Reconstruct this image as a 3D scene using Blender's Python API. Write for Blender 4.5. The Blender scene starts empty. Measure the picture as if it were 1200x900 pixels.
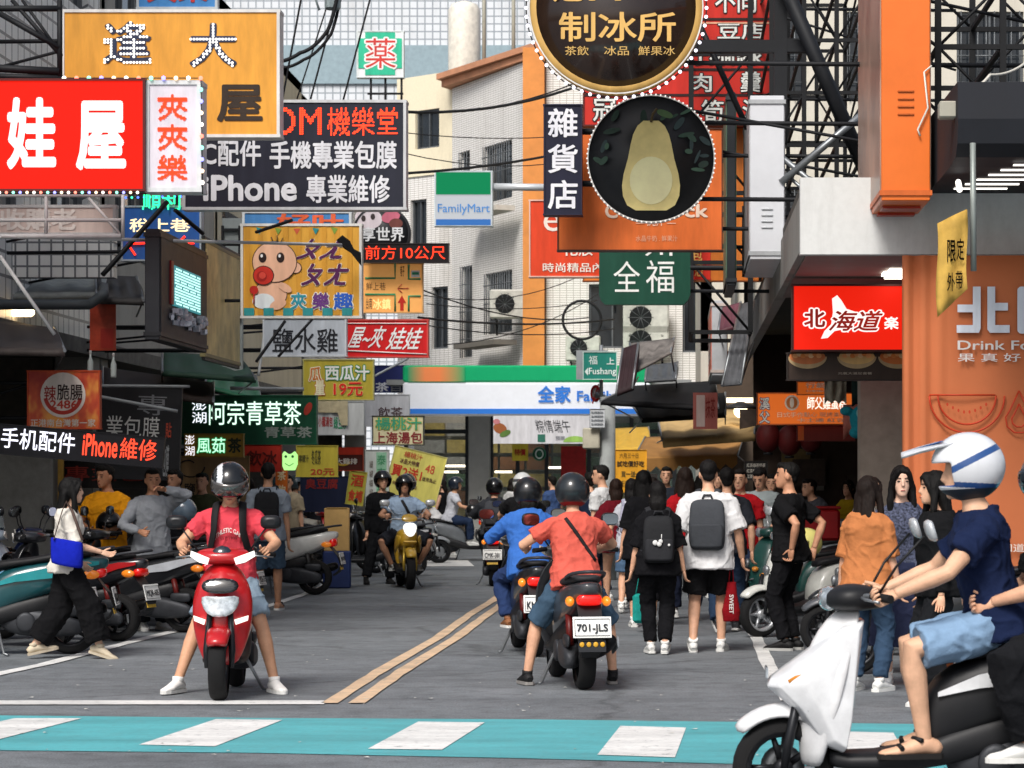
import bpy, math, random, zlib
from mathutils import Vector, Matrix, noise
V = Vector; PI = math.pi; R = math.radians
sc = bpy.context.scene
COL = sc.collection

# ---------------------------------------------------------------- camera, sky, sun, exposure
F, CX, CY, CH = 3000.0, 795.0, 568.0, 1.5          # lens in photo pixels, street vanishing point, eye height
cam_d = bpy.data.cameras.new('camera'); cam = bpy.data.objects.new('camera', cam_d); COL.objects.link(cam)
cam.location = (0, 0, CH); cam.rotation_euler = (PI/2, 0, 0)
cam_d.sensor_width = 36; cam_d.lens = 36*F/1200
cam_d.shift_x = (600-CX)/1200; cam_d.shift_y = (CY-450)/1200
cam_d.clip_end = 2000; cam_d.clip_start = .5
cam_d.dof.use_dof = True; cam_d.dof.focus_distance = 20.5; cam_d.dof.aperture_fstop = 8.0
sc.camera = cam

world = bpy.data.worlds.new('World'); sc.world = world; world.use_nodes = True
wn, wl = world.node_tree.nodes, world.node_tree.links
sky = wn.new('ShaderNodeTexSky'); sky.sky_type = 'NISHITA'; sky.sun_disc = False
SUN_EL, SUN_AZ = 47, 198
sky.sun_elevation = R(SUN_EL); sky.sun_rotation = R(SUN_AZ)
sky.dust_density = 4.0; sky.ozone_density = .6; sky.air_density = .8
hs = wn.new('ShaderNodeHueSaturation'); hs.inputs['Saturation'].default_value = .62
bg = wn['Background']; bg.inputs['Strength'].default_value = .10
wl.new(sky.outputs[0], hs.inputs['Color']); wl.new(hs.outputs[0], bg.inputs['Color'])
sun_d = bpy.data.lights.new('sun', 'SUN'); sun_d.energy = 2.0; sun_d.angle = R(20); sun_d.color = (1, .97, .93)
sun = bpy.data.objects.new('sun', sun_d); COL.objects.link(sun)
az = R(SUN_AZ)
sun_dir = V((math.sin(az)*math.cos(R(SUN_EL)), math.cos(az)*math.cos(R(SUN_EL)), math.sin(R(SUN_EL))))
sun.rotation_euler = (-sun_dir).to_track_quat('-Z', 'Y').to_euler()
vs = sc.view_settings
vs.view_transform = 'Standard'; vs.look = 'None'; vs.gamma = 1; vs.exposure = 0.54; vs.use_curve_mapping = False
sc.cycles.max_bounces = 6; sc.cycles.diffuse_bounces = 3; sc.cycles.glossy_bounces = 3; sc.cycles.transmission_bounces = 4
sc.cycles.sample_clamp_indirect = 4
sc.cycles.use_denoising = True

# ---------------------------------------------------------------- helpers
def P(px, py, D): return V(((px-CX)/F*D, D, CH-(py-CY)/F*D))
def X(px, D): return (px-CX)/F*D
def Z(py, D): return CH-(py-CY)/F*D

def lin(c):
    if isinstance(c, str):
        c = [int(c[i:i+2], 16)/255 for i in (0, 2, 4)]
    return tuple(x/12.92 if x < .04045 else ((x+.055)/1.055)**2.4 for x in c)

_mats = {}
def M(c, rough=.5, metal=0., var=.12, scale=6., bump=0., emit=0., coat=0., alpha=1., spec=.28, detail=5, stretch=None, trans=0.):
    key = (c, rough, metal, var, scale, bump, emit, coat, alpha, spec, stretch, trans)
    if key in _mats: return _mats[key]
    col = lin(c)
    m = bpy.data.materials.new('surface'); m.use_nodes = True
    n, l = m.node_tree.nodes, m.node_tree.links
    b = n['Principled BSDF']
    b.inputs['Roughness'].default_value = rough; b.inputs['Metallic'].default_value = metal
    b.inputs['Coat Weight'].default_value = coat; b.inputs['Coat Roughness'].default_value = .08
    b.inputs['Specular IOR Level'].default_value = spec
    b.inputs['Transmission Weight'].default_value = trans
    b.inputs['Base Color'].default_value = (*col, 1)
    if alpha < 1: b.inputs['Alpha'].default_value = alpha
    if var or bump:
        tc = n.new('ShaderNodeTexCoord'); nz = n.new('ShaderNodeTexNoise')
        nz.inputs['Scale'].default_value = scale; nz.inputs['Detail'].default_value = detail; nz.inputs['Roughness'].default_value = .62
        if stretch:
            mp = n.new('ShaderNodeMapping'); mp.inputs['Scale'].default_value = stretch
            l.new(tc.outputs['Object'], mp.inputs[0]); l.new(mp.outputs[0], nz.inputs['Vector'])
        else: l.new(tc.outputs['Object'], nz.inputs['Vector'])
    if var:
        rp = n.new('ShaderNodeValToRGB')
        rp.color_ramp.elements[0].position = .3; rp.color_ramp.elements[1].position = .7
        rp.color_ramp.elements[0].color = (*[x*(1-var) for x in col], 1)
        rp.color_ramp.elements[1].color = (*[min(.9, x*(1+var*.6)+var*.006) for x in col], 1)
        l.new(nz.outputs['Fac'], rp.inputs[0]); l.new(rp.outputs[0], b.inputs['Base Color'])
        mr = n.new('ShaderNodeMapRange'); mr.inputs[3].default_value = max(.02, rough-.1); mr.inputs[4].default_value = min(1, rough+.12)
        l.new(nz.outputs['Fac'], mr.inputs[0]); l.new(mr.outputs[0], b.inputs['Roughness'])
        if emit: l.new(rp.outputs[0], b.inputs['Emission Color'])
    elif emit: b.inputs['Emission Color'].default_value = (*col, 1)
    if emit: b.inputs['Emission Strength'].default_value = emit
    if bump:
        bp = n.new('ShaderNodeBump'); bp.inputs['Strength'].default_value = min(1, bump); bp.inputs['Distance'].default_value = .02
        l.new(nz.outputs['Fac'], bp.inputs['Height']); l.new(bp.outputs[0], b.inputs['Normal'])
    _mats[key] = m
    return m

_em = {}
def E_(c, s=1.5):
    if (c, s) not in _em:
        m = bpy.data.materials.new('light'); m.use_nodes = True; b = m.node_tree.nodes['Principled BSDF']
        b.inputs['Base Color'].default_value = (*[x*.25 for x in lin(c)], 1); b.inputs['Roughness'].default_value = .5; b.inputs['Specular IOR Level'].default_value = .1
        b.inputs['Emission Color'].default_value = (*lin(c), 1); b.inputs['Emission Strength'].default_value = s; _em[c, s] = m
    return _em[c, s]
def CLOTH(c, sc_=9.): return M(c, rough=.95, var=.16, scale=sc_, bump=.7, spec=.12)
def PAINT(c): return M(c, rough=.30, coat=.6, var=.18, scale=7, detail=9, spec=.4)
BLACKP = lambda: M('151619', rough=.5, var=.25, scale=5, spec=.35)
STEEL = lambda: M('8d9194', rough=.4, metal=.7, var=.15)
DARKST = lambda: M('16181c', rough=.6, metal=.1, var=.3, scale=4, spec=.3)

class MB:
    """collects shapes and links them as one mesh object"""
    def __init__(s): s.v = []; s.f = []; s.m = []; s.mi = 0; s.sm = []
    def add(s, vs_, fs, smooth=False):
        o = len(s.v); s.v += [V(p) for p in vs_]
        for f in fs: s.f.append([o+i for i in f]); s.m.append(s.mi); s.sm.append(smooth)
        return s
    def mat(s, i): s.mi = i; return s
    def box(s, c, size, rot=None, bev=0.):
        sx, sy, sz = [x/2 for x in size]; c = V(c)
        rm = rot if isinstance(rot, Matrix) else Matrix.Rotation(rot or 0, 3, 'Z')
        if bev:
            b = min(bev, sx*.9, sy*.9, sz*.9)
            rings = []
            for z, k in ((-sz, b), (-sz+b, 0), (sz-b, 0), (sz, b)):
                x, y = sx-k, sy-k; q = b if k == 0 else b*.5
                rings.append([V(p) for p in ((x-q, -y, z), (x, -y+q, z), (x, y-q, z), (x-q, y, z), (-x+q, y, z), (-x, y-q, z), (-x, -y+q, z), (-x+q, -y, z))])
            return s.rings([[c+rm@p for p in r] for r in rings], smooth=False)
        vs_ = [c+rm@V((x, y, z)) for z in (-sz, sz) for x, y in ((-sx, -sy), (sx, -sy), (sx, sy), (-sx, sy))]
        return s.add(vs_, [(3, 2, 1, 0), (4, 5, 6, 7), (0, 1, 5, 4), (1, 2, 6, 5), (2, 3, 7, 6), (3, 0, 4, 7)])
    def rings(s, rr, cap=True, smooth=True, closed=True):
        n = len(rr[0]); vs_ = [p for r in rr for p in r]; fs = []
        for i in range(len(rr)-1):
            for j in range(n if closed else n-1):
                k = (j+1) % n
                fs.append((i*n+j, i*n+k, (i+1)*n+k, (i+1)*n+j))
        s.add(vs_, fs, smooth)
        if cap and closed:
            o = len(s.v)-len(vs_)
            for f in (list(range(n))[::-1], [(len(rr)-1)*n+j for j in range(n)]):
                s.f.append([o+i for i in f]); s.m.append(s.mi); s.sm.append(False)
        return s
    def tube(s, pts, r, n=8, cap=True, flat=1., up=None, round_=False):
        pts = [V(p) for p in pts]; k = len(pts)
        rs = list(r) if isinstance(r, (list, tuple)) else [r]*k
        if round_:
            a = (pts[0]-pts[1]).normalized(); b = (pts[-1]-pts[-2]).normalized()
            def g(x): return x if not isinstance(x, tuple) else max(x)
            def sc2(x, q): return tuple(y*q for y in x) if isinstance(x, tuple) else x*q
            r0, r1 = rs[0], rs[-1]
            pts = [pts[0]+a*g(r0)*.9, pts[0]+a*g(r0)*.6]+pts+[pts[-1]+b*g(r1)*.6, pts[-1]+b*g(r1)*.9]
            rs = [sc2(r0, .35), sc2(r0, .8)]+rs+[sc2(r1, .8), sc2(r1, .35)]; k = len(pts)
        rr = []; prev = V(up) if up is not None else None
        for i in range(k):
            d = (pts[min(i+1, k-1)]-pts[max(i-1, 0)])
            if d.length < 1e-9: d = V((0, 0, 1))
            d.normalize()
            if prev is None:
                prev = V((0, 0, 1)) if abs(d.z) < .9 else V((0, 1, 0))
            u = prev-d*prev.dot(d)
            if u.length < 1e-4: u = d.orthogonal()
            u.normalize(); w = d.cross(u); prev = u
            a, b = rs[i] if isinstance(rs[i], tuple) else (rs[i], rs[i]*flat)
            rr.append([pts[i]+w*(a*math.cos(t*2*PI/n))+u*(b*math.sin(t*2*PI/n)) for t in range(n)])
        return s.rings(rr, cap)
    def lathe(s, prof, axis='Z', c=(0, 0, 0), n=16, arc=2*PI, rot=None, cap=True):
        rr = []; c = V(c)
        for r, h in prof:
            ring = []
            for t in range(n):
                a = t*arc/n; x, y = r*math.cos(a), r*math.sin(a)
                p = {'Z': V((x, y, h)), 'X': V((h, x, y)), 'Y': V((y, h, x))}[axis]
                ring.append(c+(rot@p if rot else p))
            rr.append(ring)
        return s.rings(rr, cap)
    def ball(s, c, r, n=12, m=8, rot=None):
        r = r if isinstance(r, (tuple, list)) else (r, r, r); c = V(c); rr = []
        for i in range(m+1):
            t = -PI/2+PI*i/m; q = max(.02, math.cos(t))
            rr.append([c+(rot or Matrix.Identity(3))@V((r[0]*q*math.cos(a*2*PI/n), r[1]*q*math.sin(a*2*PI/n), r[2]*math.sin(t))) for a in range(n)])
        return s.rings(rr, True)
    def prism(s, pts, a, b, fn):
        """outline pts (2-D) extruded from a to b; fn(u, v, w) -> 3-D"""
        n = len(pts)
        vs_ = [fn(u, v, a) for u, v in pts]+[fn(u, v, b) for u, v in pts]
        fs = [tuple(range(n))[::-1], tuple(range(n, 2*n))]+[(i, (i+1) % n, n+(i+1) % n, n+i) for i in range(n)]
        return s.add(vs_, fs)
    def quad(s, *p): return s.add(p, [tuple(range(len(p)))])
    def xf(s, mtx):
        s.v = [mtx@p for p in s.v]; return s
    def mesh(s, name, mats):
        me = bpy.data.meshes.new(name)
        me.from_pydata([tuple(p) for p in s.v], [], s.f); 
        for m in (mats if isinstance(mats, (list, tuple)) else [mats]): me.materials.append(m)
        me.polygons.foreach_set('material_index', s.m); me.polygons.foreach_set('use_smooth', s.sm)
        me.update(); return me
    def build(s, name, mats, parent=None, loc=None):
        o = bpy.data.objects.new(name, s.mesh(name, mats)); COL.objects.link(o)
        if parent: o.parent = parent
        if loc is not None: o.location = loc
        return o

def tag(o, label, cat, group=None, kind=None):
    if label: o['label'] = label
    if cat: o['category'] = cat
    if group: o['group'] = group
    if kind: o['kind'] = kind
    return o
def thing(name, label, cat, loc=(0, 0, 0), rz=0., group=None):
    o = bpy.data.objects.new(name, None); COL.objects.link(o)
    o.location = loc; o.rotation_euler = (0, 0, rz); o.empty_display_size = .1
    return tag(o, label, cat, group)
def struct(o): o['kind'] = 'structure'; return o
def copy_tree(o, parent=None):
    c = o.copy(); COL.objects.link(c)
    if parent: c.parent = parent
    for ch in list(o.children): copy_tree(ch, c)
    return c

SCR = bpy.data.scenes.new('scratch'); SVL = SCR.view_layers[0]
def to_mesh_obj(mb, mods):
    """run modifiers over a builder's mesh; returns the mesh"""
    me = mb if isinstance(mb, bpy.types.Mesh) else mb.mesh('work', [])
    o = bpy.data.objects.new('work', me); SCR.collection.objects.link(o)
    for t, kw in mods:
        md = o.modifiers.new(t, t)
        for k, v in kw.items(): setattr(md, k, v)
    SVL.update(); dg = SVL.depsgraph
    out = bpy.data.meshes.new_from_object(o.evaluated_get(dg), depsgraph=dg)
    bpy.data.objects.remove(o); bpy.data.meshes.remove(me)
    return out

_gl = {}
def glyph(body):
    if body not in _gl:
        c = bpy.data.curves.new('t', 'FONT'); c.body = body; c.resolution_u = 3
        o = bpy.data.objects.new('t', c); SCR.collection.objects.link(o); SVL.update()
        me = bpy.data.meshes.new_from_object(o.evaluated_get(SVL.depsgraph), depsgraph=SVL.depsgraph)
        vs_ = [(v.co.x, v.co.y) for v in me.vertices]; fs = [tuple(p.vertices) for p in me.polygons]
        bpy.data.objects.remove(o); bpy.data.curves.remove(c); bpy.data.meshes.remove(me)
        x0 = min(v[0] for v in vs_); x1 = max(v[0] for v in vs_); y0 = min(v[1] for v in vs_); y1 = max(v[1] for v in vs_)
        _gl[body] = ([((x-x0)/(x1-x0 or 1), (y-y0)/(y1-y0 or 1)) for x, y in vs_], fs, x1-x0, y1-y0)
    return _gl[body]
def text_into(mb, body, fn, w0, bold=0., shear=0., arch=0., grow=0.):
    """flat lettering: fn(u, v, w) maps the unit box to 3-D; heavier strokes come from copies shifted by a hair"""
    vs_, fs, W, H = glyph(body); b = max(0, bold)+grow; n = 0 if b < .004 else 8 if b < .045 else 12
    for q in range(n+1):
        dx, dy = (0, 0) if q == 0 else (b/W*math.cos(q*2*PI/n), b/H*math.sin(q*2*PI/n)); sx, sy = 1/(1+2*(b-grow)/W), 1/(1+2*(b-grow)/H)
        pts = []
        for u, v in vs_:
            u, v = .5+(u-.5+dx)*sx, .5+(v-.5+dy)*sy; pts.append(fn(u+shear*(v-.5), v+arch*(4*u*(1-u)), w0+.00025*q))
        mb.add(pts, fs)
def dots_into(mb, body, fn, w0, nx, ny, r, bold=0.):
    """lettering as a grid of small lamps"""
    vs_, fs = glyph(body)[:2]; cells = set()
    for f in fs:
        for k in range(1, len(f)-1):
            (ax, ay), (bx, by), (cx, cy) = vs_[f[0]], vs_[f[k]], vs_[f[k+1]]
            d = (by-cy)*(ax-cx)+(cx-bx)*(ay-cy)
            if abs(d) < 1e-9: continue
            for i in range(int(min(ax, bx, cx)*nx-.5), int(max(ax, bx, cx)*nx+.5)+1):
                for j in range(int(min(ay, by, cy)*ny-.5), int(max(ay, by, cy)*ny+.5)+1):
                    x, y = (i+.5)/nx, (j+.5)/ny
                    a = ((by-cy)*(x-cx)+(cx-bx)*(y-cy))/d; b = ((cy-ay)*(x-cx)+(ax-cx)*(y-cy))/d
                    if a >= 0 and b >= 0 and a+b <= 1: cells.add((i, j))
    for i, j in sorted(cells):
        c = fn((i+.5)/nx, (j+.5)/ny, w0); n = 6
        e1 = (fn((i+.5)/nx+.01, (j+.5)/ny, w0)-c).normalized()*r; e2 = (fn((i+.5)/nx, (j+.5)/ny+.01, w0)-c).normalized()*r
        mb.add([c+e1*math.cos(t*2*PI/n)+e2*math.sin(t*2*PI/n) for t in range(n)], [tuple(range(n))])
# ---------------------------------------------------------------- people
from mathutils.bvhtree import BVHTree
SKIN = 'd2a183'
def ik(a, t, l1, l2, hint):
    a, t = V(a), V(t); d = t-a; L = min(d.length, (l1+l2)*.998); d.normalize()
    q = (l1*l1-l2*l2+L*L)/(2*L); h = math.sqrt(max(0, l1*l1-q*q))
    hv = V(hint); hv = (hv-d*hv.dot(d))
    if hv.length < 1e-4: hv = d.orthogonal()
    hv.normalize()
    return a+d*q+hv*h, a+d*L
def crumple(me, amp, k=(13, 13, 6), seed=0.):
    co = [v.co.copy() for v in me.vertices]; no = [v.normal.copy() for v in me.vertices]
    for v, c, n in zip(me.vertices, co, no):
        a = noise.noise(V((c.x*k[0]+seed, c.y*k[1], c.z*k[2])))+.5*noise.noise(V((c.x*k[0]*2.3, c.y*k[1]*2.3+seed, c.z*k[2]*2.6)))
        if .008 <= amp < .02:
            q = noise.noise(V((c.x*7+c.z*5+seed, c.y*7, c.z*9-c.x*4+seed))); a += 1.1*max(0, 1-abs(q)*4.5)**2-.2
        v.co = c+n*(a*amp)
def solid(mb, vox, name, mats, parent, amp=0., k=(13, 13, 6), extra=None, it=3):
    me = to_mesh_obj(mb, [('REMESH', dict(mode='VOXEL', voxel_size=vox, use_smooth_shade=True)), ('SMOOTH', dict(factor=.5, iterations=it))])
    if amp: crumple(me, amp, k, random.random()*50)
    me.name = name; me.materials.clear()
    mats = mats if isinstance(mats, (list, tuple)) else [mats]
    if extra:
        n0 = MB(); n0.v = [v.co.copy() for v in me.vertices]; n0.f = [list(p.vertices) for p in me.polygons]
        n0.m = [0]*len(n0.f); n0.sm = [True]*len(n0.f)
        o = len(n0.v); n0.v += extra.v; n0.f += [[o+i for i in f] for f in extra.f]; n0.m += extra.m; n0.sm += extra.sm
        bpy.data.meshes.remove(me); me = n0.mesh(name, mats)
    else:
        for m in mats: me.materials.append(m)
        me.polygons.foreach_set('use_smooth', [True]*len(me.polygons))
    ob = bpy.data.objects.new(name, me); COL.objects.link(ob)
    if parent: ob.parent = parent
    return ob
def ering(c, r, f, rx, ry, n=14, p=2.3):
    out = []
    for t in range(n):
        a = t*2*PI/n; ca, sa = math.cos(a), math.sin(a)
        out.append(c+r*(rx*math.copysign(abs(ca)**(2/p), ca))+f*(ry*math.copysign(abs(sa)**(2/p), sa)))
    return out
def hand(mb, w, d, s, curl, sd, k=1.):
    """w wrist, d direction of the forearm, s towards the thumb, curl in degrees per joint"""
    d = d.normalized(); s = (s-d*s.dot(d)).normalized(); n = d.cross(s)*sd
    mb.tube([w-d*.02*k, w+d*.03*k, w+d*.075*k, w+d*.09*k], [(.024*k, .017*k), (.036*k, .017*k), (.041*k, .014*k), (.03*k, .009*k)], 10, up=n)
    for i, (o, L) in enumerate(((.031, .074), (.011, .083), (-.010, .077), (-.029, .060))):
        p = w+d*.08*k+s*o*k; pts = [p-d*.02*k, p]; dd = d.copy(); rs = [.0085*k, .0088*k]
        for j, q in enumerate((.45, .3, .25)):
            dd = (Matrix.Rotation(R(curl*(1, 1.1, .7)[j])*(1 if True else 1), 3, s)@dd if (Matrix.Rotation(R(10), 3, s)@d).dot(n) > 0 else Matrix.Rotation(-R(curl*(1, 1.1, .7)[j]), 3, s)@dd)
            p = p+dd*L*q*k; pts.append(p); rs.append((.0082, .0076, .0055)[j]*k)
        mb.tube(pts, rs, 7)
    p = w+d*.022*k+s*.026*k
    mb.tube([w+d*.012*k, p, p+(s*.8+d*.7+n*.35)*.028*k, p+(s*.9+d*1.3+n*.8)*.042*k], [.013*k, .0125*k, .0105*k, .007*k], 7)

def person(label, loc, rz, H=1.7, sex='m', lean=2, tilt=0, turn=0, pel=None, hands=None, feet=None, elbow=None, knee=None,
           head=(0, 0), top=('e0e0e0', .55, .0), bottom=('2a2c33', .95, .0), shoe='e6e6e2', hair=('short', '14120f'), helmet=None,
           skin=SKIN, vox=.013, curl=25, hem=-.07, girth=1., skirt=None, toe=None, foot_pitch=(0, 0), group=None, sole='dcdcd8',
           chest=None, straps=None, sandals=False, cat='person', z=0., tall=1., topm=None):
    """hands / feet: ((left xyz), (right xyz)) in the person's own frame, facing +y"""
    k = H/1.7; fem = sex == 'f'; sw = .148 if fem else .172; gw = girth*(.93 if fem else 1.)
    root = thing('person', label, cat, (loc[0], loc[1], z), R(rz), group)
    pel = V(pel or (0, 0, .90*k))
    ry = V((math.cos(R(turn)), math.sin(R(turn)), 0)); fw0 = V((-ry.y, ry.x, 0))
    u = (V((0, 0, 1))*math.cos(R(lean))+fw0*math.sin(R(lean))); u = (u+ry*math.tan(R(tilt))).normalized()
    r = (ry-u*ry.dot(u)).normalized(); f = u.cross(r)
    r0 = V((1, 0, 0)); f0 = V((0, 1, 0))
    def sp(h, y=0.):                                            # a point on the spine: the back rounds a little when it leans
        b = math.sin(R(max(0, lean)))*.25
        return pel+u*(h*k)+f*((y-b*max(0, (h-.1))*(h-.1)*.6)*k)
    hips = 1.06 if fem else 1.
    prof = [(-.11, .085, .07, -.01), (-.05, .15*hips, .105, -.012), (.02, .162*hips, .115, -.012), (.09, .155*hips, .105, 0), (.16, .137*(.92 if fem else 1), .095, .005),
            (.25, .145*(.93 if fem else 1), .100, .008), (.34, .158*(.95 if fem else 1), .112, .008), (.41, .158*(.93 if fem else 1), .108, 0), (.455, .142*(.95 if fem else 1), .094, -.008), (.495, .105, .074, -.012), (.525, .072, .064, -.012), (.55, .056, .058, -.008)]
    def rings_of(off, lo, hi, wid=0., n=16):
        out = []
        for h, rx, d, y in prof:
            if lo <= h <= hi: out.append(ering(sp(h, y), r, f, (rx*gw+off+wid)*k, (d*gw+off+wid*.6)*k, n))
        return out
    # head frame
    nb = sp(.545, -.005); hp, hy = R(head[1]), R(head[0])
    hr = (r0*math.cos(hy)+f0*math.sin(hy)) if True else r
    hr = (hr*.999).normalized(); hf = V((-hr.y, hr.x, 0))
    hu = V((0, 0, 1))*math.cos(hp)+hf*-math.sin(hp)*-1*0+V((0, 0, 0))
    hf, hu = (hf*math.cos(hp)+V((0, 0, 1))*math.sin(hp)), (V((0, 0, 1))*math.cos(hp)-hf*math.sin(hp))
    hc = nb+u*.045*k+hu*.10*k+hf*.022*k
    Hh = lambda x, y, z_: hc+hr*(x*k)+hf*(y*k)+hu*(z_*k)
    hm = Matrix((hr, hf, hu)).transposed()
    # joints
    hands = hands or ((-.235*girth, .05, .80*H/1.7), (.235*girth, .05, .80*H/1.7)); feet = feet or ((-.10, 0, .085*H/1.7), (.10, 0, .085*H/1.7))
    elbow = elbow or ((-.5, -1, -.2), (.5, -1, -.2)); knee = knee or ((-.12, 1, .1), (.12, 1, .1))
    toe = toe or (8, -8)
    arms, legs = [], []
    for i, sd in ((0, -1), (1, 1)):
        sh = sp(.435, -.01)+r*(sd*sw*gw*k)
        e, w = ik(sh, V(hands[i])*1., .285*k, .25*k, elbow[i]); arms.append((sh, e, w))
        hj = pel+r0*(sd*.088*k)+V((0, 0, -.02*k)); kn, an = ik(hj, V(feet[i]), .42*k, .41*k, knee[i]); legs.append((hj, kn, an))
    af = .88 if fem else 1.; af *= (1+girth)/2
    def lerp(a, b, t): return a+(b-a)*t
    body = MB(); body.rings(rings_of(0, -1, 1, 0, 16))
    body.tube([sp(.50, -.012), sp(.55, -.008), lerp(sp(.55, -.008), hc, .45), hc+hu*-.03*k+hf*-.02*k], [(.062*k*af, .06*k*af), (.053*k*af, .054*k*af), (.05*k*af, .052*k*af), (.05*k, .05*k)], 12, up=hf)
    hd = []
    for zz, w, yf, yb in ((-.116, .016, .078, .045), (-.108, .034, .091, .0), (-.085, .044 if fem else .048, .095, -.03), (-.06, .055 if fem else .058, .094, -.06), (-.03, .066, .092, -.085), (0, .072, .089, -.098), (.03, .076, .091, -.103), (.06, .074, .087, -.1), (.085, .062, .07, -.085), (.105, .04, .045, -.055), (.116, .012, .01, -.02)):
        hd.append(ering(Hh(0, (yf+yb)/2, zz), hr, hf, w*k*1.0, (yf-yb)/2*k, 16, 2.15))
    body.rings(hd)
    body.tube([Hh(0, .086, .018), Hh(0, .098, 0), Hh(0, .104, -.028), Hh(0, .093, -.036)], [.008*k, .009*k, .0145*k, .009*k], 8)
    for sd in (-1, 1): body.ball(Hh(sd*.076, -.008, -.012), (.012*k, .022*k, .033*k), 8, 6, hm)
    body.ball(Hh(0, .090, -.068), (.022*k, .011*k, .011*k), 10, 6, hm)
    for i, (sh, e, w) in enumerate(arms):
        sd = (-1, 1)[i]
        body.tube([sh-r*(sd*.06*k)+u*.018*k, sh, lerp(sh, e, .4), lerp(sh, e, .8), e, lerp(e, w, .3), lerp(e, w, .75), w], [x*k*af for x in (.050, .055, .049, .041, .038, .041, .031, .027)], 10)
    for hj, kn, an in legs:
        body.tube([hj+V((0, 0, .03)), lerp(hj, kn, .25), lerp(hj, kn, .6), kn, lerp(kn, an, .28), lerp(kn, an, .7), an, an+V((0, 0, -.03*k))], [x*k*(1.04 if fem else 1)*(1+girth)/2 for x in (.088, .084, .068, .052, .055, .041, .035, .034)], 12)
    ex = MB()
    ex.mat(0)
    for i, (sh, e, w) in enumerate(arms):
        sd = (-1, 1)[i]; d = (w-e).normalized()
        thumb = V((-sd*.6, .5, .4)) if d.z > -.7 else V((-sd*.35, 1, 0))
        hand(ex, w, d, thumb, curl if not isinstance(curl, tuple) else curl[i], sd, k*af)
    ex.mat(1)
    if not (helmet and helmet.get('full')):
        for sd in (-1, 1):
            ex.ball(Hh(sd*.031, .0815, .004), (.0145*k, .008*k, .0058*k), 8, 5, hm)
            ex.tube([Hh(sd*.014, .0925, .026), Hh(sd*.034, .088, .031), Hh(sd*.05, .076, .026)], .0036*k, 5)
        ex.mat(2).ball(Hh(0, .0985, -.0665), (.019*k, .005*k, .006*k), 8, 5, hm)
    sk = M(skin, rough=.5, var=.20, scale=11, bump=.1, spec=.35)
    solid(body, vox*.85, 'body', [sk, M('231a17', rough=.35, var=0), M('a8625a', rough=.5, var=.05)], root, extra=ex)
    # clothing
    tc, sl, tw = top[:3]; tm = topm or CLOTH(tc)
    sh_ = MB(); sh_.rings([ering(sp(hem-.02, -.010), r, f, (.163*hips*gw+.022+tw)*k, (.118*gw+.036+tw*.6)*k, 18), ering(sp(hem+.05, -.010), r, f, (.163*hips*gw+.018+tw)*k, (.118*gw+.032+tw*.6)*k, 18)]
                          +rings_of(.014, max(hem+.06, .08), .53, tw, 18))
    for i, (sh, e, w) in enumerate(arms):
        sd = (-1, 1)[i]; q = [sh-r*(sd*.075*k)+u*.022*k, sh-r*(sd*.02*k)+u*.006*k, sh+r*(sd*.012*k)-u*.014*k]; s_ = [.056*k*af+tw*.2, .064*k*af+tw*.3, .066*k*af+tw*.3]
        if sl <= 0: q, s_ = [sh-r*(sd*.06*k), sh-r*(sd*.015*k)], [.055*k*af, .05*k*af]
        elif sl <= 1: q += [lerp(sh, e, sl*.5), lerp(sh, e, sl)]; s_ += [(.066+tw*.4)*k*af, (.064+tw*.6)*k*af]
        else: q += [lerp(sh, e, .5), e, lerp(e, w, (sl-1)*.5), lerp(e, w, sl-1)]; s_ += [(.058+tw*.4)*k*af, (.051+tw*.3)*k*af, (.048+tw*.3)*k*af, (.036+tw*.2)*k*af]
        sh_.tube(q, s_, 12)
    shirt = solid(sh_, vox, 'shirt', tm, root, .0095 if tw < .03 else .0085, (12, 12, 7))
    bc, bl, bw = bottom[:3]; pm = CLOTH(bc)
    pt = MB(); pt.rings(rings_of(.006, -.12, .10, 0, 16))
    for hj, kn, an in legs:
        th = 1.04 if fem else 1.
        if skirt: break
        q = [hj+V((0, 0, .04)), lerp(hj, kn, .25)]; s_ = [.088*k*th, (.092+bw*.4)*k*th]
        if bl <= 1: q += [lerp(hj, kn, .6*bl/1), lerp(hj, kn, bl)]; s_ += [(.086+bw*.7)*k, (.079+bw)*k]
        else: q += [lerp(hj, kn, .6), kn, lerp(kn, an, (bl-1)*.4), lerp(kn, an, bl-1)]; s_ += [(.080+bw*.6)*k, (.068+bw)*k, (.066+bw)*k, (.053+bw*1.1)*k]
        pt.tube(q, s_, 12)
    if skirt:
        for i, (hz, rx) in enumerate(skirt):
            pass
        pt.rings([ering(pel+V((0, 0, hz*k)), r0, f0, rx*k, rx*.82*k, 18) for hz, rx in skirt])
    solid(pt, vox, 'skirt' if skirt else 'trousers', pm, root, .0085 if bw < .03 else .008, (11, 11, 7))
    for i, (hj, kn, an) in enumerate(legs):
        t = R(toe[i]); fd = V((-math.sin(t), math.cos(t), 0)); p_ = R(foot_pitch[i]); sd_ = V((fd.y, -fd.x, 0))
        fx = Matrix.Rotation(-p_, 3, sd_); g = lambda y, zz: an+fx@(fd*(y*k)+V((0, 0, zz*k)))
        s2 = MB()
        s2.mat(0).tube([g(-.075, -.045), g(-.05, -.035), g(0, -.02), g(.06, -.036), (g(.13, -.052)), g(.185, -.058), g(.205, -.062)],
                [(.024*k, .026*k), (.037*k, .036*k), (.042*k, .045*k), (.043*k, .036*k), (.046*k, .022*k), (.036*k, .016*k), (.015*k, .008*k)], 12, up=fx@V((0, 0, 1)))
        if not sandals: s2.tube([g(0, -.01), g(-.003, .012), g(-.006, .03)], [.042*k, .042*k, .043*k], 12)
        s2.mat(1)
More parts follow.
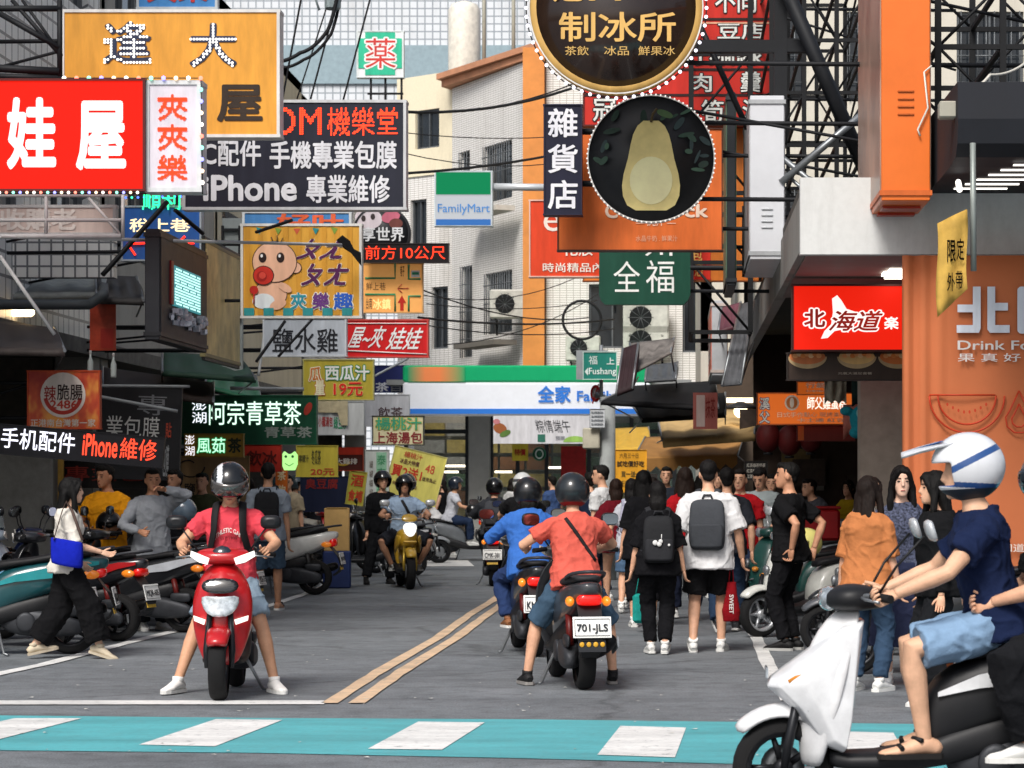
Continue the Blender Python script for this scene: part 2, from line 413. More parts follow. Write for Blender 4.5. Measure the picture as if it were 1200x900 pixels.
        out = [(-.083, .022), (-.07, .036), (0, .041), (.09, .046), (.16, .044), (.2, .026), (.213, .006)]
        ol = [(a, b) for a, b in out]+[(a, -b) for a, b in reversed(out)]
        s2.prism(ol, -.084, -.060, lambda a, b, c: g(a, c)+sd_*(b*k))
        s2.build('sandal' if sandals else 'shoe', [sk if sandals else M(shoe, rough=.65, var=.12, scale=14), M(sole, rough=.8, var=.15)], root)
        if sandals:
            s3 = MB(); s3.tube([g(.02, .0)-sd_*.05*k, g(.05, .008), g(.02, .0)+sd_*.05*k], .011, 6); s3.tube([g(.11, -.035)-sd_*.05*k, g(.115, -.025), g(.11, -.035)+sd_*.05*k], .012, 6)
            s3.build('strap', M('1b1a1a', rough=.6), root)
    if hair and hair[0] != 'none':
        st, hcol = hair[:2]; hb = MB()
        if st == 'short':
            hb.ball(Hh(0, -.022, .040), (.083*k, .102*k, .090*k), 16, 10, hm); hb.ball(Hh(0, -.07, -.02), (.06*k, .035*k, .055*k), 12, 8, hm)
            hb.ball(Hh(0, .045, .088), (.066*k, .05*k, .036*k), 12, 8, hm)
        else:
            hb.ball(Hh(0, -.020, .020), (.089*k, .106*k, .112*k), 16, 10, hm); hb.ball(Hh(0, .045, .082), (.066*k, .048*k, .036*k), 12, 8, hm)
            for sd in (-1, 1): hb.tube([Hh(0, .06, .108), Hh(sd*.04, .082, .075), Hh(sd*.068, .06, .02), Hh(sd*.080, .035, -.05), Hh(sd*.082, .03, -.10)], [.018*k, .019*k, .02*k, .02*k, .012*k], 8)
            L = {'bob': .20, 'long': .42, 'tail': .40}[st]; w0 = {'bob': .085, 'long': .098, 'tail': .035}[st]; bk = V((0, 0, -1))
            p0 = Hh(0, -.055, -.02)
            if st == 'tail': p0 = Hh(0, -.10, -.03)
            back = -f if st != 'bob' else -hf
            hb.tube([Hh(0, -.03, .03), p0, p0+bk*L*.45*k+back*.035*k, p0+bk*L*k+back*(.045*k)], [(w0*.8*k, .06*k), (w0*k, .058*k), (w0*1.02*k, .05*k if st != 'tail' else .03*k), (w0*.7*k, .022*k)], 14, up=hf)
            if st == 'long':
                for sd in (-1, 1): hb.tube([Hh(sd*.06, -.0, .04), Hh(sd*.083, .02, -.05), Hh(sd*.092, .03, -.16), Hh(sd*.088, .035, -.27), Hh(sd*.085, .04, -.33)], [.03*k, .028*k, .03*k, .026*k, .008*k], 8)
        solid(hb, min(vox, .011), 'hair', M(hcol, rough=.6, var=.35, scale=30, bump=.4, stretch=(3, 3, .4), spec=.14), root, .006, (38, 38, 9), it=2)
    if helmet: make_helmet(helmet, Hh, hm, k, root)
    root['hc'] = tuple(hc)
    fr = dict(root=root, shirt=shirt, sp=sp, r=r, f=f, u=u, k=k, arms=arms, legs=legs, Hh=Hh, hm=hm)
    del root['hc']
    return fr

def make_helmet(h, Hh, hm, k, root, own=True):
    col = h.get('c', '17181a'); full = h.get('full'); g = lambda x, y, z: Hh(x, y, z)
    mb = MB(); n, m_ = 36, 22; vs_, idx = [], {}; rx, ry, rz_ = (.126, .146, .136) if not full else (.132, .155, .142)
    rx *= h.get('s', 1); ry *= h.get('s', 1); rz_ *= h.get('s', 1)
    for i in range(m_+1):
        t = -PI/2+PI*i/m_
        for j in range(n):
            a = j*2*PI/n; x, y, z = rx*math.cos(t)*math.cos(a), -.012+ry*math.cos(t)*math.sin(a), .028+rz_*math.sin(t)
            if z < -.06 and not full: x *= 1-.25*(-.06-z)/.05; y = y*(1-.1*(-.06-z)/.05)
            vs_.append((x, y, z))
    keep = []
    for i in range(m_):
        for j in range(n):
            q = (i*n+j, i*n+(j+1) % n, (i+1)*n+(j+1) % n, (i+1)*n+j)
            c = [sum(vs_[a][b] for a in q)/4 for b in range(3)]
            lo = -.088 if h.get('t', 'open') == 'open' else (-.03 if c[1] < .02 else .02)
            if full: lo = -.115
            if c[2] < lo: continue
            top_ = .052
            if full:
                if c[1] > .055 and -.05 < c[2] < .045: continue
            elif c[1] > .045 and c[2] < top_ and abs(c[0]) < .13: continue
            keep.append(q)
    used = sorted({a for q in keep for a in q}); mp = {a: i for i, a in enumerate(used)}
    mb.add([g(*vs_[a]) for a in used], [tuple(mp[a] for a in q) for q in keep], True)
    me = to_mesh_obj(mb, [('SOLIDIFY', dict(thickness=.014, offset=1)), ('SUBSURF', dict(levels=h.get('lv', 1), render_levels=h.get('lv', 1)))])
    mats = [M(col, rough=h.get('rough', .22), coat=.7, var=.08, scale=8), M(h.get('trim', '101113'), rough=.6), M(h.get('c2', col), rough=.25, coat=.6, var=.06)]
    me.materials.clear(); [me.materials.append(x) for x in mats]
    inv = hm.transposed(); hc = Hh(0, 0, 0)
    for p in me.polygons:
        p.use_smooth = True
        l = inv@(p.center-hc)
        if l.z < h.get('band', -.072)*k: p.material_index = 1
        elif h.get('stripe') and h['stripe'](l/k): p.material_index = 2
    o = bpy.data.objects.new('helmet', me); COL.objects.link(o); o.parent = root
    if h.get('visor'):
        vb = MB(); rr = []; lo, hi = h.get('vr', (-.045, .06))
        for zz in [lo+(hi-lo)*i/6 for i in range(7)]:
            q = math.sqrt(max(.05, 1-((zz-.028)/rz_)**2))
            rr.append([g((rx+.018)*q*math.sin(a), -.012+(ry+.02)*q*math.cos(a), zz) for a in [R(-75+150*i/16) for i in range(17)]])
        vb.rings(rr, cap=False, closed=False)
        me = to_mesh_obj(vb, [('SOLIDIFY', dict(thickness=.003))]); me.materials.append(M(h['visor'], rough=.06, coat=1, var=.1, spec=.9, metal=.35)); me.name = 'visor'
        for p in me.polygons: p.use_smooth = True
        vo = bpy.data.objects.new('visor', me); COL.objects.link(vo); vo.parent = o
    if h.get('peak'):
        pb = MB(); rr = []
        for y, w, zz, th in ((.05, .095, .135, .012), (.12, .10, .125, .012), (.2, .085, .108, .010), (.265, .055, .09, .008), (.285, .02, .085, .006)):
            rr.append([g(w*math.cos(a), y, zz+(.022*(1-abs(math.cos(a))) if math.sin(a) > 0 else -th+.02*(1-abs(math.cos(a))))) for a in [i*2*PI/12 for i in range(12)]])
        pb.rings(rr); pb.build('peak', mats[0], o); pb = MB(); pb.tube([g(-.06, .10, .146), g(0, .24, .112), g(.06, .10, .146)], [(.016, .004)]*3, 6, up=hm@V((0, 0, 1))); pb.build('peak_stripe', mats[2], o)
    return o

def on_shirt(fr, name, mat, fn_mb, back=False, off=.004):
    """print projected on to the cloth: fn_mb(mb) draws in the plane (x, z) of the person's frame"""
    bv = BVHTree.FromPolygons([v.co for v in fr['shirt'].data.vertices], [p.vertices for p in fr['shirt'].data.polygons])
    mb = MB(); fn_mb(mb); s = -1 if back else 1
    for i, p in enumerate(mb.v):
        h = bv.ray_cast(V((p.x, s*1.5+p.y, p.z)), V((0, -s, 0)))
        mb.v[i] = V((p.x, h[0].y+s*off, p.z)) if h[0] is not None else V((p.x, p.y, p.z))
    return mb.build(name, mat, fr['root'])
def sling(fr, name, mat, pts, w=.022, back=False, parent=None):
    """a strap that follows the cloth: pts in (x, z)"""
    bv = BVHTree.FromPolygons([v.co for v in fr['shirt'].data.vertices], [p.vertices for p in fr['shirt'].data.polygons])
    q = []; s = -1 if back else 1
    for a, b in zip(pts, pts[1:]):
        for i in range(6):
            x, z = a[0]+(b[0]-a[0])*i/6, a[1]+(b[1]-a[1])*i/6
            h = bv.ray_cast(V((x, s*1.5, z)), V((0, -s, 0)))
            if h[0] is not None: q.append((h[0]+V((0, s*.004, 0)), h[1]))
    mb = MB(); rr = []
    for i, (p, n) in enumerate(q):
        d = (q[min(i+1, len(q)-1)][0]-q[max(i-1, 0)][0]).normalized(); sd = d.cross(n).normalized()
        rr.append([p+sd*w, p+n*.007+sd*w*.8, p+n*.007-sd*w*.8, p-sd*w, p-n*.004])
    if len(rr) > 1: mb.rings(rr); return mb.build(name, mat, parent or fr['root'])

def backpack(fr, label, c, c2, w=.15, h=.42, d=.13, top=.47, style=0, front_straps=False):
    """its own thing, worn on the back"""
    rt = fr['root']; k = fr['k']; o = thing('backpack', label, 'backpack', rt.location.copy(), rt.rotation_euler.z, None)
    sp, r, f, u = fr['sp'], fr['r'], fr['f'], fr['u']
    mb = MB(); rr = []; base = lambda t: sp(top-h*t/k if False else top-(h/k)*t, -.115)-f*.01
    for t, q, dd in ((0, .55, .45), (.04, .8, .75), (.14, .95, .95), (.5, 1, 1.05), (.85, 1, 1.1), (.96, .9, 1), (1, .7, .8)):
        c0 = sp(top, -.118)-u*(h*t)-f*(d*dd*.5)
        rr.append(ering(c0, r, f, w*q, d*.5*dd, 20, 4))
    mb.rings(rr[::-1])
    m1 = M(c, rough=.8, var=.12, scale=20, bump=.25); m2 = M(c2, rough=.75, var=.12, scale=20, bump=.2)
    me = to_mesh_obj(mb, [('SUBSURF', dict(levels=1, render_levels=1))]); me.materials.clear(); me.materials.append(m1); me.name = 'bag'; crumple(me, .004, (14, 14, 9))
    for p in me.polygons: p.use_smooth = True
    b = bpy.data.objects.new('bag', me); COL.objects.link(b); b.parent = o
    pk = MB(); rr = []
    for t, q in ((.50, .75), (.53, .86), (.7, .9), (.9, .88), (.95, .7)):
        c0 = sp(top, -.118)-u*(h*t)-f*(d*1.06+.008)
        rr.append(ering(c0, r, f, w*q, .03, 18, 4))
    pk.rings(rr[::-1]); pk.build('front_pocket', m2, o)
    hl = MB(); p0 = sp(top, -.12)-f*.03+u*.0; hl.tube([p0-r*.045, p0-r*.03+u*.035, p0+r*.03+u*.035, p0+r*.045], .009, 6); hl.build('handle', m2, o)
    for sd in (-1, 1):
        sb = MB(); pts = [sp(top-.02, -.12)+r*sd*.07, sp(.52, -.06)+r*sd*.088+u*.022, sp(.53, .02)+r*sd*.095+u*.018, sp(.47, .105)+r*sd*.10+f*.02, sp(.36, .125)+r*sd*.105+f*.028, sp(.22, .10)+r*sd*.135+f*.02, sp(.13, .02)+r*sd*.165, sp(.1, -.1)+r*sd*.13]
        sb.tube(pts, [(.03, .008)]*8, 8, up=f)
        sb.build('shoulder_strap', m2, o)
    return o
# ---------------------------------------------------------------- scooters: facing +y, origin on the ground between the wheels
def rsec(y, w, z0, z1, n=16, p=3.2, x=0.):
    c = V((x, y, (z0+z1)/2)); return ering(c, V((1, 0, 0)), V((0, 0, 1)), w, (z1-z0)/2, n, p)
def smooth_part(mb, name, mat, parent, lv=1):
    me = to_mesh_obj(mb, [('SUBSURF', dict(levels=lv, render_levels=lv))]); me.name = name
    me.materials.clear()
    for m in (mat if isinstance(mat, (list, tuple)) else [mat]): me.materials.append(m)
    for p in me.polygons: p.use_smooth = True
    o = bpy.data.objects.new(name, me); COL.objects.link(o); o.parent = parent
    return o
def wheel(parent, y, rad=.225, w=.055, rimc='2a2b2e', front=True):
    mb = MB(); pr = []
    for i in range(13):
        a = i*PI/12; pr.append((rad-.048+.048*math.sin(a)**.7 if 0 < i < 12 else rad-.06, -w*math.cos(a)))
    mb.lathe(pr, 'X', (0, y, rad), 28, cap=False)
    tyre = mb.build('wheel', M('151516', rough=.85, var=.2, scale=12, bump=.2), parent)
    rb = MB(); rb.lathe([(rad-.075, -w*.75), (rad-.05, -w*.95), (rad-.05, w*.95), (rad-.075, w*.75), (rad-.085, w*.7), (rad-.085, -w*.7), (rad-.075, -w*.75)], 'X', (0, y, rad), 24, cap=False)
    rb.lathe([(.01, -.05), (.045, -.045), (.045, .045), (.01, .05)], 'X', (0, y, rad), 12)
    for s in range(5):
        a = s*2*PI/5; d = V((0, math.cos(a), math.sin(a))); c = V((0, y, rad))
        rb.tube([c+d*.03, c+d*(rad-.06)], [(.018, .02), (.014, .013)], 6)
    rb.build('rim', M(rimc, rough=.35, metal=.6, var=.15), tyre)
    if front:
        db = MB(); db.lathe([(.05, .058), (.1, .058), (.1, .062), (.05, .062)], 'X', (0, y, rad), 20); db.build('brake_disc', STEEL(), tyre)
    return tyre
def scooter(label, loc, rz, c='b01818', c2=None, cp='1b1c1f', plate='', kind='scooter', steer=0., lean=0., lit=False, style=0, mirror=True, group='parked scooters', screen=False, box=None, stripe=None, seatc='1a1a1c', rimc='2a2b2e', lamp=False, s=1.0, rear_lit=False, platec='eeeeea', cat='scooter'):
    o = thing('scooter' if style != 2 else 'motorcycle', label, cat if style != 2 else 'motorcycle', (loc[0], loc[1], 0), R(rz), group)
    o.rotation_euler = (0, R(lean), R(rz)); o.scale = (s, s, s)
    pc = PAINT(c); pc2 = PAINT(c2 or c); bk = BLACKP() if cp == '1b1c1f' else M(cp, rough=.45, var=.15); gl = M('b9c2c8', rough=.08, var=.45, coat=1, scale=24, metal=.5)
    moto = style == 2; rad = .27 if moto else .228
    yf, yr = .66, -.62
    wheel(o, yf, rad, .06 if not moto else .062, rimc); wheel(o, yr, rad, .062, rimc, False)
    # rear body
    mb = MB(); z = .03 if style == 1 else 0.
    mb.rings([rsec(-.93, .035, .735+z, .78+z), rsec(-.90, .075, .69+z, .80+z), rsec(-.74, .125, .60, .80+z), rsec(-.50, .165, .50, .785), rsec(-.26, .175, .42, .745), rsec(-.08, .16, .34, .70), rsec(.02, .14, .30, .60), rsec(.06, .12, .29, .44)][::-1])
    smooth_part(mb, 'body', pc if style != 3 else bk, o)
    lb = MB(); lb.rings([rsec(-.62, .10, .36, .56), rsec(-.35, .145, .30, .5), rsec(-.05, .165, .24, .42), rsec(.1, .165, .22, .32), rsec(.40, .15, .22, .30), rsec(.47, .12, .25, .33)])
    smooth_part(lb, 'floorboard', bk, o)
    sb = MB(); sb.rings([rsec(-.80, .07, .80+z, .835+z), rsec(-.70, .125, .775, .85+z), rsec(-.45, .145, .755, .835), rsec(-.36, .145, .745, .80), rsec(-.15, .14, .71, .785), rsec(-.02, .09, .69, .765), rsec(.02, .05, .67, .72)])
    smooth_part(sb, 'seat', M(seatc, rough=.6, var=.12, scale=14, bump=.1), o)
    if stripe:
        for sd in (-1, 1):
            st = MB(); st.rings([[V((sd*(w_+.004), y, z0)), V((sd*(w_+.012), y, z0)), V((sd*(w_+.012), y, z1)), V((sd*(w_+.004), y, z1))] for y, w_, z0, z1 in ((-.86, .088, .735, .765), (-.7, .132, .70, .76), (-.5, .166, .63, .72), (-.2, .174, .60, .66), (-.02, .150, .56, .58))], smooth=False)
            st.build('side_panel', PAINT(stripe), o)
    # grab rail
    gb = MB(); gb.tube([(-.13, -.52, .80), (-.135, -.72, .845+z), (-.10, -.93, .87+z), (0, -.985, .875+z), (.10, -.93, .87+z), (.135, -.72, .845+z), (.13, -.52, .80)], [(.017, .015)]*7, 8); smooth_part(gb, 'grab_rail', M('33353a', rough=.45, var=.1), o)
    # tail light, signals, mudguard, plate
    tb = MB(); tb.rings([rsec(-.80, .105, .615, .70+z, 12, 4), rsec(-.885, .095, .625, .715+z, 12, 4), rsec(-.915, .07, .64, .70+z, 12, 4)])
    smooth_part(tb, 'tail_light', M('c0120c', rough=.15, coat=1, var=.2, emit=1.1 if rear_lit else .25, scale=18), o)
    for sd in (-1, 1):
        q = MB(); q.ball((sd*.135, -.80, .655), (.034, .07, .038), 10, 7); q.build('turn_signal', M('d9781e', rough=.15, coat=1, emit=.25 if not rear_lit else .8, var=.1), o)
    q = MB(); q.rings([[V((-w, y, z_)), V((w, y, z_)), V((w, y+t, z_+.01)), V((-w, y+t, z_+.01))] for y, z_, w, t in ((-.83, .64, .09, .02), (-.94, .50, .085, .015), (-.985, .38, .08, .015), (-.95, .30, .075, .02), (-.88, .25, .06, .02))], smooth=False); q.build('mudguard', bk, o)
    if plate is not None:
        pb = MB(); rm = Matrix.Rotation(R(-14), 3, 'X'); c0 = V((0, -.985, .475))
        fn = lambda u, v, w: c0+rm@V(((u-.5)*.27, -w, (v-.5)*.145))
        pb.mat(0).box(c0+V((0, .004, 0)), (.28, .006, .155), rm, .002)
        pb.mat(1).tube([fn(.03, .08, .0035), fn(.97, .08, .0035), fn(.97, .92, .0035), fn(.03, .92, .0035), fn(.03, .08, .0035)], .0022, 4)
        if plate: text_into(pb, plate, lambda u, v, w: fn(.08+u*.84, .17+v*.5, w), .006, .025)
        pb.build('number_plate', [M(platec, rough=.45, var=.05), M('23252b', rough=.5, var=0)], o)
        if plate == '701-JLS':
            pb = MB(); pb.mat(0).box((0, -.985, .34), (.20, .006, .085), rm)
            pb.mat(1)
            for i in range(4): pb.ball((-.075+i*.05, -.992, .352), (.019, .004, .019), 8, 5)
            pb.mat(2).box((0, -.982, .312), (.19, .014, .022), rm); pb.build('sticker', [M('202226'), M('d9a535', var=.1), M('d8d8d6')], o)
        elif plate: 
            q = MB(); q.box((0, -.975, .355), (.16, .006, .05), rm); q.build('sticker', M('c9a23c', rough=.5, var=.3, scale=40), o)
    # engine, exhaust, shock, stand
    eb = MB(); eb.rings([rsec(-.05, .06, .22, .34, x=-.03), rsec(-.2, .11, .15, .40, x=-.03), rsec(-.45, .10, .14, .37, x=-.07), rsec(-.65, .055, .15, .31, x=-.11), rsec(-.74, .03, .18, .27, x=-.115)]); eb.box((-.13, -.62, .36), (.05, .22, .1), 0, .02); eb.lathe([(.07, -.17), (.085, -.155), (.085, -.12), (.03, -.115)], 'X', (0, -.28, .27), 14)
    smooth_part(eb, 'engine', M('3a3c40', rough=.5, metal=.4, var=.3), o)
    xb = MB(); xb.tube([(.06, -.1, .2), (.1, -.3, .19), (.13, -.45, .24), (.145, -.55, .28), (.15, -.86, .37), (.15, -.9, .38)], [.02, .02, .022, .05, .062, .04], 12); smooth_part(xb, 'exhaust', M('1d1d1f', rough=.4, metal=.5, var=.25), o)
    hb = MB(); hb.tube([(.152+.062, -.6, .295), (.152+.066, -.82, .36)], [(.008, .045)]*2, 8); hb.build('heat_shield', STEEL(), o)
    kb = MB()
    for sd in (-1, 1):
        kb.tube([(sd*.095, -.6, .25), (sd*.10, -.52, .62)], .012, 6); kb.tube([(sd*.095, -.585, .32), (sd*.098, -.535, .55)], .028, 10)
    kb.build('shock_absorber', M('5a1512' if style == 0 else '333333', rough=.4, var=.1), o)
    kb = MB(); kb.tube([(-.13, -.05, .24), (-.24, -.12, .02), (-.27, -.16, .012)], .012, 6); kb.build('kickstand', STEEL(), o)
    # fork + fender (turn with the bars)
    st = Matrix.Translation((0, .53, 0))@Matrix.Rotation(R(steer), 4, 'Z')@Matrix.Translation((0, -.53, 0)) if steer else Matrix()
    fb = MB()
    for sd in (-1, 1): fb.tube([(sd*.085, yf, rad), (sd*.088, yf-.02, rad+.12), (sd*.07, yf-.08, .62)], [.016, .024, .02], 8)
    fb.build('fork', M('2a2b2e' if not moto else 'b99a3e', rough=.35, metal=.6, var=.1), o)
    nb = MB(); rr = []
    for i in range(9):
        a = R(38+i*15); ro = rad+.045; w = .085*(.55+.45*math.sin(a)); yy, zz = yf+ro*math.cos(a), rad+ro*math.sin(a); d = V((0, math.cos(a), math.sin(a)))
        rr.append([V((-w, yy, zz))-d*.05, V((-w*.97, yy, zz)), V((-w*.5, yy, zz))+d*.018, V((0, yy, zz))+d*.026, V((w*.5, yy, zz))+d*.018, V((w*.97, yy, zz)), V((w, yy, zz))-d*.05, V((w*.85, yy, zz))-d*.02, V((0, yy, zz))-d*.0, V((-w*.85, yy, zz))-d*.02])
    nb.rings(rr); smooth_part(nb, 'fender', pc, o)
    if not moto:
        # apron: a curved shield round the steering column
        ab = MB(); rr = []
        for zz, w, y, b in ((.23, .10, .52, .06), (.30, .145, .50, .09), (.42, .19, .47, .13), (.55, .215, .43, .17), (.68, .22, .40, .18), (.80, .19, .375, .165), (.90, .13, .35, .12), (.95, .07, .335, .07)):
            ring = []
            for i in range(9):
                t = -1+i/4; ring.append(V((w*t, y+b*(1-abs(t)**1.8), zz+(.03 if abs(t) < .5 else 0)*0)))
            for i in range(9):
                t = 1-i/4; ring.append(V((w*t*.96, y-.03+b*.45*(1-abs(t)**2), zz)))
            rr.append(ring)
        ab.rings(rr); smooth_part(ab, 'apron', [pc], o)
        ib = MB(); ib.rings([rsec(.36, .10, .28, .9, 14), rsec(.42, .15, .30, .84, 14), rsec(.46, .16, .34, .76, 14)]); smooth_part(ib, 'inner_panel', bk, o)
        if style == 3:
            q = MB(); rr = []
            for x, f_ in ((-.19, .55), (-.15, .86), (-.07, 1.0), (.07, 1.0), (.15, .86), (.19, .55)):
                rr.append([V((x, .36+(a-.36)*f_, .60+(z_-.60)*(.75+.25*f_))) for a, z_ in ((.30, .90), (.40, .88), (.55, .76), (.72, .635), (.735, .60), (.62, .50), (.50, .34), (.40, .30), (.36, .45))])
            q.rings(rr, smooth=False); me = to_mesh_obj(q, [('BEVEL', dict(width=.022, segments=3, limit_method='ANGLE', angle_limit=R(25)))]); me.name = 'nose'; me.materials.append(PAINT(c2 or c)); n_ = bpy.data.objects.new('nose', me); COL.objects.link(n_); n_.parent = o
            for p in me.polygons: p.use_smooth = True
            for sd in (-1, 1):
                q = MB(); q.tube([(sd*.27, .25, 1.02), (sd*.32, .18, 1.14), (sd*.355, .06, 1.275)], .006, 6); q.build('mirror_stalk', M('17181a', rough=.5), o); q = MB(); q.rings([ering(V((sd*.36, .03+e, 1.30)), V((1, 0, 0)), V((0, .3, 1)).normalized(), .085*k_, .05*k_, 14, 4) for k_, e in ((.9, -.012), (1, 0), (.85, .016), (.4, .026))]); q.build('mirror', M('c5c9cc', rough=.25, metal=.3, var=.1), o)
                q = MB(); q.tube([(sd*.165, .52, .70), (sd*.155, .64, .625)], (.012), 6); q.build('turn_signal', M('d98a2e', rough=.2, coat=1), o)
            q = MB(); q.box((0, .735, .66), (.16, .012, .05), 0, .005); q.build('headlight', M('b9c2c8', rough=.1, metal=.4, var=.4, scale=20, coat=1), o)
        if style in (0,):
            nb = MB(); nb.rings([ering(V((0, .575, .80)), V((1, 0, 0)), V((0, -.35, 1)).normalized(), .16, .075, 14, 2.4), ering(V((0, .60, .79)), V((1, 0, 0)), V((0, -.35, 1)).normalized(), .12, .05, 14, 2.4)]); smooth_part(nb, 'front_grille', M('17181b', rough=.15, coat=1, var=.1), o)
            lb2 = MB(); lb2.rings([[V(p) for p in ((-.155*q, .50+e, .735), (-.06*q, .555+e, .72), (.06*q, .555+e, .72), (.155*q, .50+e, .735), (.125*q, .535+e, .63), (.06*q, .585+e, .575), (-.06*q, .585+e, .575), (-.125*q, .535+e, .63))] for q, e in ((1, .02), (.98, .06), (.8, .082))]); smooth_part(lb2, 'headlight', gl if not lit else M('c9d0d4', rough=.1, coat=1, var=.5, scale=22, metal=.35), o)
            for sd in (-1, 1):
                q = MB(); q.rings([[V((sd*x, y+e, z_)) for x, y, z_ in ((.10, .585, .56), (.19, .505, .585), (.185, .505, .55), (.11, .58, .525))] for e in (.0, .03)]); q.build('position_light', E_('fff6ea', 1.0) if lit else M('e8e4da', rough=.2, coat=1, var=.1), o)
        else:
            q = MB(); q.ball((0, .585, .66), (.05, .03, .05), 12, 8); q.build('badge', STEEL(), o)
            for sd in (-1, 1):
                q = MB(); q.ball((sd*.135, .525, .60), (.05, .04, .03), 10, 7); q.build('turn_signal', M('d98a2e', rough=.15, coat=1, var=.1), o)
            q = MB(); q.tube([(-.16, .55, .50), (0, .60, .47), (.16, .55, .50)], .008, 6); q.build('trim', STEEL(), o)
    else:
        tk = MB(); tk.rings([rsec(-.08, .10, .60, .74), rsec(.08, .15, .56, .84), rsec(.26, .17, .54, .88), rsec(.40, .13, .58, .86), rsec(.46, .07, .64, .80)]); smooth_part(tk, 'tank', pc, o)
        for sd in (-1, 1):
            q = MB(); q.rings([[V((sd*x, y, z_)) for x, y, z_ in ((a, y, z0), (a+.03, y, (z0+z1)/2), (a, y, z1), (a-.02, y, (z0+z1)/2))] for y, a, z0, z1 in ((.1, .13, .5, .72), (.3, .18, .42, .82), (.48, .17, .5, .84), (.6, .12, .66, .8))]); smooth_part(q, 'side_shroud', pc, o)
        q = MB(); q.rings([[V(p) for p in ((-.085*s_, .60+e, .96), (.085*s_, .60+e, .96), (.11*s_, .61+e, .88), (.06*s_, .66+e, .77), (0, .67+e, .75), (-.06*s_, .66+e, .77), (-.11*s_, .61+e, .88))] for s_, e in ((1.1, -.04), (1, .06), (.8, .08))]); smooth_part(q, 'headlight', M('f2efe6', rough=.15, coat=1, var=.1, emit=1.0 if lit else .1), o)
        q = MB(); q.rings([[V(p) for p in ((-.10, .56+e, 1.08-e*.2), (.10, .56+e, 1.08-e*.2), (.125, .6+e, 1.0), (.09, .62+e, .965), (-.09, .62+e, .965), (-.125, .6+e, 1.0))] for e in (-.12, 0, .03)]); smooth_part(q, 'cowl', pc, o)
        q = MB(); q.box((0, .635, .68), (.2, .1, .035), 0, .015); q.build('fork_brace', pc, o)
    # handlebar
    hy, hz = .34, .985
    hd = MB()
    if not moto:
        hd.rings([rsec(.20, .07, .95, 1.02, 14), rsec(.26, .15, .94, 1.045, 14), rsec(.34, .20, .93, 1.06, 14), rsec(.41, .19, .935, 1.05, 14), rsec(.46, .13, .95, 1.03, 14), rsec(.485, .07, .965, 1.01, 14)])
        smooth_part(hd, 'handlebar_cover', [pc if style != 3 else bk], o).matrix_local = st
        if style == 0:
            q = MB(); q.rings([[V(p) for p in ((-.07, .44+e, .96), (.07, .44+e, .96), (.085, .42+e, 1.05), (0, .40+e, 1.09), (-.085, .42+e, 1.05))] for e in (0, .05)]); smooth_part(q, 'windscreen', M('1c2833', rough=.08, coat=1, var=.1), o).matrix_local = st
            for sd in (-1, 1):
                q = MB(); q.rings([[V((sd*x, y+e, z_)) for x, y, z_ in ((.085, .465, .985), (.22, .395, 1.035), (.225, .385, .995), (.16, .43, .955), (.10, .46, .94))] for e in (0, .018)]); q.build('turn_signal', E_('fff8f0', 1.1) if lit else M('dedad2', rough=.2, coat=1, var=.1), o).matrix_local = st
        else:
            q = MB(); q.ball((0, .455, .99), (.105, .05, .055), 16, 10); q.build('headlight', gl if not lamp else E_('fffaf0', 3), o).matrix_local = st
    hb = MB(); hb.tube([(-.34, .21, 1.0), (-.25, .26, 1.01), (-.1, .34, 1.0), (.1, .34, 1.0), (.25, .26, 1.01), (.34, .21, 1.0)], .013, 8); hb.build('handlebar', STEEL(), o).matrix_local = st
    for sd in (-1, 1):
        q = MB(); q.tube([(sd*.225, .275, 1.008), (sd*.35, .205, 1.0)], .019, 10); q.build('grip', M('141415', rough=.85), o).matrix_local = st
        q = MB(); q.tube([(sd*.2, .32, 1.0), (sd*.25, .31, .995), (sd*.34, .255, .985)], .007, 6); q.build('brake_lever', STEEL(), o).matrix_local = st
        if mirror:
            q = MB(); q.tube([(sd*.18, .32, 1.03), (sd*.24, .33, 1.12), (sd*.30, .31, 1.20)], .0065, 6); q.rings([ering(V((sd*.33, .32+e, 1.235)), V((1, 0, 0)), V((0, 0, 1)), .075*k_, .05*k_, 14, 3) for k_, e in ((.9, -.012), (1, 0), (.85, .02), (.4, .032))])
            m_ = q.build('mirror', M('1b1c1f', rough=.35, var=.1) if mirror is True else M(mirror, rough=.2, metal=.5, var=.1), o); m_.matrix_local = st
            q = MB(); q.rings([ering(V((sd*.33, .3045-e, 1.235)), V((1, 0, 0)), V((0, 0, 1)), .066, .042, 14, 3) for e in (.0, .0015)]); q.build('mirror_glass', M('dfe8ec', rough=.05, metal=1, var=0), m_)
    if screen:
        q = MB(); q.rings([[V((x*.18, .47-x*x*.06-zz*.25, 1.06+zz)) for x in (-1, -.5, 0, .5, 1)] for zz in (0, .15, .3)], cap=False, closed=False); q.build('windscreen', M('b9c4c8', rough=.06, alpha=.45, var=0), o)
    if box:
        q = MB(); q.box((0, -.95, 1.03), (.40, .36, .30), 0, .05); q.build('top_box', PAINT(box), o)
    return o
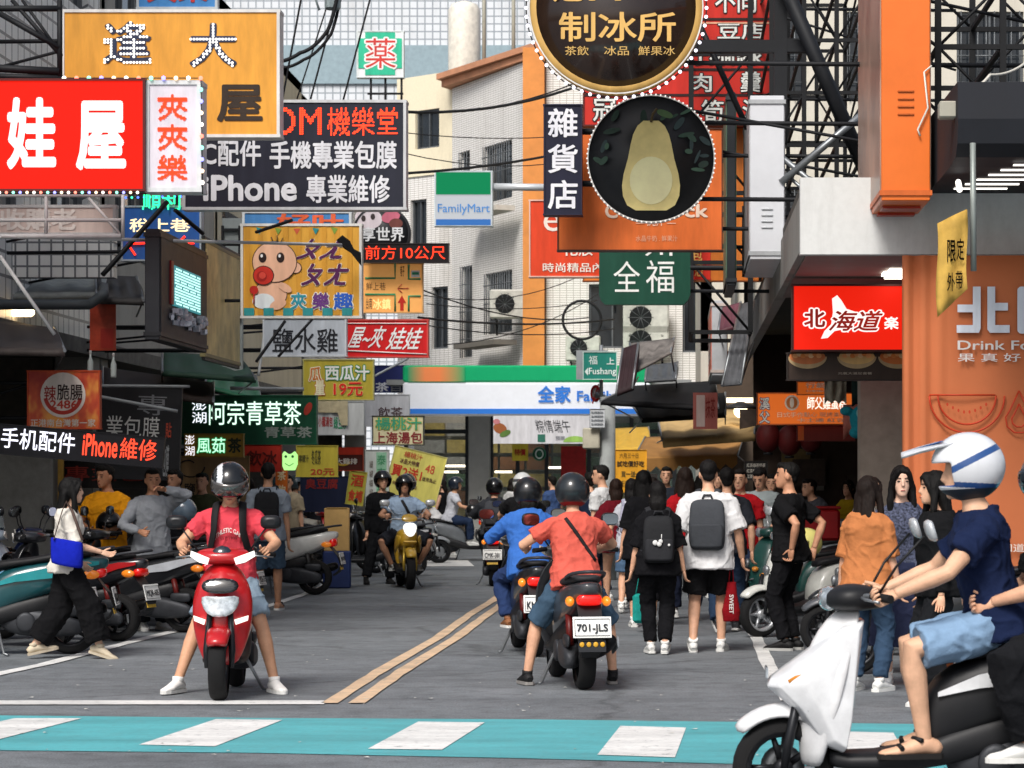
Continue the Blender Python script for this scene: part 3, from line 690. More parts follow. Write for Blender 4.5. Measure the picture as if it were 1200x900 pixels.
# ---------------------------------------------------------------- ground and markings
def G(px, py, z=0.):
    D = CH*F/(py-CY); return V(((px-CX)/F*D, D, z))
def node_mat(fn):
    m = bpy.data.materials.new('surface'); m.use_nodes = True
    fn(m.node_tree.nodes, m.node_tree.links, m.node_tree.nodes['Principled BSDF']); return m
def noise_n(n, l, scale, detail=6, vec=None, st=None, rough=.6):
    z = n.new('ShaderNodeTexNoise'); z.inputs['Scale'].default_value = scale; z.inputs['Detail'].default_value = detail; z.inputs['Roughness'].default_value = rough
    if st:
        tc = n.new('ShaderNodeTexCoord'); mp = n.new('ShaderNodeMapping'); mp.inputs['Scale'].default_value = st
        l.new(tc.outputs['Object'], mp.inputs[0]); l.new(mp.outputs[0], z.inputs['Vector'])
    else:
        tc = n.new('ShaderNodeTexCoord'); l.new(tc.outputs['Object'], z.inputs['Vector'])
    return z
def ramp(n, l, src, stops):
    r = n.new('ShaderNodeValToRGB'); e = r.color_ramp.elements
    while len(e) < len(stops): e.new(.5)
    for k, (p, c) in zip(e, stops): k.position = p; k.color = (*c, 1)
    l.new(src, r.inputs[0]); return r
def mixc(n, l, fac, a, b, mode='MIX'):
    m = n.new('ShaderNodeMix'); m.data_type = 'RGBA'; m.blend_type = mode
    if isinstance(fac, float): m.inputs[0].default_value = fac
    else: l.new(fac, m.inputs[0])
    for i, x in ((6, a), (7, b)):
        if isinstance(x, tuple): m.inputs[i].default_value = (*x, 1)
        else: l.new(x, m.inputs[i])
    return m.outputs[2]
ASPH = (.152, .166, .178)
def asphalt_col(n, l):
    big = noise_n(n, l, .5, 5); streak = noise_n(n, l, 1.0, 6, st=(.6, 1.7, 1)); grain = noise_n(n, l, 70, 3, rough=.8); mid = noise_n(n, l, 5, 8, rough=.75)
    c = ramp(n, l, big.outputs[0], [(.3, tuple(x*.86 for x in ASPH)), (.7, tuple(x*1.16 for x in ASPH))]).outputs[0]
    c = mixc(n, l, .55, c, ramp(n, l, streak.outputs[0], [(.34, (.62, .62, .63)), (.5, (1, 1, 1)), (.68, (1.22, 1.22, 1.22))]).outputs[0], 'MULTIPLY')
    c = mixc(n, l, .5, c, ramp(n, l, mid.outputs[0], [(.36, (.4, .4, .41)), (.5, (1, 1, 1)), (.66, (1.3, 1.3, 1.3))]).outputs[0], 'MULTIPLY')
    c = mixc(n, l, .8, c, ramp(n, l, grain.outputs[0], [(.32, (.45, .45, .45)), (.5, (1, 1, 1)), (.68, (1.6, 1.6, 1.6))]).outputs[0], 'MULTIPLY')
    vo = n.new('ShaderNodeTexVoronoi'); vo.feature = 'DISTANCE_TO_EDGE'; vo.inputs['Scale'].default_value = .22
    tc = n.new('ShaderNodeTexCoord'); wz = noise_n(n, l, 1.4, 6); ad = n.new('ShaderNodeMix'); ad.data_type = 'VECTOR'; ad.inputs[0].default_value = .35
    l.new(tc.outputs['Object'], ad.inputs[4]); l.new(wz.outputs['Color'], ad.inputs[5]); l.new(ad.outputs[1], vo.inputs['Vector'])
    c = mixc(n, l, .55, c, ramp(n, l, vo.outputs[0], [(0, (.35, .35, .35)), (.006, (1, 1, 1))]).outputs[0], 'MULTIPLY')
    return c, grain
def _asph(n, l, b):
    c, g = asphalt_col(n, l); l.new(c, b.inputs['Base Color']); b.inputs['Roughness'].default_value = .72
    b.inputs['Specular IOR Level'].default_value = .35
    bp = n.new('ShaderNodeBump'); bp.inputs['Strength'].default_value = .35; bp.inputs['Distance'].default_value = .008
    l.new(g.outputs[0], bp.inputs['Height']); l.new(bp.outputs[0], b.inputs['Normal'])
ASPHALT = node_mat(_asph)
def MARK(c, wear=.42):
    col = lin(c)
    def f(n, l, b):
        a, g = asphalt_col(n, l); w1 = noise_n(n, l, 9, 9, rough=.78); w2 = noise_n(n, l, 1.6, 6, st=(.5, 1.6, 1)); w3 = noise_n(n, l, 24, 4, rough=.7)
        p = ramp(n, l, w2.outputs[0], [(.32, tuple(x*.70 for x in col)), (.6, col)]).outputs[0]
        p = mixc(n, l, .5, p, ramp(n, l, w3.outputs[0], [(.3, (.72, .72, .72)), (.55, (1, 1, 1))]).outputs[0], 'MULTIPLY')
        k = ramp(n, l, w1.outputs[0], [(wear-.09, (1, 1, 1)), (wear, (.12, .12, .12)), (wear+.15, (0, 0, 0))]).outputs[0]
        l.new(mixc(n, l, k, p, a), b.inputs['Base Color']); b.inputs['Roughness'].default_value = .6
    return node_mat(f)
mb = MB(); mb.quad((-160, -60, 0), (160, -60, 0), (160, 400, 0), (-160, 400, 0)); struct(mb.build('road', ASPHALT))
WHITE_M, YEL_M, TEAL_M = MARK('ededea', .425), MARK('e6c6a2', .43), MARK('55b0b7', .385)
def sheet(name, polys, m, z):
    mb = MB()
    for p in polys: mb.quad(*[V((q.x, q.y, z)) for q in p])
    return struct(mb.build(name, m))
top = [(-260, 832), (0, 839), (300, 842), (600, 843.5), (900, 847), (1300, 852), (1700, 857)]; bot = [(-260, 876), (0, 880), (300, 883), (600, 889), (900, 897), (1300, 906), (1700, 915)]
sheet('crosswalk_surface', [(G(*bot[i]), G(*bot[i+1]), G(*top[i+1]), G(*top[i])) for i in range(6)], TEAL_M, .004)
for q in (((-105, 870), (-14, 871), (96, 843), (17, 843)), ((163, 874), (252, 876), (331, 845), (253, 844)), ((431, 879), (518, 880), (568, 848), (490, 847)), ((700, 886), (791, 889), (804, 854), (727, 852)), ((972, 892), (1066, 895), (1047, 860), (962, 858))):
    sheet('crosswalk_stripe', [[G(*p) for p in q]], WHITE_M, .008)
def strip(name, pts, w, m, z=.008, jit=.0):
    pts = [G(*p) for p in pts]; qs = []; fine = []
    for a, b in zip(pts, pts[1:]):
        for i in range(6): fine.append(a.lerp(b, i/6))
    fine.append(pts[-1]); ed = []
    for i, p in enumerate(fine):
        d = (fine[min(i+1, len(fine)-1)]-fine[max(i-1, 0)]).normalized(); s = V((d.y, -d.x, 0)); ww = w*(1+jit*noise.noise(V((i*.9, w, 0))))
        ed.append((p-s*ww/2, p+s*ww/2))
    return sheet(name, [(a[0], a[1], b[1], b[0]) for a, b in zip(ed, ed[1:])], m, z)
sheet('stop_line', [[G(-200, 827), G(380, 826.5), G(380, 822), G(-200, 822)]], WHITE_M, .008)
strip('centre_line', [(386, 825), (445, 787), (513, 748), (553, 719), (578, 704), (592, 691), (600, 682)], .112, YEL_M, .008, .3)
strip('centre_line', [(418, 825), (472, 787), (535, 748), (568, 723), (588, 709), (602, 698), (616, 689)], .112, YEL_M, .009, .3)
strip('edge_line', [(-140, 826), (0, 790), (53, 779), (157, 752), (250, 729), (320, 709), (373, 691), (385, 683), (379, 679)], .13, WHITE_M, .008, .3)
strip('edge_line', [(925, 822), (914, 803), (900, 779), (887, 749), (867, 717), (848, 695), (830, 672), (815, 655)], .12, WHITE_M, .008, .3)
for q in (((340, 664), (398, 664), (402, 657), (352, 657)), ((420, 664), (480, 664), (478, 657), (426, 657)), ((500, 664), (556, 664), (548, 657), (498, 657))): sheet('crosswalk_stripe', [[G(*p) for p in q]], WHITE_M, .008)
strip('far_lane_line', [(600, 668), (660, 664), (740, 661)], .15, YEL_M)
_rg = random.Random(12)
mb = MB()
for k in range(90):
    p = G(_rg.uniform(0, 900), _rg.uniform(690, 898)); a = _rg.uniform(0, 6); q = _rg.uniform(.006, .022)
    mb.add([p+V((q*math.cos(a+t*1.57)*(1+.6*(t % 2)), q*math.sin(a+t*1.57), .010+.004*(t % 2))) for t in range(4)], [(0, 1, 2, 3)])
o = mb.build('litter', M('c9c7c0', rough=.8, var=.4, scale=1)); o['kind'] = 'stuff'
def kerb(x0, x1, y0, y1):
    mb = MB(); mb.box(((x0+x1)/2, (y0+y1)/2, .06), (x1-x0, y1-y0, .12), 0, .02); struct(mb.build('pavement', M('7d7c79', rough=.85, var=.25, scale=3, bump=.2)))
kerb(-13, -7.7, 20, 75); kerb(3.6, 12, 19, 60)

# ---------------------------------------------------------------- buildings
def TILE(c, mortar, w=.12, h=.06, off=.0, rough=.35, var=.06, ms=.012):
    a, m_ = lin(c), lin(mortar)
    def f(n, l, b):
        uv = n.new('ShaderNodeUVMap'); br = n.new('ShaderNodeTexBrick'); br.offset = off; br.inputs['Scale'].default_value = 1
        br.inputs['Brick Width'].default_value = w; br.inputs['Row Height'].default_value = h; br.inputs['Mortar Size'].default_value = ms
        br.inputs['Color1'].default_value = (*a, 1); br.inputs['Color2'].default_value = (*[x*(1-var) for x in a], 1); br.inputs['Mortar'].default_value = (*m_, 1)
        l.new(uv.outputs[0], br.inputs['Vector']); dirt = noise_n(n, l, .8, 7, st=(1.3, 1.3, .35), rough=.7)
        c_ = mixc(n, l, .5, br.outputs['Color'], ramp(n, l, dirt.outputs[0], [(.32, (.62, .60, .57)), (.5, (1, 1, 1))]).outputs[0], 'MULTIPLY')
        l.new(c_, b.inputs['Base Color']); b.inputs['Roughness'].default_value = rough
    return node_mat(f)
def PLASTER(c, dirt=.5):
    a = lin(c)
    def f(n, l, b):
        d = noise_n(n, l, .9, 8, st=(1.5, 1.5, .3), rough=.7); g = noise_n(n, l, 18, 5)
        c_ = mixc(n, l, dirt, a, ramp(n, l, d.outputs[0], [(.3, (.5, .48, .46)), (.52, (1, 1, 1))]).outputs[0], 'MULTIPLY')
        c_ = mixc(n, l, .25, c_, ramp(n, l, g.outputs[0], [(.3, (.8, .8, .8)), (.6, (1.05, 1.05, 1.05))]).outputs[0], 'MULTIPLY')
        l.new(c_, b.inputs['Base Color']); b.inputs['Roughness'].default_value = .85
    return node_mat(f)
GLASS_D = M('20262c', rough=.08, var=.35, scale=2, coat=.5)
ALU = M('6b6f72', rough=.4, metal=.5, var=.15)
def wall(b, name, p0, p1, z0, z1, m, holes=(), depth=.18, frame=ALU, glass=GLASS_D, bars=2, grille=False):
    """wall panel from p0 to p1 (plan), seen from the side to its right-hand normal; windows are real openings with frame and pane"""
    p0, p1 = V((*p0, 0)), V((*p1, 0)); L = (p1-p0).length; d = (p1-p0)/L; nrm = V((d.y, -d.x, 0))
    us = sorted({0, L, *[h[0] for h in holes], *[h[1] for h in holes]}); vs_ = sorted({z0, z1, *[h[2] for h in holes], *[h[3] for h in holes]})
    at = lambda u, v, w=0.: p0+d*u+V((0, 0, v))-nrm*w
    mb = MB(); uv = []
    def q(*pp, uvs):
        mb.quad(*pp); uv.extend(uvs)
    for a, a2 in zip(us, us[1:]):
        for c, c2 in zip(vs_, vs_[1:]):
            if any(h[0] <= a and a2 <= h[1] and h[2] <= c and c2 <= h[3] for h in holes): continue
            q(at(a, c), at(a2, c), at(a2, c2), at(a, c2), uvs=[(a, c), (a2, c), (a2, c2), (a, c2)])
    for h in holes:
        u0, u1, v0, v1 = h[:4]
        for (a, c), (a2, c2) in (((u0, v0), (u1, v0)), ((u1, v0), (u1, v1)), ((u1, v1), (u0, v1)), ((u0, v1), (u0, v0))):
            q(at(a, c), at(a2, c2), at(a2, c2, depth), at(a, c, depth), uvs=[(a, c), (a2, c2), (a2, c2+.1), (a, c+.1)])
    q(at(0, z0, .2), at(0, z1, .2), at(L, z1, .2), at(L, z0, .2), uvs=[(0, 0)]*4)
    for (a, c), (a2, c2) in (((0, z0), (0, z1)), ((0, z1), (L, z1)), ((L, z1), (L, z0))): q(at(a, c), at(a2, c2), at(a2, c2, .2), at(a, c, .2), uvs=[(a, c), (a2, c2), (a2, c2), (a, c)])
    me = mb.mesh(name, m); ul = me.uv_layers.new(name='UVMap'); ul.data.foreach_set('uv', [x for p in uv for x in p])
    o = bpy.data.objects.new(name, me); COL.objects.link(o); o.parent = b
    for h in holes:
        if len(h) > 4 and h[4] == 'open': continue
        u0, u1, v0, v1 = h[:4]; fb = MB(); t = .05
        rm = Matrix((d, -nrm, V((0, 0, 1)))).transposed(); dd = depth*.6
        for (cu, cv, su, sv) in ((u0+t/2, (v0+v1)/2, t, v1-v0), (u1-t/2, (v0+v1)/2, t, v1-v0), ((u0+u1)/2, v0+t/2, u1-u0-2*t, t), ((u0+u1)/2, v1-t/2, u1-u0-2*t, t)): fb.box(at(cu, cv, dd), (su, .06, sv), rm)
        for i in range(1, bars): fb.box(at(u0+(u1-u0)*i/bars, (v0+v1)/2, dd), (.035, .05, v1-v0-2*t), rm)
        if grille:
            k = int((u1-u0)/.14)
            for i in range(k): fb.tube([at(u0+(i+.5)*(u1-u0)/k, v0, -.05), at(u0+(i+.5)*(u1-u0)/k, v1, -.05)], .012, 4)
            for vv in (.2, .5, .8): fb.tube([at(u0, v0+(v1-v0)*vv, -.05), at(u1, v0+(v1-v0)*vv, -.05)], .014, 4)
        w_ = fb.build('window', frame, b); pb = MB(); pb.box(at((u0+u1)/2, (v0+v1)/2, dd+.03), (u1-u0-.02, .01, v1-v0-.02), rm); pb.build('pane', glass, w_)
    return o
def part_box(b, name, c, size, m, rot=0, bev=0.):
    mb = MB(); mb.box(c, size, rot, bev); return mb.build(name, m, b)

# the large tiled block that closes the view
b = thing('apartment_block', 'tall white block with a fine square tile grid and grey band, far behind the shops', 'building', (0, 0, 0))
WT = TILE('d6dade', '8f979e', .30, .30, ms=.028)
wall(b, 'wall', (-30, 100), (2, 100), 0, 26, WT)
part_box(b, 'band', (-14, 99.93, 17.9), (32, .12, 1.5), M('8fa3ab', rough=.5, var=.12))
wall(b, 'wall', (2, 100), (2, 112), 0, 26, WT)
# convenience store corner building
b = thing('corner_building', 'white tiled corner building with orange pillars above the convenience store', 'building', (0, 0, 0))
CT = TILE('eceae6', 'a9a49c', .16, .055, ms=.007); OR_T = TILE('d08a4e', '8f5f36', .10, .30, ms=.008)
A, B, C_ = (-3.10, 60), (-5.77, 65.3), (3.0, 60)
wall(b, 'wall', B, A, 3.9, 11.6, CT, [(.5, 1.2, 8.9, 9.9), (2.1, 3.9, 8.45, 9.85), (.6, 1.35, 4.7, 7.0), (2.2, 3.9, 5.2, 6.7)], grille=True, depth=.25)
wall(b, 'wall', A, C_, 3.9, 11.6, CT, [(1.0, 2.1, 4.7, 6.2), (3.2, 4.3, 4.6, 6.3), (1.0, 2.1, 8.3, 9.9)], depth=.25)
for (x, y) in ((-3.38, 59.95), (-.9, 59.95), (2.2, 59.95)): part_box(b, 'pilaster', (x, y, 7.8), (.5, .5, 7.8), OR_T if False else M('d98c48', rough=.6, var=.15, scale=2.5))
mb = MB()
for zz, e, h in ((11.7, .16, .16), (11.86, .28, .14)): mb.prism([(A[0]+.4*0+.25, A[1]-e-.3), (C_[0], C_[1]-e-.3), (C_[0], 64), (A[0], 64), (B[0]-e*.5, B[1]+.3), (B[0]-e-.1, B[1]-e)], zz-h/2, zz+h/2, lambda u, v, w: V((u, v, w)))
mb.build('cornice', M('c98f6d', rough=.7, var=.2, scale=2), b)
part_box(b, 'ledge', (-4.7, 62.1, 8.1), (2.6, .5, .12), M('c9c4ba', rough=.8), R(-63.5)); part_box(b, 'ledge', (-4.7, 62.1, 4.9), (2.6, .6, .12), M('77736c', rough=.8), R(-63.5))
wall(b, 'wall', (-7.35, 67), (-5.75, 65.6), 0, 9.5, CT, [(.5, 1.1, 7.4, 8.9), (1.3, 1.9, 5.0, 6.6)]); wall(b, 'stair_tower', (-7.36, 66.95), (-5.76, 65.55), 9.5, 12.1, PLASTER('e6dcc0', .35), [(.7, 1.6, 10.2, 11.2)])
mb = MB(); mb.lathe([(.40, 0), (.42, .15), (.42, 1.7), (.34, 1.85), (.05, 1.95)], 'Z', (-5.55, 66.4, 12.1), 20); mb.build('water_tank', M('dcd8cc', rough=.4, var=.2), b)
mb = MB()
for x in (-4.95, -4.2, -3.6): mb.tube([(x, 65.2, 11.8), (x, 65.2, 15.5)], .05, 6)
mb.build('roof_pipe', M('a7a89a', rough=.5), b)
# store front: glass, frames, inside
mb = MB(); mb.box((-3.2, 60.05, 3.85), (7.0, 2.6, .12)); mb.build('soffit', M('8d8f90', rough=.8), b)
FMW = M('d9dde4', rough=.35, var=.04, emit=.12); FMG = M('0a9a63', rough=.35, var=.05, emit=.1); FMB = M('2d6fc4', rough=.35, var=.03, emit=.15); FMO = node_mat(lambda n, l, b: (lambda tc, sx, r: (l.new(tc.outputs['Object'], sx.inputs[0]), l.new(sx.outputs[0], r.inputs[0]), [setattr(r.color_ramp.elements[i], 'color', (*lin(c), 1)) for i, c in enumerate(('2aa06a', 'ef8a4e', 'ee8448', '12995f'))], [setattr(r.color_ramp.elements[i], 'position', p) for i, p in enumerate((0, .3, .55, 1))], l.new(r.outputs[0], b.inputs['Base Color'])))(n.new('ShaderNodeTexCoord'), n.new('ShaderNodeSeparateXYZ'), (lambda r: (r.color_ramp.elements.new(.4), r.color_ramp.elements.new(.6), r)[2])(n.new('ShaderNodeValToRGB'))))
xa, xb, D = X(472, 57.6), X(762, 57.6), 57.6
mb = MB()
mb.mat(0).box(((xa+xb)/2, 58.3, (Z(486, D)+Z(448, D))/2), (xb-xa, 1.4, Z(448, D)-Z(486, D)-.004), 0, .04)
mb.mat(1).box(((xa+xb)/2, 58.3, (Z(448, D)+Z(428, D))/2), (xb-xa, 1.4, Z(428, D)-Z(448, D)-.004), 0, .04)
mb.mat(2).box(((xa+xb)/2, 57.59, (Z(485, D)+Z(479, D))/2), (xb-xa-.02, .02, Z(479, D)-Z(485, D)))
mb.build('fascia', [FMW, FMG, FMB], b)
mb = MB(); mb.box((.5, 0, 0), (1.0, .02, Z(430, D)-Z(447, D))); q = mb.build('fascia_print', FMO, b, (X(478, D), 57.59, (Z(447, D)+Z(430, D))/2)); q.scale.x = X(545, D)-X(478, D)
mb = MB(); fn = lambda x0, y0, x1, y1, D_: (lambda u, v, w: V((X(x0+(x1-x0)*u, D_), D_-w, Z(y1+(y0-y1)*v, D_))))
text_into(mb, '全家', fn(630, 452, 669, 472, 57.57), .0, .03); text_into(mb, 'FamilyMart', fn(676, 458, 758, 474, 57.57), .0, .02); mb.build('lettering', FMB, b)
fr_ = M('3c4044', rough=.4, metal=.4)
mb = MB()
for px in (475, 548, 574, 606, 640, 690, 740, 790): mb.box((X(px, 60), 60.2, 1.75), (.09 if px not in (548, 574) else .14, .1, 3.5))
mb.box((-3.0, 60.2, 2.75), (6.8, .08, .1)); mb.box((-3.0, 60.2, .2), (6.8, .08, .4)); mb.build('shopfront', fr_, b)
mb = MB(); mb.box((-3.0, 60.25, 1.9), (6.8, .012, 3.2)); mb.build('shop_window', M('9fb0ad', rough=.03, alpha=.22, var=0), b)
mb = MB(); mb.box((X(562, 60), 60.0, 1.8), (.5, .5, 3.7), 0, .03); mb.build('column', M('b9b9b4', rough=.5, var=.1), b)
part_box(b, 'interior_wall', (-3, 64, 1.9), (7.2, .1, 3.8), M('b7b1a2', rough=.8)); part_box(b, 'interior_floor', (-3, 62, .05), (7.2, 4, .1), M('a9a69e', rough=.4))
rng = random.Random(5)
mb = MB()
for i in range(5): mb.mat(i)
for sx in range(10):
    for sz in range(7):
        mb.mat(rng.randrange(5)).box((-6.1+sx*.66, 63.6, .35+sz*.42), (.60, .3, .32))
g_ = mb.build('goods_shelf', [M(c, rough=.5, var=.3, scale=12) for c in ('8a5a32', 'b9a65e', '5b7a58', 'a8a8a0', '7a3a30')], b); g_['kind'] = 'stuff'
mb = MB()
for px, py, w in ((538, 546, 34), (526, 553, 22), (590, 553, 20), (650, 548, 20)): mb.box((X(px, 61.5), 61.5, Z(py, 61.5)), (w/F*61.5, .12, .05))
mb.build('ceiling_lamp', E_('fff2d8', 4), b)
mb = MB(); mb.box((X(672, 59.6), 59.6, Z(548, 59.6)), (.58, .04, 1.0)); mb.build('poster', M('a01c1c', rough=.5, var=.3, scale=9), b)

# shophouses on the far side of the road: arcade on the ground, tiled floors above
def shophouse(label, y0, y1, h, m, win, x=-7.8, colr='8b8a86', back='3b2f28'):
    b = thing('shophouse', label, 'building', (x, (y0+y1)/2, 0)); L = y1-y0; yc = (y0+y1)/2
    lx = lambda px: px-x; ly = lambda y: y-yc
    hs_ = []
    for z in range(int((h-3.9)//3)):
        for k in range(win): hs_.append((L*(k+.2)/win, L*(k+.8)/win, 4.7+z*3, 6.2+z*3))
    wall(b, 'wall', (0, ly(y0)), (0, ly(y1)), 3.4, h, m, hs_, grille=win == 3, bars=3)
    wall(b, 'side_wall', (-6, ly(y0)+.01), (0, ly(y0)+.01), 3.4, h, m)
    part_box(b, 'roof', (-3, 0, h-.1), (6, L, .2), M('77756f', rough=.9, var=.3)); part_box(b, 'slab', (-2.6, 0, 3.3), (5.4, L-.02, .2), M('6a6863', rough=.9, var=.3))
    for yy in (y0+.2, y1-.2): part_box(b, 'column', (-.25, ly(yy), 1.62), (.5, .38, 3.2), M(colr, rough=.7, var=.25, scale=2))
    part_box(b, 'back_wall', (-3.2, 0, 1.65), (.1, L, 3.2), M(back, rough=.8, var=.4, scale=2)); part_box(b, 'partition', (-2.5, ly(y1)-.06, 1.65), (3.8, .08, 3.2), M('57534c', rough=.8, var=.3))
    mb = MB(); rg = random.Random(int(y0))
    for k in range(14): mb.mat(rg.randrange(5)).box((-3.05+rg.random()*.1, ly(y0)+.4+rg.random()*(L-.8), .6+rg.random()*2.1), (.1, .3+rg.random()*.5, .2+rg.random()*.4))
    g_ = mb.build('goods_display', [M(c, rough=.6, var=.35, scale=10) for c in ('7c2f22', '9c8a4a', '2e4f63', '9b9a92', '5a5040')], b); g_['kind'] = 'stuff'
    return b
shophouse('pale tiled shophouse over a dark arcade, beside the neon phone repair board', 21, 34.5, 12.5, TILE('e2e3e0', '6d7073', .28, .28, ms=.02), 4)
b = bpy.data.objects['shophouse']
wall(b, 'added_tile_band', (X(-80, 30)+7.8, 30-27.75), (X(133, 30)+7.8, 30-27.75), Z(325, 30), Z(270, 30), TILE('e4e5e2', '6d7073', .14, .14, ms=.012))  # front-facing tile band added to catch the sun that the facade misses
shophouse('grey stained shophouse with narrow columns, behind the green tea sign', 34.6, 43, 11.5, PLASTER('a5a39c', .6), 2)
shophouse('cream shophouse behind the yellow watermelon juice sign', 43.1, 53, 9.8, PLASTER('cfc6ae', .5), 3)
shophouse('white shophouse with barred windows next to the convenience store', 53.1, 64, 9.6, TILE('cdccc6', '8a8984', .2, .08), 3)
# the other side: a low canopy building, then a pale four-storey house with its gable to us
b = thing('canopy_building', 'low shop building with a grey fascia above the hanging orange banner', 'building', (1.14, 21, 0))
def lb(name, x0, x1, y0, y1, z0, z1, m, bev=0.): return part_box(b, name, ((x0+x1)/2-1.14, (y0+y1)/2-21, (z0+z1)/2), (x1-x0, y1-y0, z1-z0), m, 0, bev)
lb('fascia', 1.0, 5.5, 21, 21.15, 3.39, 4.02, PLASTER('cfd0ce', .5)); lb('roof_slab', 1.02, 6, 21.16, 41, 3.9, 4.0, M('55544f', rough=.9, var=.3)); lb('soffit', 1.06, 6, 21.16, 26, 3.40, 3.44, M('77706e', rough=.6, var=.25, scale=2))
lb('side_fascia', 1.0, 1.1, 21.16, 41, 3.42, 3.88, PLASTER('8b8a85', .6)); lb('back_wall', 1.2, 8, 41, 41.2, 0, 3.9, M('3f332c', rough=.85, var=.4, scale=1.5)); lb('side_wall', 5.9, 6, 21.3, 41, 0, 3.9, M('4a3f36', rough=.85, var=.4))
lb('column', 1.75, 2.15, 24.6, 25.0, .12, 3.4, M('9a8f82', rough=.7, var=.2)); lb('column', 3.1, 3.5, 30, 30.4, .12, 3.8, M('7d7466', rough=.7, var=.2)); lb('column', 2.6, 2.72, 36, 36.12, 0, 3.8, M('8a8a80', rough=.5, var=.2))
rng = random.Random(8); mb = MB()
for k in range(26): mb.mat(rng.randrange(5)).box((.1+rng.random()*4-0, 19.85-rng.random()*.1, .5+rng.random()*2.6), (.3+rng.random()*.5, .1, .25+rng.random()*.35))
g_ = mb.build('goods_display', [M(c, rough=.6, var=.4, scale=9) for c in ('5a2a1c', '6b5a34', '2b3a40', '6e6c66', '3a2f28')], b); g_['kind'] = 'stuff'
for k, (px, py) in enumerate(((1052, 317), (1045, 324), (1048, 332))):
    mb = MB(); mb.box((X(px, 22.6+k*.3)-1.14, 1.6+k*.3, 3.385), (.16, .3, .02)); mb.build('ceiling_lamp', E_('fff4e2', 4), b)
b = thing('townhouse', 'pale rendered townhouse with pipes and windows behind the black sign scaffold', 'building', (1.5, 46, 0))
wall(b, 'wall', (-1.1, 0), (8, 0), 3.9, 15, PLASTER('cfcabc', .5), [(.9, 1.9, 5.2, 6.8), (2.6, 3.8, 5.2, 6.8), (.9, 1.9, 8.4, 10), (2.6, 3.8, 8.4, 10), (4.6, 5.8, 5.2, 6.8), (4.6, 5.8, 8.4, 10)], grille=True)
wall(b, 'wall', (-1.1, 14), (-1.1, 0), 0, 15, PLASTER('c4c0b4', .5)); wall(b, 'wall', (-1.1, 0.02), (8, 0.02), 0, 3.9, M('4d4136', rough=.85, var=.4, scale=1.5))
mb = MB()
for x in (.4, .7, 2.9): mb.tube([(x-.9, -.1, 4), (x-.9, -.1, 14.5)], .06, 8)
mb.build('drainpipe', M('b9bdbb', rough=.5), b)
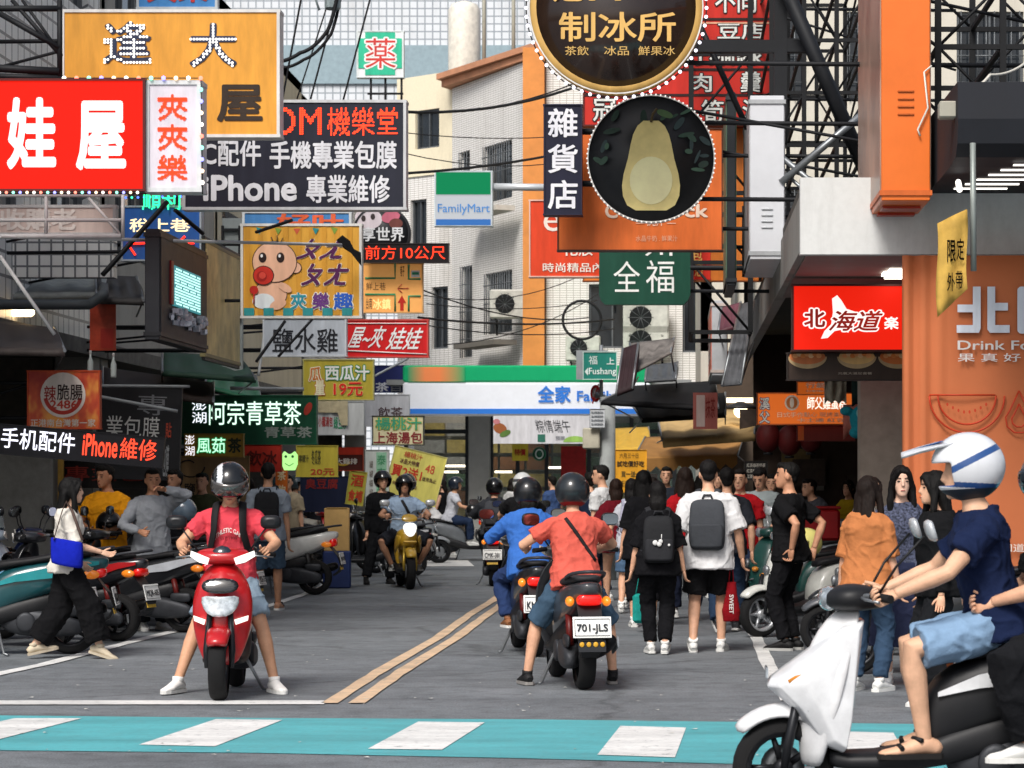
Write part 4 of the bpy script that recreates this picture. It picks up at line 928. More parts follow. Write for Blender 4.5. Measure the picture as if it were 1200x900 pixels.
# ---------------------------------------------------------------- signs
def mt(x):
    if not isinstance(x, str): return x
    if x.startswith('E:'):
        p = x.split(':'); return E_(p[1], float(p[2]) if len(p) > 2 else 1.5)
    return M(x, rough=.45, var=.22, scale=3.2, stretch=(2.2, 2.2, .45), detail=8)
BULBS = ('fff4e6', 'ff7a66', '7fe0c0', '8a8cff', 'ffd9b0')
class Sign:
    def __init__(s, name, label, rect, D, th=.14, face='ffffff', frame='c9ccce', fw=.028, rz=0., roll=0., group=None, cat='sign', shape='rect', reach=None, ry=.0):
        x0, y0, x1, y1 = rect; s.D = D; s.cx = (x0+x1)/2; s.cy = (y0+y1)/2; s.k = D/F
        c = P(s.cx, s.cy, D); s.w, s.h = (x1-x0)*s.k/abs(math.cos(R(rz))), (y1-y0)*s.k; s.rz = rz; s.roll = roll
        s.o = thing(name, label, cat, c, R(rz), group); s.o.rotation_euler = (0, R(roll), R(rz)); s.th = th
        w, h = s.w/2, s.h/2; mb = MB()
        if shape == 'rect':
            mb.box((0, th/2, 0), (s.w-.004, th-.004, s.h-.004)); mb.build('panel', mt(face), s.o)
            if frame:
                f = MB()
                for cx_, cz, sx, sz in ((0, h-fw/2, 2*w+.012, fw), (0, -h+fw/2, 2*w+.012, fw), (w-fw/2, 0, fw, 2*h-2*fw), (-w+fw/2, 0, fw, 2*h-2*fw)): f.box((cx_, th/2, cz), (sx, th+.024, sz))
                f.build('frame', mt(frame), s.o)
        elif shape == 'round':
            mb.lathe([(.01, 0.), (w-fw, 0.), (w-fw, .01), (w-fw, th), (.01, th)], 'Y', (0, 0, 0), 56); mb.build('panel', mt(face), s.o)
            f = MB(); f.lathe([(w-fw, -.012), (w, -.012), (w, th), (w-fw, th), (w-fw, -.012)], 'Y', (0, 0, 0), 64, cap=False); f.build('frame', mt(frame), s.o)
        elif shape == 'poly':
            mb.prism(ry, 0, th, lambda u, v, q: V(((u-s.cx)*s.k, q, (s.cy-v)*s.k))); mb.build('panel', mt(face), s.o)
        if reach is not None:
            f = MB(); dx = reach-c.x
            for q in (.3, -.3): f.tube([(0, th+.03, h*2*q), (dx, th+.03+.2, h*2*q)], .022, 6)
            f.tube([(0, th+.03, h*.9), (dx, th+.2, -h*.2)], .016, 6)
            f.build('bracket', DARKST(), s.o)
    def loc(s, px, py, w=.004):
        q = s.k/abs(math.cos(R(s.rz))); return V(((px-s.cx)*q, -w, (s.cy-py)*s.k))
    def fn(s, r): return lambda u, v, w: s.loc(r[0]+(r[2]-r[0])*u, r[3]+(r[1]-r[3])*v, w)
    def text(s, body, r, m='ffffff', bold=.02, name='lettering', w=.005, shear=0., arch=0., outline=None, dots=None):
        if outline:
            mb = MB(); text_into(mb, body, s.fn(r), w, bold, shear, arch, outline[1]); mb.build('lettering_outline', mt(outline[0]), s.o); w += .006
        mb = MB()
        if dots: dots_into(mb, body, s.fn(r), w, *dots)
        else: text_into(mb, body, s.fn(r), w, bold, shear, arch)
        mb.build(name, mt(m), s.o); return s
    def quad(s, name, pts, m, w=.004, th=.0):
        mb = MB()
        for pp in (pts if isinstance(pts[0][0], tuple) else [pts]):
            if th: mb.prism(pp, w, w+th, lambda u, v, q: s.loc(u, v, q))
            else: mb.quad(*[s.loc(*p, w) for p in pp])
        for i, f in enumerate(mb.f):
            pass
        mb.build(name, mt(m), s.o); return s
    def rect(s, name, r, m, w=.004): return s.quad(name, ((r[0], r[3]), (r[2], r[3]), (r[2], r[1]), (r[0], r[1])), m, w)
    def ell(s, name, c, r, m, w=.004, a0=0, a1=360, inner=0., n=28, rot=0):
        mb = MB(); cr, sr = math.cos(R(rot)), math.sin(R(rot))
        def pt(a, q):
            x, y = r[0]*q*math.cos(a), r[1]*q*math.sin(a); return s.loc(c[0]+x*cr+y*sr, c[1]-(-x*sr+y*cr), w)
        A = [R(a0+(a1-a0)*i/n) for i in range(n+1)]
        if inner or a1-a0 < 360: 
            for i in range(n): mb.quad(pt(A[i], inner), pt(A[i+1], inner), pt(A[i+1], 1), pt(A[i], 1))
        else: mb.quad(*[pt(a, 1) for a in A[:-1]])
        mb.build(name, mt(m), s.o); return s
    def line(s, name, pts, width, m, w=.006, n=6):
        mb = MB(); mb.tube([s.loc(*p, w) for p in pts], width*s.k/2, n); mb.build(name, mt(m), s.o); return s
    def bulbs(s, pts, r=.016, step=9., cols=BULBS, e=2.2):
        mb = MB(); i = 0; mb.mat(len(cols)).tube([s.loc(*p, .022) for p in pts], .006, 5)
        for a, b in zip(pts, pts[1:]):
            L = math.hypot(b[0]-a[0], b[1]-a[1]); k = max(1, int(L/step))
            for j in range(k):
                mb.mat(i % len(cols)).ball(s.loc(a[0]+(b[0]-a[0])*j/k, a[1]+(b[1]-a[1])*j/k, .03), r, 6, 4); i += 1
        mb.build('light_string', [E_(c, e) for c in cols]+[M('2a2a2c')], s.o); return s

LIT_RED = 'E:f01c0a:.62'; WHT = 'E:fff6f4:.75'
# --- near left cluster
s = Sign('shop_sign', 'lit red light box with two big white characters, beside the narrow pale sign', (-40, 92, 170, 224), 23, .25, LIT_RED, '5a1512', .02, reach=-7.7)
s.text('娃', (8, 114, 66, 199), WHT, .035).text('屋', (89, 118, 148, 200), WHT, .035)
s.bulbs([(-40, 226), (170, 226)], .014, 8)
s = Sign('shop_sign', 'narrow pale sign with three red dotted characters and coloured bulbs around', (170, 94, 236, 225), 23.05, .25, 'd9d3dc', 'cfd2d4', .04)
for y0 in (111, 146, 182): s.text('夾' if y0 < 180 else '樂', (185, y0, 219, y0+30), 'E:f23c20:1.6', .0, dots=(17, 16, .013))
for y0 in (111, 146, 182): s.text('夾' if y0 < 180 else '樂', (185, y0, 219, y0+30), 'b5302a', -.012, w=.003)
s.bulbs([(76, 92), (236, 92), (238, 228)], .02, 13.5)
s = Sign('shop_sign', 'large orange-yellow signboard with two bulb-dotted characters and one black character', (72, 11, 328, 161), 25, .22, 'dd9c3a', 'd8d8d4', .03, reach=-7.7)
for ch, r, nn in (('逢', (121, 25, 178, 75), 15), ('大', (222, 27, 278, 79), 15)):
    s.text(ch, r, '26304a', .03); s.text(ch, r, 'E:fffaf4:1.5', -.005, dots=(nn, nn, .0135), w=.012)
s.text('屋', (254, 99, 308, 143), '2e2218', .028)
s = Sign('shop_sign', 'wide dark phone repair sign with a red dotted row over two white rows', (214, 117, 476, 246), 27, .2, '1f2230', 'c4c6c8', .03, reach=-7.7)
s.text('3COM', (268, 126, 377, 158), 'E:ff4426:1.5', .012, dots=(46, 13, .012)).text('機樂堂', (384, 126, 466, 159), 'E:ff4426:1.5', -.004, dots=(48, 18, .0105))
s.text('3C配件', (224, 164, 306, 195), 'dcdde2', .02).text('手機專業包膜', (316, 165, 465, 198), 'dcdde2', .022).text('iPhone', (238, 205, 348, 236), 'dcdde2', .03).text('專業維修', (359, 205, 457, 238), 'dcdde2', .02)
# --- left middle
s = Sign('pharmacy_sign', 'green cross sign with a red character outlined white, on a small roof frame', (418, 36, 473, 91), 55, .2, 'e2e8e8', 'dfe6e6', .02)
s.quad('cross', ((428, 38), (463, 38), (463, 45), (471, 45), (471, 80), (463, 80), (463, 88), (428, 88), (428, 80), (420, 80), (420, 45), (428, 45)), '2fb890', .014)
s.text('薬', (428, 45, 464, 80), 'cc3a34', .0, outline=('f4f0ec', .05), w=.016)
f = MB()
for a, b_ in (((434, 91), (434, 124)), ((451, 91), (451, 124)), ((470, 91), (470, 124)), ((430, 109), (472, 109))): f.tube([s.loc(*a, -.1), s.loc(*b_, -.1)], .025, 6)
f.build('frame_stand', DARKST(), s.o)
s = Sign('convenience_store_sign', 'white store sign with green top and blue foot, on a pole from the corner building', (509, 200, 577, 265), 48, .25, 'E:dfe4ea:.35', 'c9d4d8', .02)
s.rect('stripe', (511, 202, 575, 228), 'E:0aa86a:.25', .016).rect('stripe', (511, 257, 575, 264), 'E:4a8be0:.3', .016).text('FamilyMart', (513, 239, 574, 252), '4a86c8', .01, w=.016)
f = MB(); f.tube([s.loc(577, 218, -.12), s.loc(650, 219, -.12), s.loc(690, 219, -.12)+V((0, 11, 0))], .07, 10); f.build('pole', M('c5cace', rough=.4, metal=.3), s.o)
s = Sign('neon_sign', 'blue signboard with pale characters and red neon arrows beside a green neon strip', (142, 241, 236, 306), 29, .14, '2a62b0', 'a9b4bb', .02, reach=-7.7)
s.text('稅上巷', (152, 256, 223, 272), 'E:ffdfa8:1.2', .015)
for x in (150, 208): s.line('arrow', [(x+20, 285), (x, 286)], 2.6, 'E:ff2a16:2.2', .02).line('arrow', [(x+9, 277), (x, 286), (x+9, 299)], 2.6, 'E:ff2a16:2.2', .02)
s.text('順利', (168, 224, 212, 246), 'E:2fe39a:1.6', .0, dots=(30, 14, .012), w=.05); s.bulbs([(148, 232), (234, 230)], .014, 7, ('4a6cff', '3be0a0', '4a6cff'))
s = Sign('shop_sign', 'faded pink signboard with ghostly pale characters behind white scaffold bars', (-60, 240, 136, 276), 26, .1, 'cbb9b0', 'b9b9b8', .03, reach=-7.7)
s.text('收購老', (0, 244, 90, 270), 'dcd3cc', .03)
s = Sign('shop_sign', 'pale block sign with green characters at the top edge, above the red light box', (-10, -20, 72, 84), 44, .15, 'd6dcd4', 'b9c0bc', .02)
s.text('燒', (32, -14, 70, 12), '1f8a66', .03).text('香', (32, 18, 70, 66), '1f8a66', .03)
s = Sign('shop_sign', 'blue sign with red characters peeping over the orange-yellow signboard', (160, -40, 255, 11), 31, .1, '4a8fd0', 'cfd6da', .03)
s.text('夾樂', (172, -32, 244, 3), 'c83a3a', .03)
s = Sign('shop_sign', 'blue sign edge with orange characters just behind the baby signboard', (284, 247, 412, 290), 31, .1, '4a86c0', 'd2d8da', .03); s.text('好吐', (324, 250, 404, 272), 'e2653c', .03)
s = Sign('shop_sign', 'yellow striped signboard with a cartoon baby sucking a red pacifier', (282, 262, 424, 373), 30, .14, 'd9a03c', 'd8d6d0', .03, reach=-7.7)
for i in range(9): s.rect('stripe', (287+i*15, 266, 293+i*15, 369), 'cf9432', .006)
for i in range(6): s.rect('stripe', (286+i*23, 361, 298+i*23, 370), '2f8f90', .016)
for i in range(5): s.quad('bunting', ((300+i*22, 268+abs(2-i)*-1.), (308+i*22, 268), (304+i*22, 275)), ('2f8f90', '7c9a3c', 'c85a3a')[i % 3], .009)
sk_, ln = 'e8b596', '3a2620'
s.ell('baby_body', (317, 345), (20, 17), ln, .008).ell('baby_body', (317, 345), (19, 16), sk_, .010).ell('nappy', (309, 353), (13, 9), 'dfe6ea', .012).ell('baby_leg', (326, 357), (10, 5.5), sk_, .014, rot=-20).ell('baby_ear', (347, 314), (6.8, 6.8), ln, .012).ell('baby_ear', (347, 314), (5.8, 5.8), sk_, .014)
s.ell('baby_head', (322, 307), (26.5, 24.5), ln, .016).ell('baby_head', (322, 307), (25.5, 23.5), sk_, .018).ell('baby_arm', (334, 337), (9, 4.5), sk_, .02, rot=30)
for x in (308, 329): s.ell('baby_eye', (x, 302), (4.6, 6), '2a1a18', .022).ell('baby_eye', (x-1, 300), (1.5, 2), 'f4f0ee', .024)
s.ell('pacifier', (309, 323), (12.5, 11.5), ln, .022).ell('pacifier', (309, 323), (11.5, 10.5), 'c62f22', .024).ell('pacifier', (307, 324), (6, 6), 'a31f18', .026).ell('pacifier', (308, 323), (4, 4), 'd9493a', .028)
for a in ((321, 285, 318, 278), (325, 284, 325, 276), (329, 285, 332, 279)): s.line('baby_hair', [a[:2], a[2:]], 1.2, ln, .024)
s.ell('rattle', (298, 340), (5, 5), 'b8261c', .03).line('rattle', [(298, 345), (298, 357)], 1.6, 'b8261c', .03).text('ㄆㄤ', (353, 280, 405, 304), '542050', .03, outline=('ead9c0', .03), shear=.25).text('ㄆㄤ', (356, 309, 408, 335), '542050', .03, outline=('ead9c0', .03), shear=.15)
s.text('夾', (341, 343, 359, 363), '2f8fa0', .03, outline=('f2ead8', .05)).text('樂', (366, 343, 386, 363), '6a3a80', .03, outline=('f2ead8', .05)).text('趣', (391, 343, 414, 363), '2f5fc0', .03, outline=('f2ead8', .05))
s = Sign('shop_sign', 'round dark sign with a pink cartoon picture above pale characters', (413, 240, 481, 308), 36.5, .12, '1f2024', '2a2b2f', .03, shape='round')
s.ell('picture', (432, 256), (16, 12), 'd8cdd2', .006, rot=10).ell('picture', (426, 256), (2.6, 3.6), '3a3030', .01).ell('picture', (437, 254), (2.6, 3.6), '3a3030', .01).ell('picture', (458, 254), (11, 7), 'c0667a', .008, rot=-15).ell('picture', (464, 262), (8, 6), '6a3a34', .010)
s.text('享世界', (424, 266, 474, 283), 'd6d8da', .02, w=.012)
s = Sign('led_display', 'black display strip with red glowing characters and the number ten', (425, 285, 526, 308), 36, .1, '0f0708', '2a2224', .012)
s.text('前方10公尺', (428, 288, 522, 304), 'E:ff3a20:1.5', .0)
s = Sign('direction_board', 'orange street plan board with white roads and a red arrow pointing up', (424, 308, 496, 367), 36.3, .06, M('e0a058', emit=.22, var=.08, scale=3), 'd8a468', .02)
for q in ([(428, 326), (463, 326), (463, 309)], [(479, 310), (479, 327), (493, 327)], [(428, 345), (463, 345), (463, 365)], [(493, 347), (479, 347), (479, 365)]):
    s.line('road_line', q, 2.6, '3e9a6a', .006).line('road_line', q, 1.3, 'eef2e6', .012)
s.quad('arrow', ((471, 346), (476, 355), (473, 355), (473, 364), (469, 364), (469, 355), (466, 355)), 'c02818', .008); s.line('arrow', [(479, 338), (466, 338), (471, 333)], 1.4, 'd8624c', .01); s.line('arrow', [(466, 338), (471, 343)], 1.4, 'd8624c', .01)
s.text('鮮上巷', (429, 331, 452, 340), '7c5a30', .0).text('台南', (429, 349, 436, 362), '5a4a38', .0).text('冰鎮', (437, 350, 458, 363), 'E:ffd28a:.9', .02).text('巷子', (469, 311, 474, 324), '8a5a2c').rect('store_mark', (482, 317, 492, 325), 'e6eee6', .008).rect('store_mark', (483, 319, 491, 322), '2f9a6a', .010)
s = Sign('shop_sign', 'plain pale grey signboard with three black characters', (308, 372, 406, 418), 33, .12, 'b3bac2', 'c9ced2', .02, reach=-7.7)
s.text('鹽水雞', (319, 385, 396, 413), '22242a', .006)
s = Sign('shop_sign', 'bright red signboard with white brush characters and white edge lines', (405, 374, 502, 419), 34, .14, 'c8161a', 'c84a44', .02, reach=-7.7)
s.text('屋~夾', (411, 382, 450, 408), 'f2ece8', .012, shear=.25).text('娃娃', (456, 384, 494, 410), 'f2ece8', .012, shear=.25)
s.line('stripe', [(407, 379), (500, 379)], 1.4, 'f0e4e0').line('stripe', [(407, 411), (500, 415)], 1.6, 'f0e4e0')
s = Sign('price_sign', 'olive yellow juice sign with white characters over a red price', (355, 421, 438, 469), 38, .1, 'b6a63a', 'b5b06a', .015, reach=-7.7)
s.text('瓜', (362, 430, 377, 447), 'c8742a', .02, outline=('f0ead0', .05)).text('西瓜汁', (381, 428, 433, 446), 'eef2e8', .025, outline=('2f8a4e', .055)).text('量', (369, 445, 381, 463), 'f2e4c0', .02, outline=('c06a2a', .05)).text('19元', (391, 448, 425, 464), 'd8281c', .02, outline=('f0c080', .03))
s = Sign('shop_sign', 'navy blue sign with pale characters half hidden behind the store fascia', (437, 428, 478, 460), 59.5, .1, '18225c', '2a3468', .02); s.text('茶自', (440, 448, 470, 459), 'c8ccd4', .02)
s = Sign('shop_sign', 'whitish wall sign with small dark tea shop characters', (427, 462, 480, 500), 56, .1, 'b9bcc2', 'b0b4b8', .02); s.text('飲茶', (443, 477, 472, 490), '4a3438', .01)
s = Sign('shop_sign', 'white juice and dumpling sign with a green row above a red row', (436, 487, 497, 522), 46, .1, 'd9d2a8', '33352e', .02)
s.text('楊桃汁', (440, 489, 494, 504), '3fa07a', .02, outline=('c8b84a', .04)).text('上海湯包', (438, 506, 495, 520), '8a2c30', .02)
s = Sign('price_sign', 'crooked yellow poster board with red buy-two-get-one characters', (455, 528, 518, 588), 44, .04, 'd8cf6c', 'dcd48a', .01, roll=14)
s.text('買2送1', (458, 549, 494, 563), 'c83a2a', .02).text('楊桃汁', (468, 532, 490, 539), 'c8543a', .01).text('冰品大特價', (465, 541, 488, 547), '6a4438').text('48', (496, 541, 507, 551), 'c8543a', .01).text('送完為止', (495, 556, 512, 561), '6a5438').text('每人限購二組', (462, 569, 492, 573), '8a7040')
s = Sign('neon_sign', 'long green herbal tea signboard with glowing white characters and a grey row', (212, 463, 371, 521), 35, .14, '0d4a32', '1c5a40', .015, reach=-7.7)
s.text('澎湖', (225, 469, 242, 496), 'E:eef4ff:1.2', .01) if False else s.text('澎', (225, 468, 242, 481), 'E:eef4ff:1.0', .0).text('湖', (225, 483, 242, 496), 'E:eef4ff:1.0', .0)
s.text('阿宗青草茶', (245, 470, 353, 498), 'E:d8ffe8:1.0', .004).text('青草茶', (310, 500, 366, 513), '8f9a92', .02).ell('leaf_mark', (361, 479), (4, 8), 'b03a2c', .006, rot=25)
s = Sign('shop_sign', 'mustard yellow sign with glowing white and green tea characters', (216, 508, 285, 536), 33.5, .1, 'a9842c', '8f7028', .015, reach=-7.7)
s.text('澎', (217, 510, 228, 521), 'E:f4f4ff:.9', .0).text('湖', (217, 523, 228, 534), 'E:f4f4ff:.9', .0).text('風茹', (231, 513, 264, 531), 'E:c8ffdc:.9', .0, outline=('E:2fc07a:.5', .04)).text('茶', (267, 513, 283, 531), '26301c', .03)
s = Sign('shop_sign', 'square red flame sign with a white ring and red sausage characters', (32, 434, 117, 503), 27, .08, node_mat(lambda n, l, b: (l.new(ramp(n, l, noise_n(n, l, 3.2, 3, st=(1, 1, .6)).outputs[0], [(.38, lin('a8220f')), (.5, lin('cc4a1c')), (.62, lin('e89a3c'))]).outputs[0], b.inputs['Base Color']))), 'c84a20', .012, reach=-7.7)
s.ell('ring', (74, 463), (26.5, 26.5), 'ded2c8', .008).ell('ring', (74, 463), (23, 23), 'b02a1c', .010, 190, 350, .8).text('辣', (52, 452, 66, 470), '9c1f18', .012, w=.012).text('脆腸', (67, 450, 97, 469), '2e1714', .012, w=.012).text('2486', (59, 469, 91, 479), 'b8341f', .02, w=.014).text('正港南台灣第一家', (36, 491, 112, 500), 'e2d6c8', .015)
s = Sign('neon_sign', 'black slanting board with white and red glowing phone accessory lettering', (-12, 504, 192, 540), 26, .06, '101018', '15151c', .01, roll=5, reach=-7.7)
s.text('手机配件', (1, 508, 88, 532), 'E:f0f0ff:1.2', .006).text('iPhone', (97, 507, 138, 533), 'E:ff4a30:1.2', .02).text('維修', (141, 508, 184, 533), 'E:ff4a30:1.2', .008)
s = Sign('shop_banner', 'black hanging banner with grey phone wrapping characters', (113, 452, 212, 562), 29.5, .03, '15161a', '1a1b1f', .01, roll=2)
s.text('業包膜', (124, 488, 187, 514), 'b9bab8', .0).text('專', (160, 462, 196, 486), '6a6c70', .0).text('包膜', (192, 520, 199, 558), '8f9294').text('貼', (194, 494, 201, 512), 'a3402c')
s = Sign('shop_sign', 'black board with dim red outlined characters, under the slanting phone board', (62, 540, 204, 572), 30, .06, '14100f', '1a1514', .01)
s.text('專業包膜', (76, 546, 200, 564), 'a8382e', -.01, outline=('5a1a16', .02))
s = Sign('shop_sign', 'tan board with a black swirl and dark water characters, behind the grey-shirted waiter', (212, 534, 292, 640), 35.5, .05, 'a5865e', '8f744f', .015)
s.line('swirl', [(222+18*math.cos(t/6)*(1-t/60), 545+14*math.sin(t/6)*(1-t/60)+2) for t in range(0, 34)], 1.6, '2e2620').text('鹽水', (216, 566, 243, 583), '2a2622', .01).text('雞', (250, 566, 264, 583), '2a2622', .01).text('現切現拌', (218, 592, 246, 598), '4a4036')
s = Sign('shop_sign', 'small red drinks sign with dark characters, touching the glowing green frog light', (285, 520, 330, 553), 36, .06, 'c03426', 'a82c22', .012, reach=-7.7); s.text('飲冰', (289, 528, 325, 546), '5a1814', .02)
s = Sign('neon_sign', 'small glowing pale green frog-shaped light between two small signs', (330, 529, 348, 551), 37, .08, 'E:a8f08a:.9', None, shape='poly', ry=[(330, 533), (333, 529), (337, 532), (341, 532), (345, 529), (348, 533), (348, 544), (345, 551), (333, 551), (330, 544)])
s.ell('eye', (335, 535), (1.6, 1.6), '2a6a3a', .006).ell('eye', (343, 535), (1.6, 1.6), '2a6a3a', .006).line('mouth', [(334, 543), (339, 546), (344, 543)], 1, '2a6a3a')
s = Sign('price_sign', 'yellow paper price sign with dark rows and the red number twenty', (347, 522, 396, 559), 38, .04, 'b9a83c', 'bfae48', .01); s.text('冬瓜茶', (365, 527, 376, 545), '55502a').text('檸檬汁', (350, 533, 362, 542), '55502a').text('20元', (364, 549, 392, 557), 'b03a28', .02)
s = Sign('shop_sign', 'small brown sign with a red top, white title and yellow banana mark', (377, 524, 426, 552), 39, .05, '5a241c', 'b03a24', .012); s.rect('stripe', (378, 525, 425, 533), 'c8341c', .014).text('特大雞排', (385, 537, 419, 544), 'e8e2d6', .02, w=.016).ell('picture', (402, 541), (9, 5), 'd8b43a', .015, 180, 360, .6).text('好吃', (382, 545, 394, 549), 'e8e2d6', w=.016)
s = Sign('price_sign', 'leaning olive yellow board with red rows under the brown sign', (407, 552, 428, 592), 42, .04, 'a9a03c', 'b5ac50', .01, roll=8); s.text('酒', (410, 556, 425, 570), 'b83a24', .02).text('食補', (409, 574, 426, 588), 'b83a24', .02)
s = Sign('shop_sign', 'tall white and green strip sign with small vertical characters', (428, 527, 456, 598), 43, .06, 'c4cac4', 'b4bab4', .01); s.rect('stripe', (441, 530, 453, 596), '8fc0a0', .006)
for i, ch in enumerate('泰京沙茶'): s.text(ch, (442, 533+i*15, 452, 545+i*15), '2f8a58', .0, w=.012)
for i in range(5): s.text('冰品茶', (433, 540+i*11, 437, 548+i*11), '6a5a50', w=.012)
s = Sign('shop_sign', 'dim navy banner with dark red characters behind the cream-dressed scooter passenger', (352, 558, 412, 600), 44, .04, '18203a', '1a2240', .01); s.text('臭豆腐', (358, 561, 396, 573), '8f2a28', .02)
s = Sign('shop_sign', 'orange vertical sign strip beside the green frog light', (323, 548, 337, 588), 38.5, .05, 'd8702a', 'c8642a', .01); s.text('茶', (325, 552, 335, 563), 'f0d8b0', .02).text('飲', (325, 568, 335, 580), 'f0d8b0', .02)
s = Sign('shop_sign', 'white board with red and green stripes under drying cloths', (371, 470, 427, 510), 46, .1, 'c9ccca', 'b0b4b4', .015, reach=-7.7); s.text('小籠湯包', (373, 488, 390, 500), 'b03a38', .02).text('綠豆沙', (391, 488, 407, 503), '3f9a70', .02)
mb = MB(); f = s.fn((372, 470, 408, 500))
for i in range(3): mb.rings([[f(u, 1.0-v*(.45+.5*(u > .72)), .05+.02*math.sin(u*17+v*4)) for u in [j/9 for j in range(10)]] for v in (0, .33, .66, 1)], cap=False, closed=False, smooth=True); break
tag(mb.build('towel', CLOTH('c9bd9a')), 'cream cloths hung to dry over a white striped board', 'towel').location = s.o.location
# --- middle and right
s = Sign('shop_sign', 'dark navy vertical grocery sign with three white characters', (637, 122, 682, 252), 24.4, .2, '191a30', '20223a', .012)
for i, ch in enumerate('雜貨店'): s.text(ch, (642, 127+i*42, 677, 161+i*42), 'e4e4f0', .018)
f = MB(); f.tube([(0, .24, .3), (.6, .28, .3)], .03, 8); f.tube([(0, .24, -.2), (.6, .28, -.2)], .03, 8); f.build('bracket', DARKST(), s.o)
BR = M('2a1d18', rough=.18, var=.5, scale=1.6, coat=.6)
s = Sign('shop_sign', 'large round dark brown sign with a gold rim and gold ice shop characters', (620, -94, 824, 110), 22, .14, BR, 'c9a15c', .062, shape='round', reach=3.4)
s.text('制冰所', (655, 14, 792, 49), 'd8ad62', .016).text('茶飲', (662, 54, 690, 65), 'c9a45e', .004).text('冰品', (708, 54, 737, 65), 'c9a45e', .004).text('鮮果冰', (748, 54, 791, 65), 'c9a45e', .004).text('冠', (648, -26, 684, 2), 'd8ad62', .02).text('M', (690, -26, 728, 1), 'd8ad62', .02)
s.ell('gold_rim', (722, 8), (102.5, 102.5), 'd9d6d2', .02, 0, 360, .985, 64)
mb = MB()
for i in range(64):
    a = i*2*PI/64; mb.ball(s.loc(722+106*math.cos(a), 8-106*math.sin(a), -.05), .016, 6, 4)
mb.mat(1).tube([s.loc(722+106*math.cos(i*PI/32), 8-106*math.sin(i*PI/32), -.06) for i in range(65)], .006, 5, cap=False); mb.build('light_string', [E_('f4f0ff', 1.6), M('2a2a2c')], s.o)
s = Sign('picture_sign', 'round picture sign with a pale yellow pear among dark leaves', (688, 111, 838, 261), 23, .1, M('1d1f22', rough=.35, var=.5, scale=2), 'e0dcd6', .012, shape='round', reach=3.4)
rng = random.Random(3)
for i in range(34):
    a = rng.uniform(0, 2*PI); q = rng.uniform(.45, .92); x, y = 763+74*q*math.cos(a), 178+66*q*math.sin(a)
    if abs(x-763) < 40 and y > 145: continue
    s.ell('leaf', (x, y), (rng.uniform(4, 11), rng.uniform(1.5, 4)), ('2f4a3c', '24382f', '3c5a48', '2c3f40')[i % 4], .005+.0006*i, rot=rng.uniform(0, 180))
half = [(16, 148), (21, 158), (24, 170), (27, 186), (32, 204), (34, 218), (33, 230), (28, 241), (18, 247)]
s.quad('pear', [(763+w, y) for w, y in half[::-1]]+[(772, 142), (754, 142)]+[(763-w, y) for w, y in half], M('e2d08a', rough=.4, var=.25, scale=3), .03)
s.ell('pear_highlight', (763, 212), (25, 28), M('eee6b0', rough=.4, var=.15, scale=3), .034).line('stem', [(763, 144), (765, 134), (770, 128)], 3, '5a4a2c', .036).ell('leaf', (779, 134), (10, 4), '4f6a44', .037, rot=20)
mb = MB()
for i in range(84):
    a = i*2*PI/84; mb.ball(s.loc(763+75*math.cos(a), 186-75*math.sin(a), .02), .0085, 5, 3)
mb.build('light_string', E_('efeae4', .9), s.o)
s = Sign('shop_sign', 'broad orange signboard behind the round picture sign, small pale lettering', (653, 150, 847, 294), 25, .16, 'd2672c', '4a2a1e', .012, reach=3.4)
s.text('C', (709, 239, 724, 256), 'e8cdb8', .03).text('ck', (802, 239, 830, 255), 'e8cdb8', .03).text('— 純汁 —', (745, 256, 792, 265), 'e8cdb8', .005).text('水晶牛奶 . 鮮果汁', (745, 276, 794, 283), 'dca684', .0)
s = Sign('shop_sign', 'red-orange boutique sign with a white script letter and white characters', (620, 234, 704, 325), 28.5, .15, 'd23f1a', 'd8b0a0', .015)
s.text('e', (637, 250, 656, 271), 'f0dcd0', .0).text('化妝', (660, 285, 695, 300), 'f0dcd0', .02).text('時尚精品內衣', (636, 308, 722, 319), 'f0dcd0', .012)
f = MB(); f.tube([(0, .2, .3), (4.3, .5, .3)], .03, 8); f.tube([(0, .2, -.3), (4.3, .5, -.3)], .03, 8); f.tube([(2, .35, -.4), (2, .35, .4)], .02, 6); f.tube([(.1, .2, -.4), (.1, .2, .4)], .02, 6); f.build('bracket', DARKST(), s.o)
rr = [(702, 270)]+[(702, 345), (704, 352), (709, 357)]+[(801, 357), (806, 352), (809, 345)]+[(809, 270)]
s = Sign('shop_sign', 'dark green sign with rounded lower corners and two white characters', (702, 270, 809, 357), 28, .12, '0f4434', None, shape='poly', ry=rr, reach=3.4)
s.text('全', (719, 306, 750, 342), 'e6ebe4', .0).text('福', (757, 305, 790, 343), 'e6ebe4', .0).text('州', (755, 282, 788, 300), 'e6ebe4', .01)
RED2 = 'c0281c'
s = Sign('shop_sign', 'tall red noodle shop sign in rows of white black-edged characters', (683, -30, 906, 148), 31, .15, RED2, '5a1a16', .02, reach=3.4)
for y in (21, 80, 110): s.rect('row_line', (684, y, 905, y+3), '2a1414', .006)
s.rect('row_line', (684, 26, 905, 28), 'd8a080', .006)
for b_, r in (('不同', (838, -12, 886, 15)), ('豆店', (841, 27, 896, 46)), ('好麵線', (799, 50, 893, 76)), ('肉', (809, 86, 834, 108)), ('羹', (868, 84, 892, 108)), ('冠', (695, 116, 722, 142)), ('香', (760, 116, 790, 142)), ('筍', (822, 117, 848, 144)), ('湯', (870, 117, 896, 144))): s.text(b_, r, 'e0e2dc', .012, outline=('2a2020', .045))
s = Sign('shop_sign', 'orange backing board below the tall red noodle sign', (683, 149, 906, 330), 31.4, .1, 'd87a2e', '8a4a20', .015, reach=3.4)
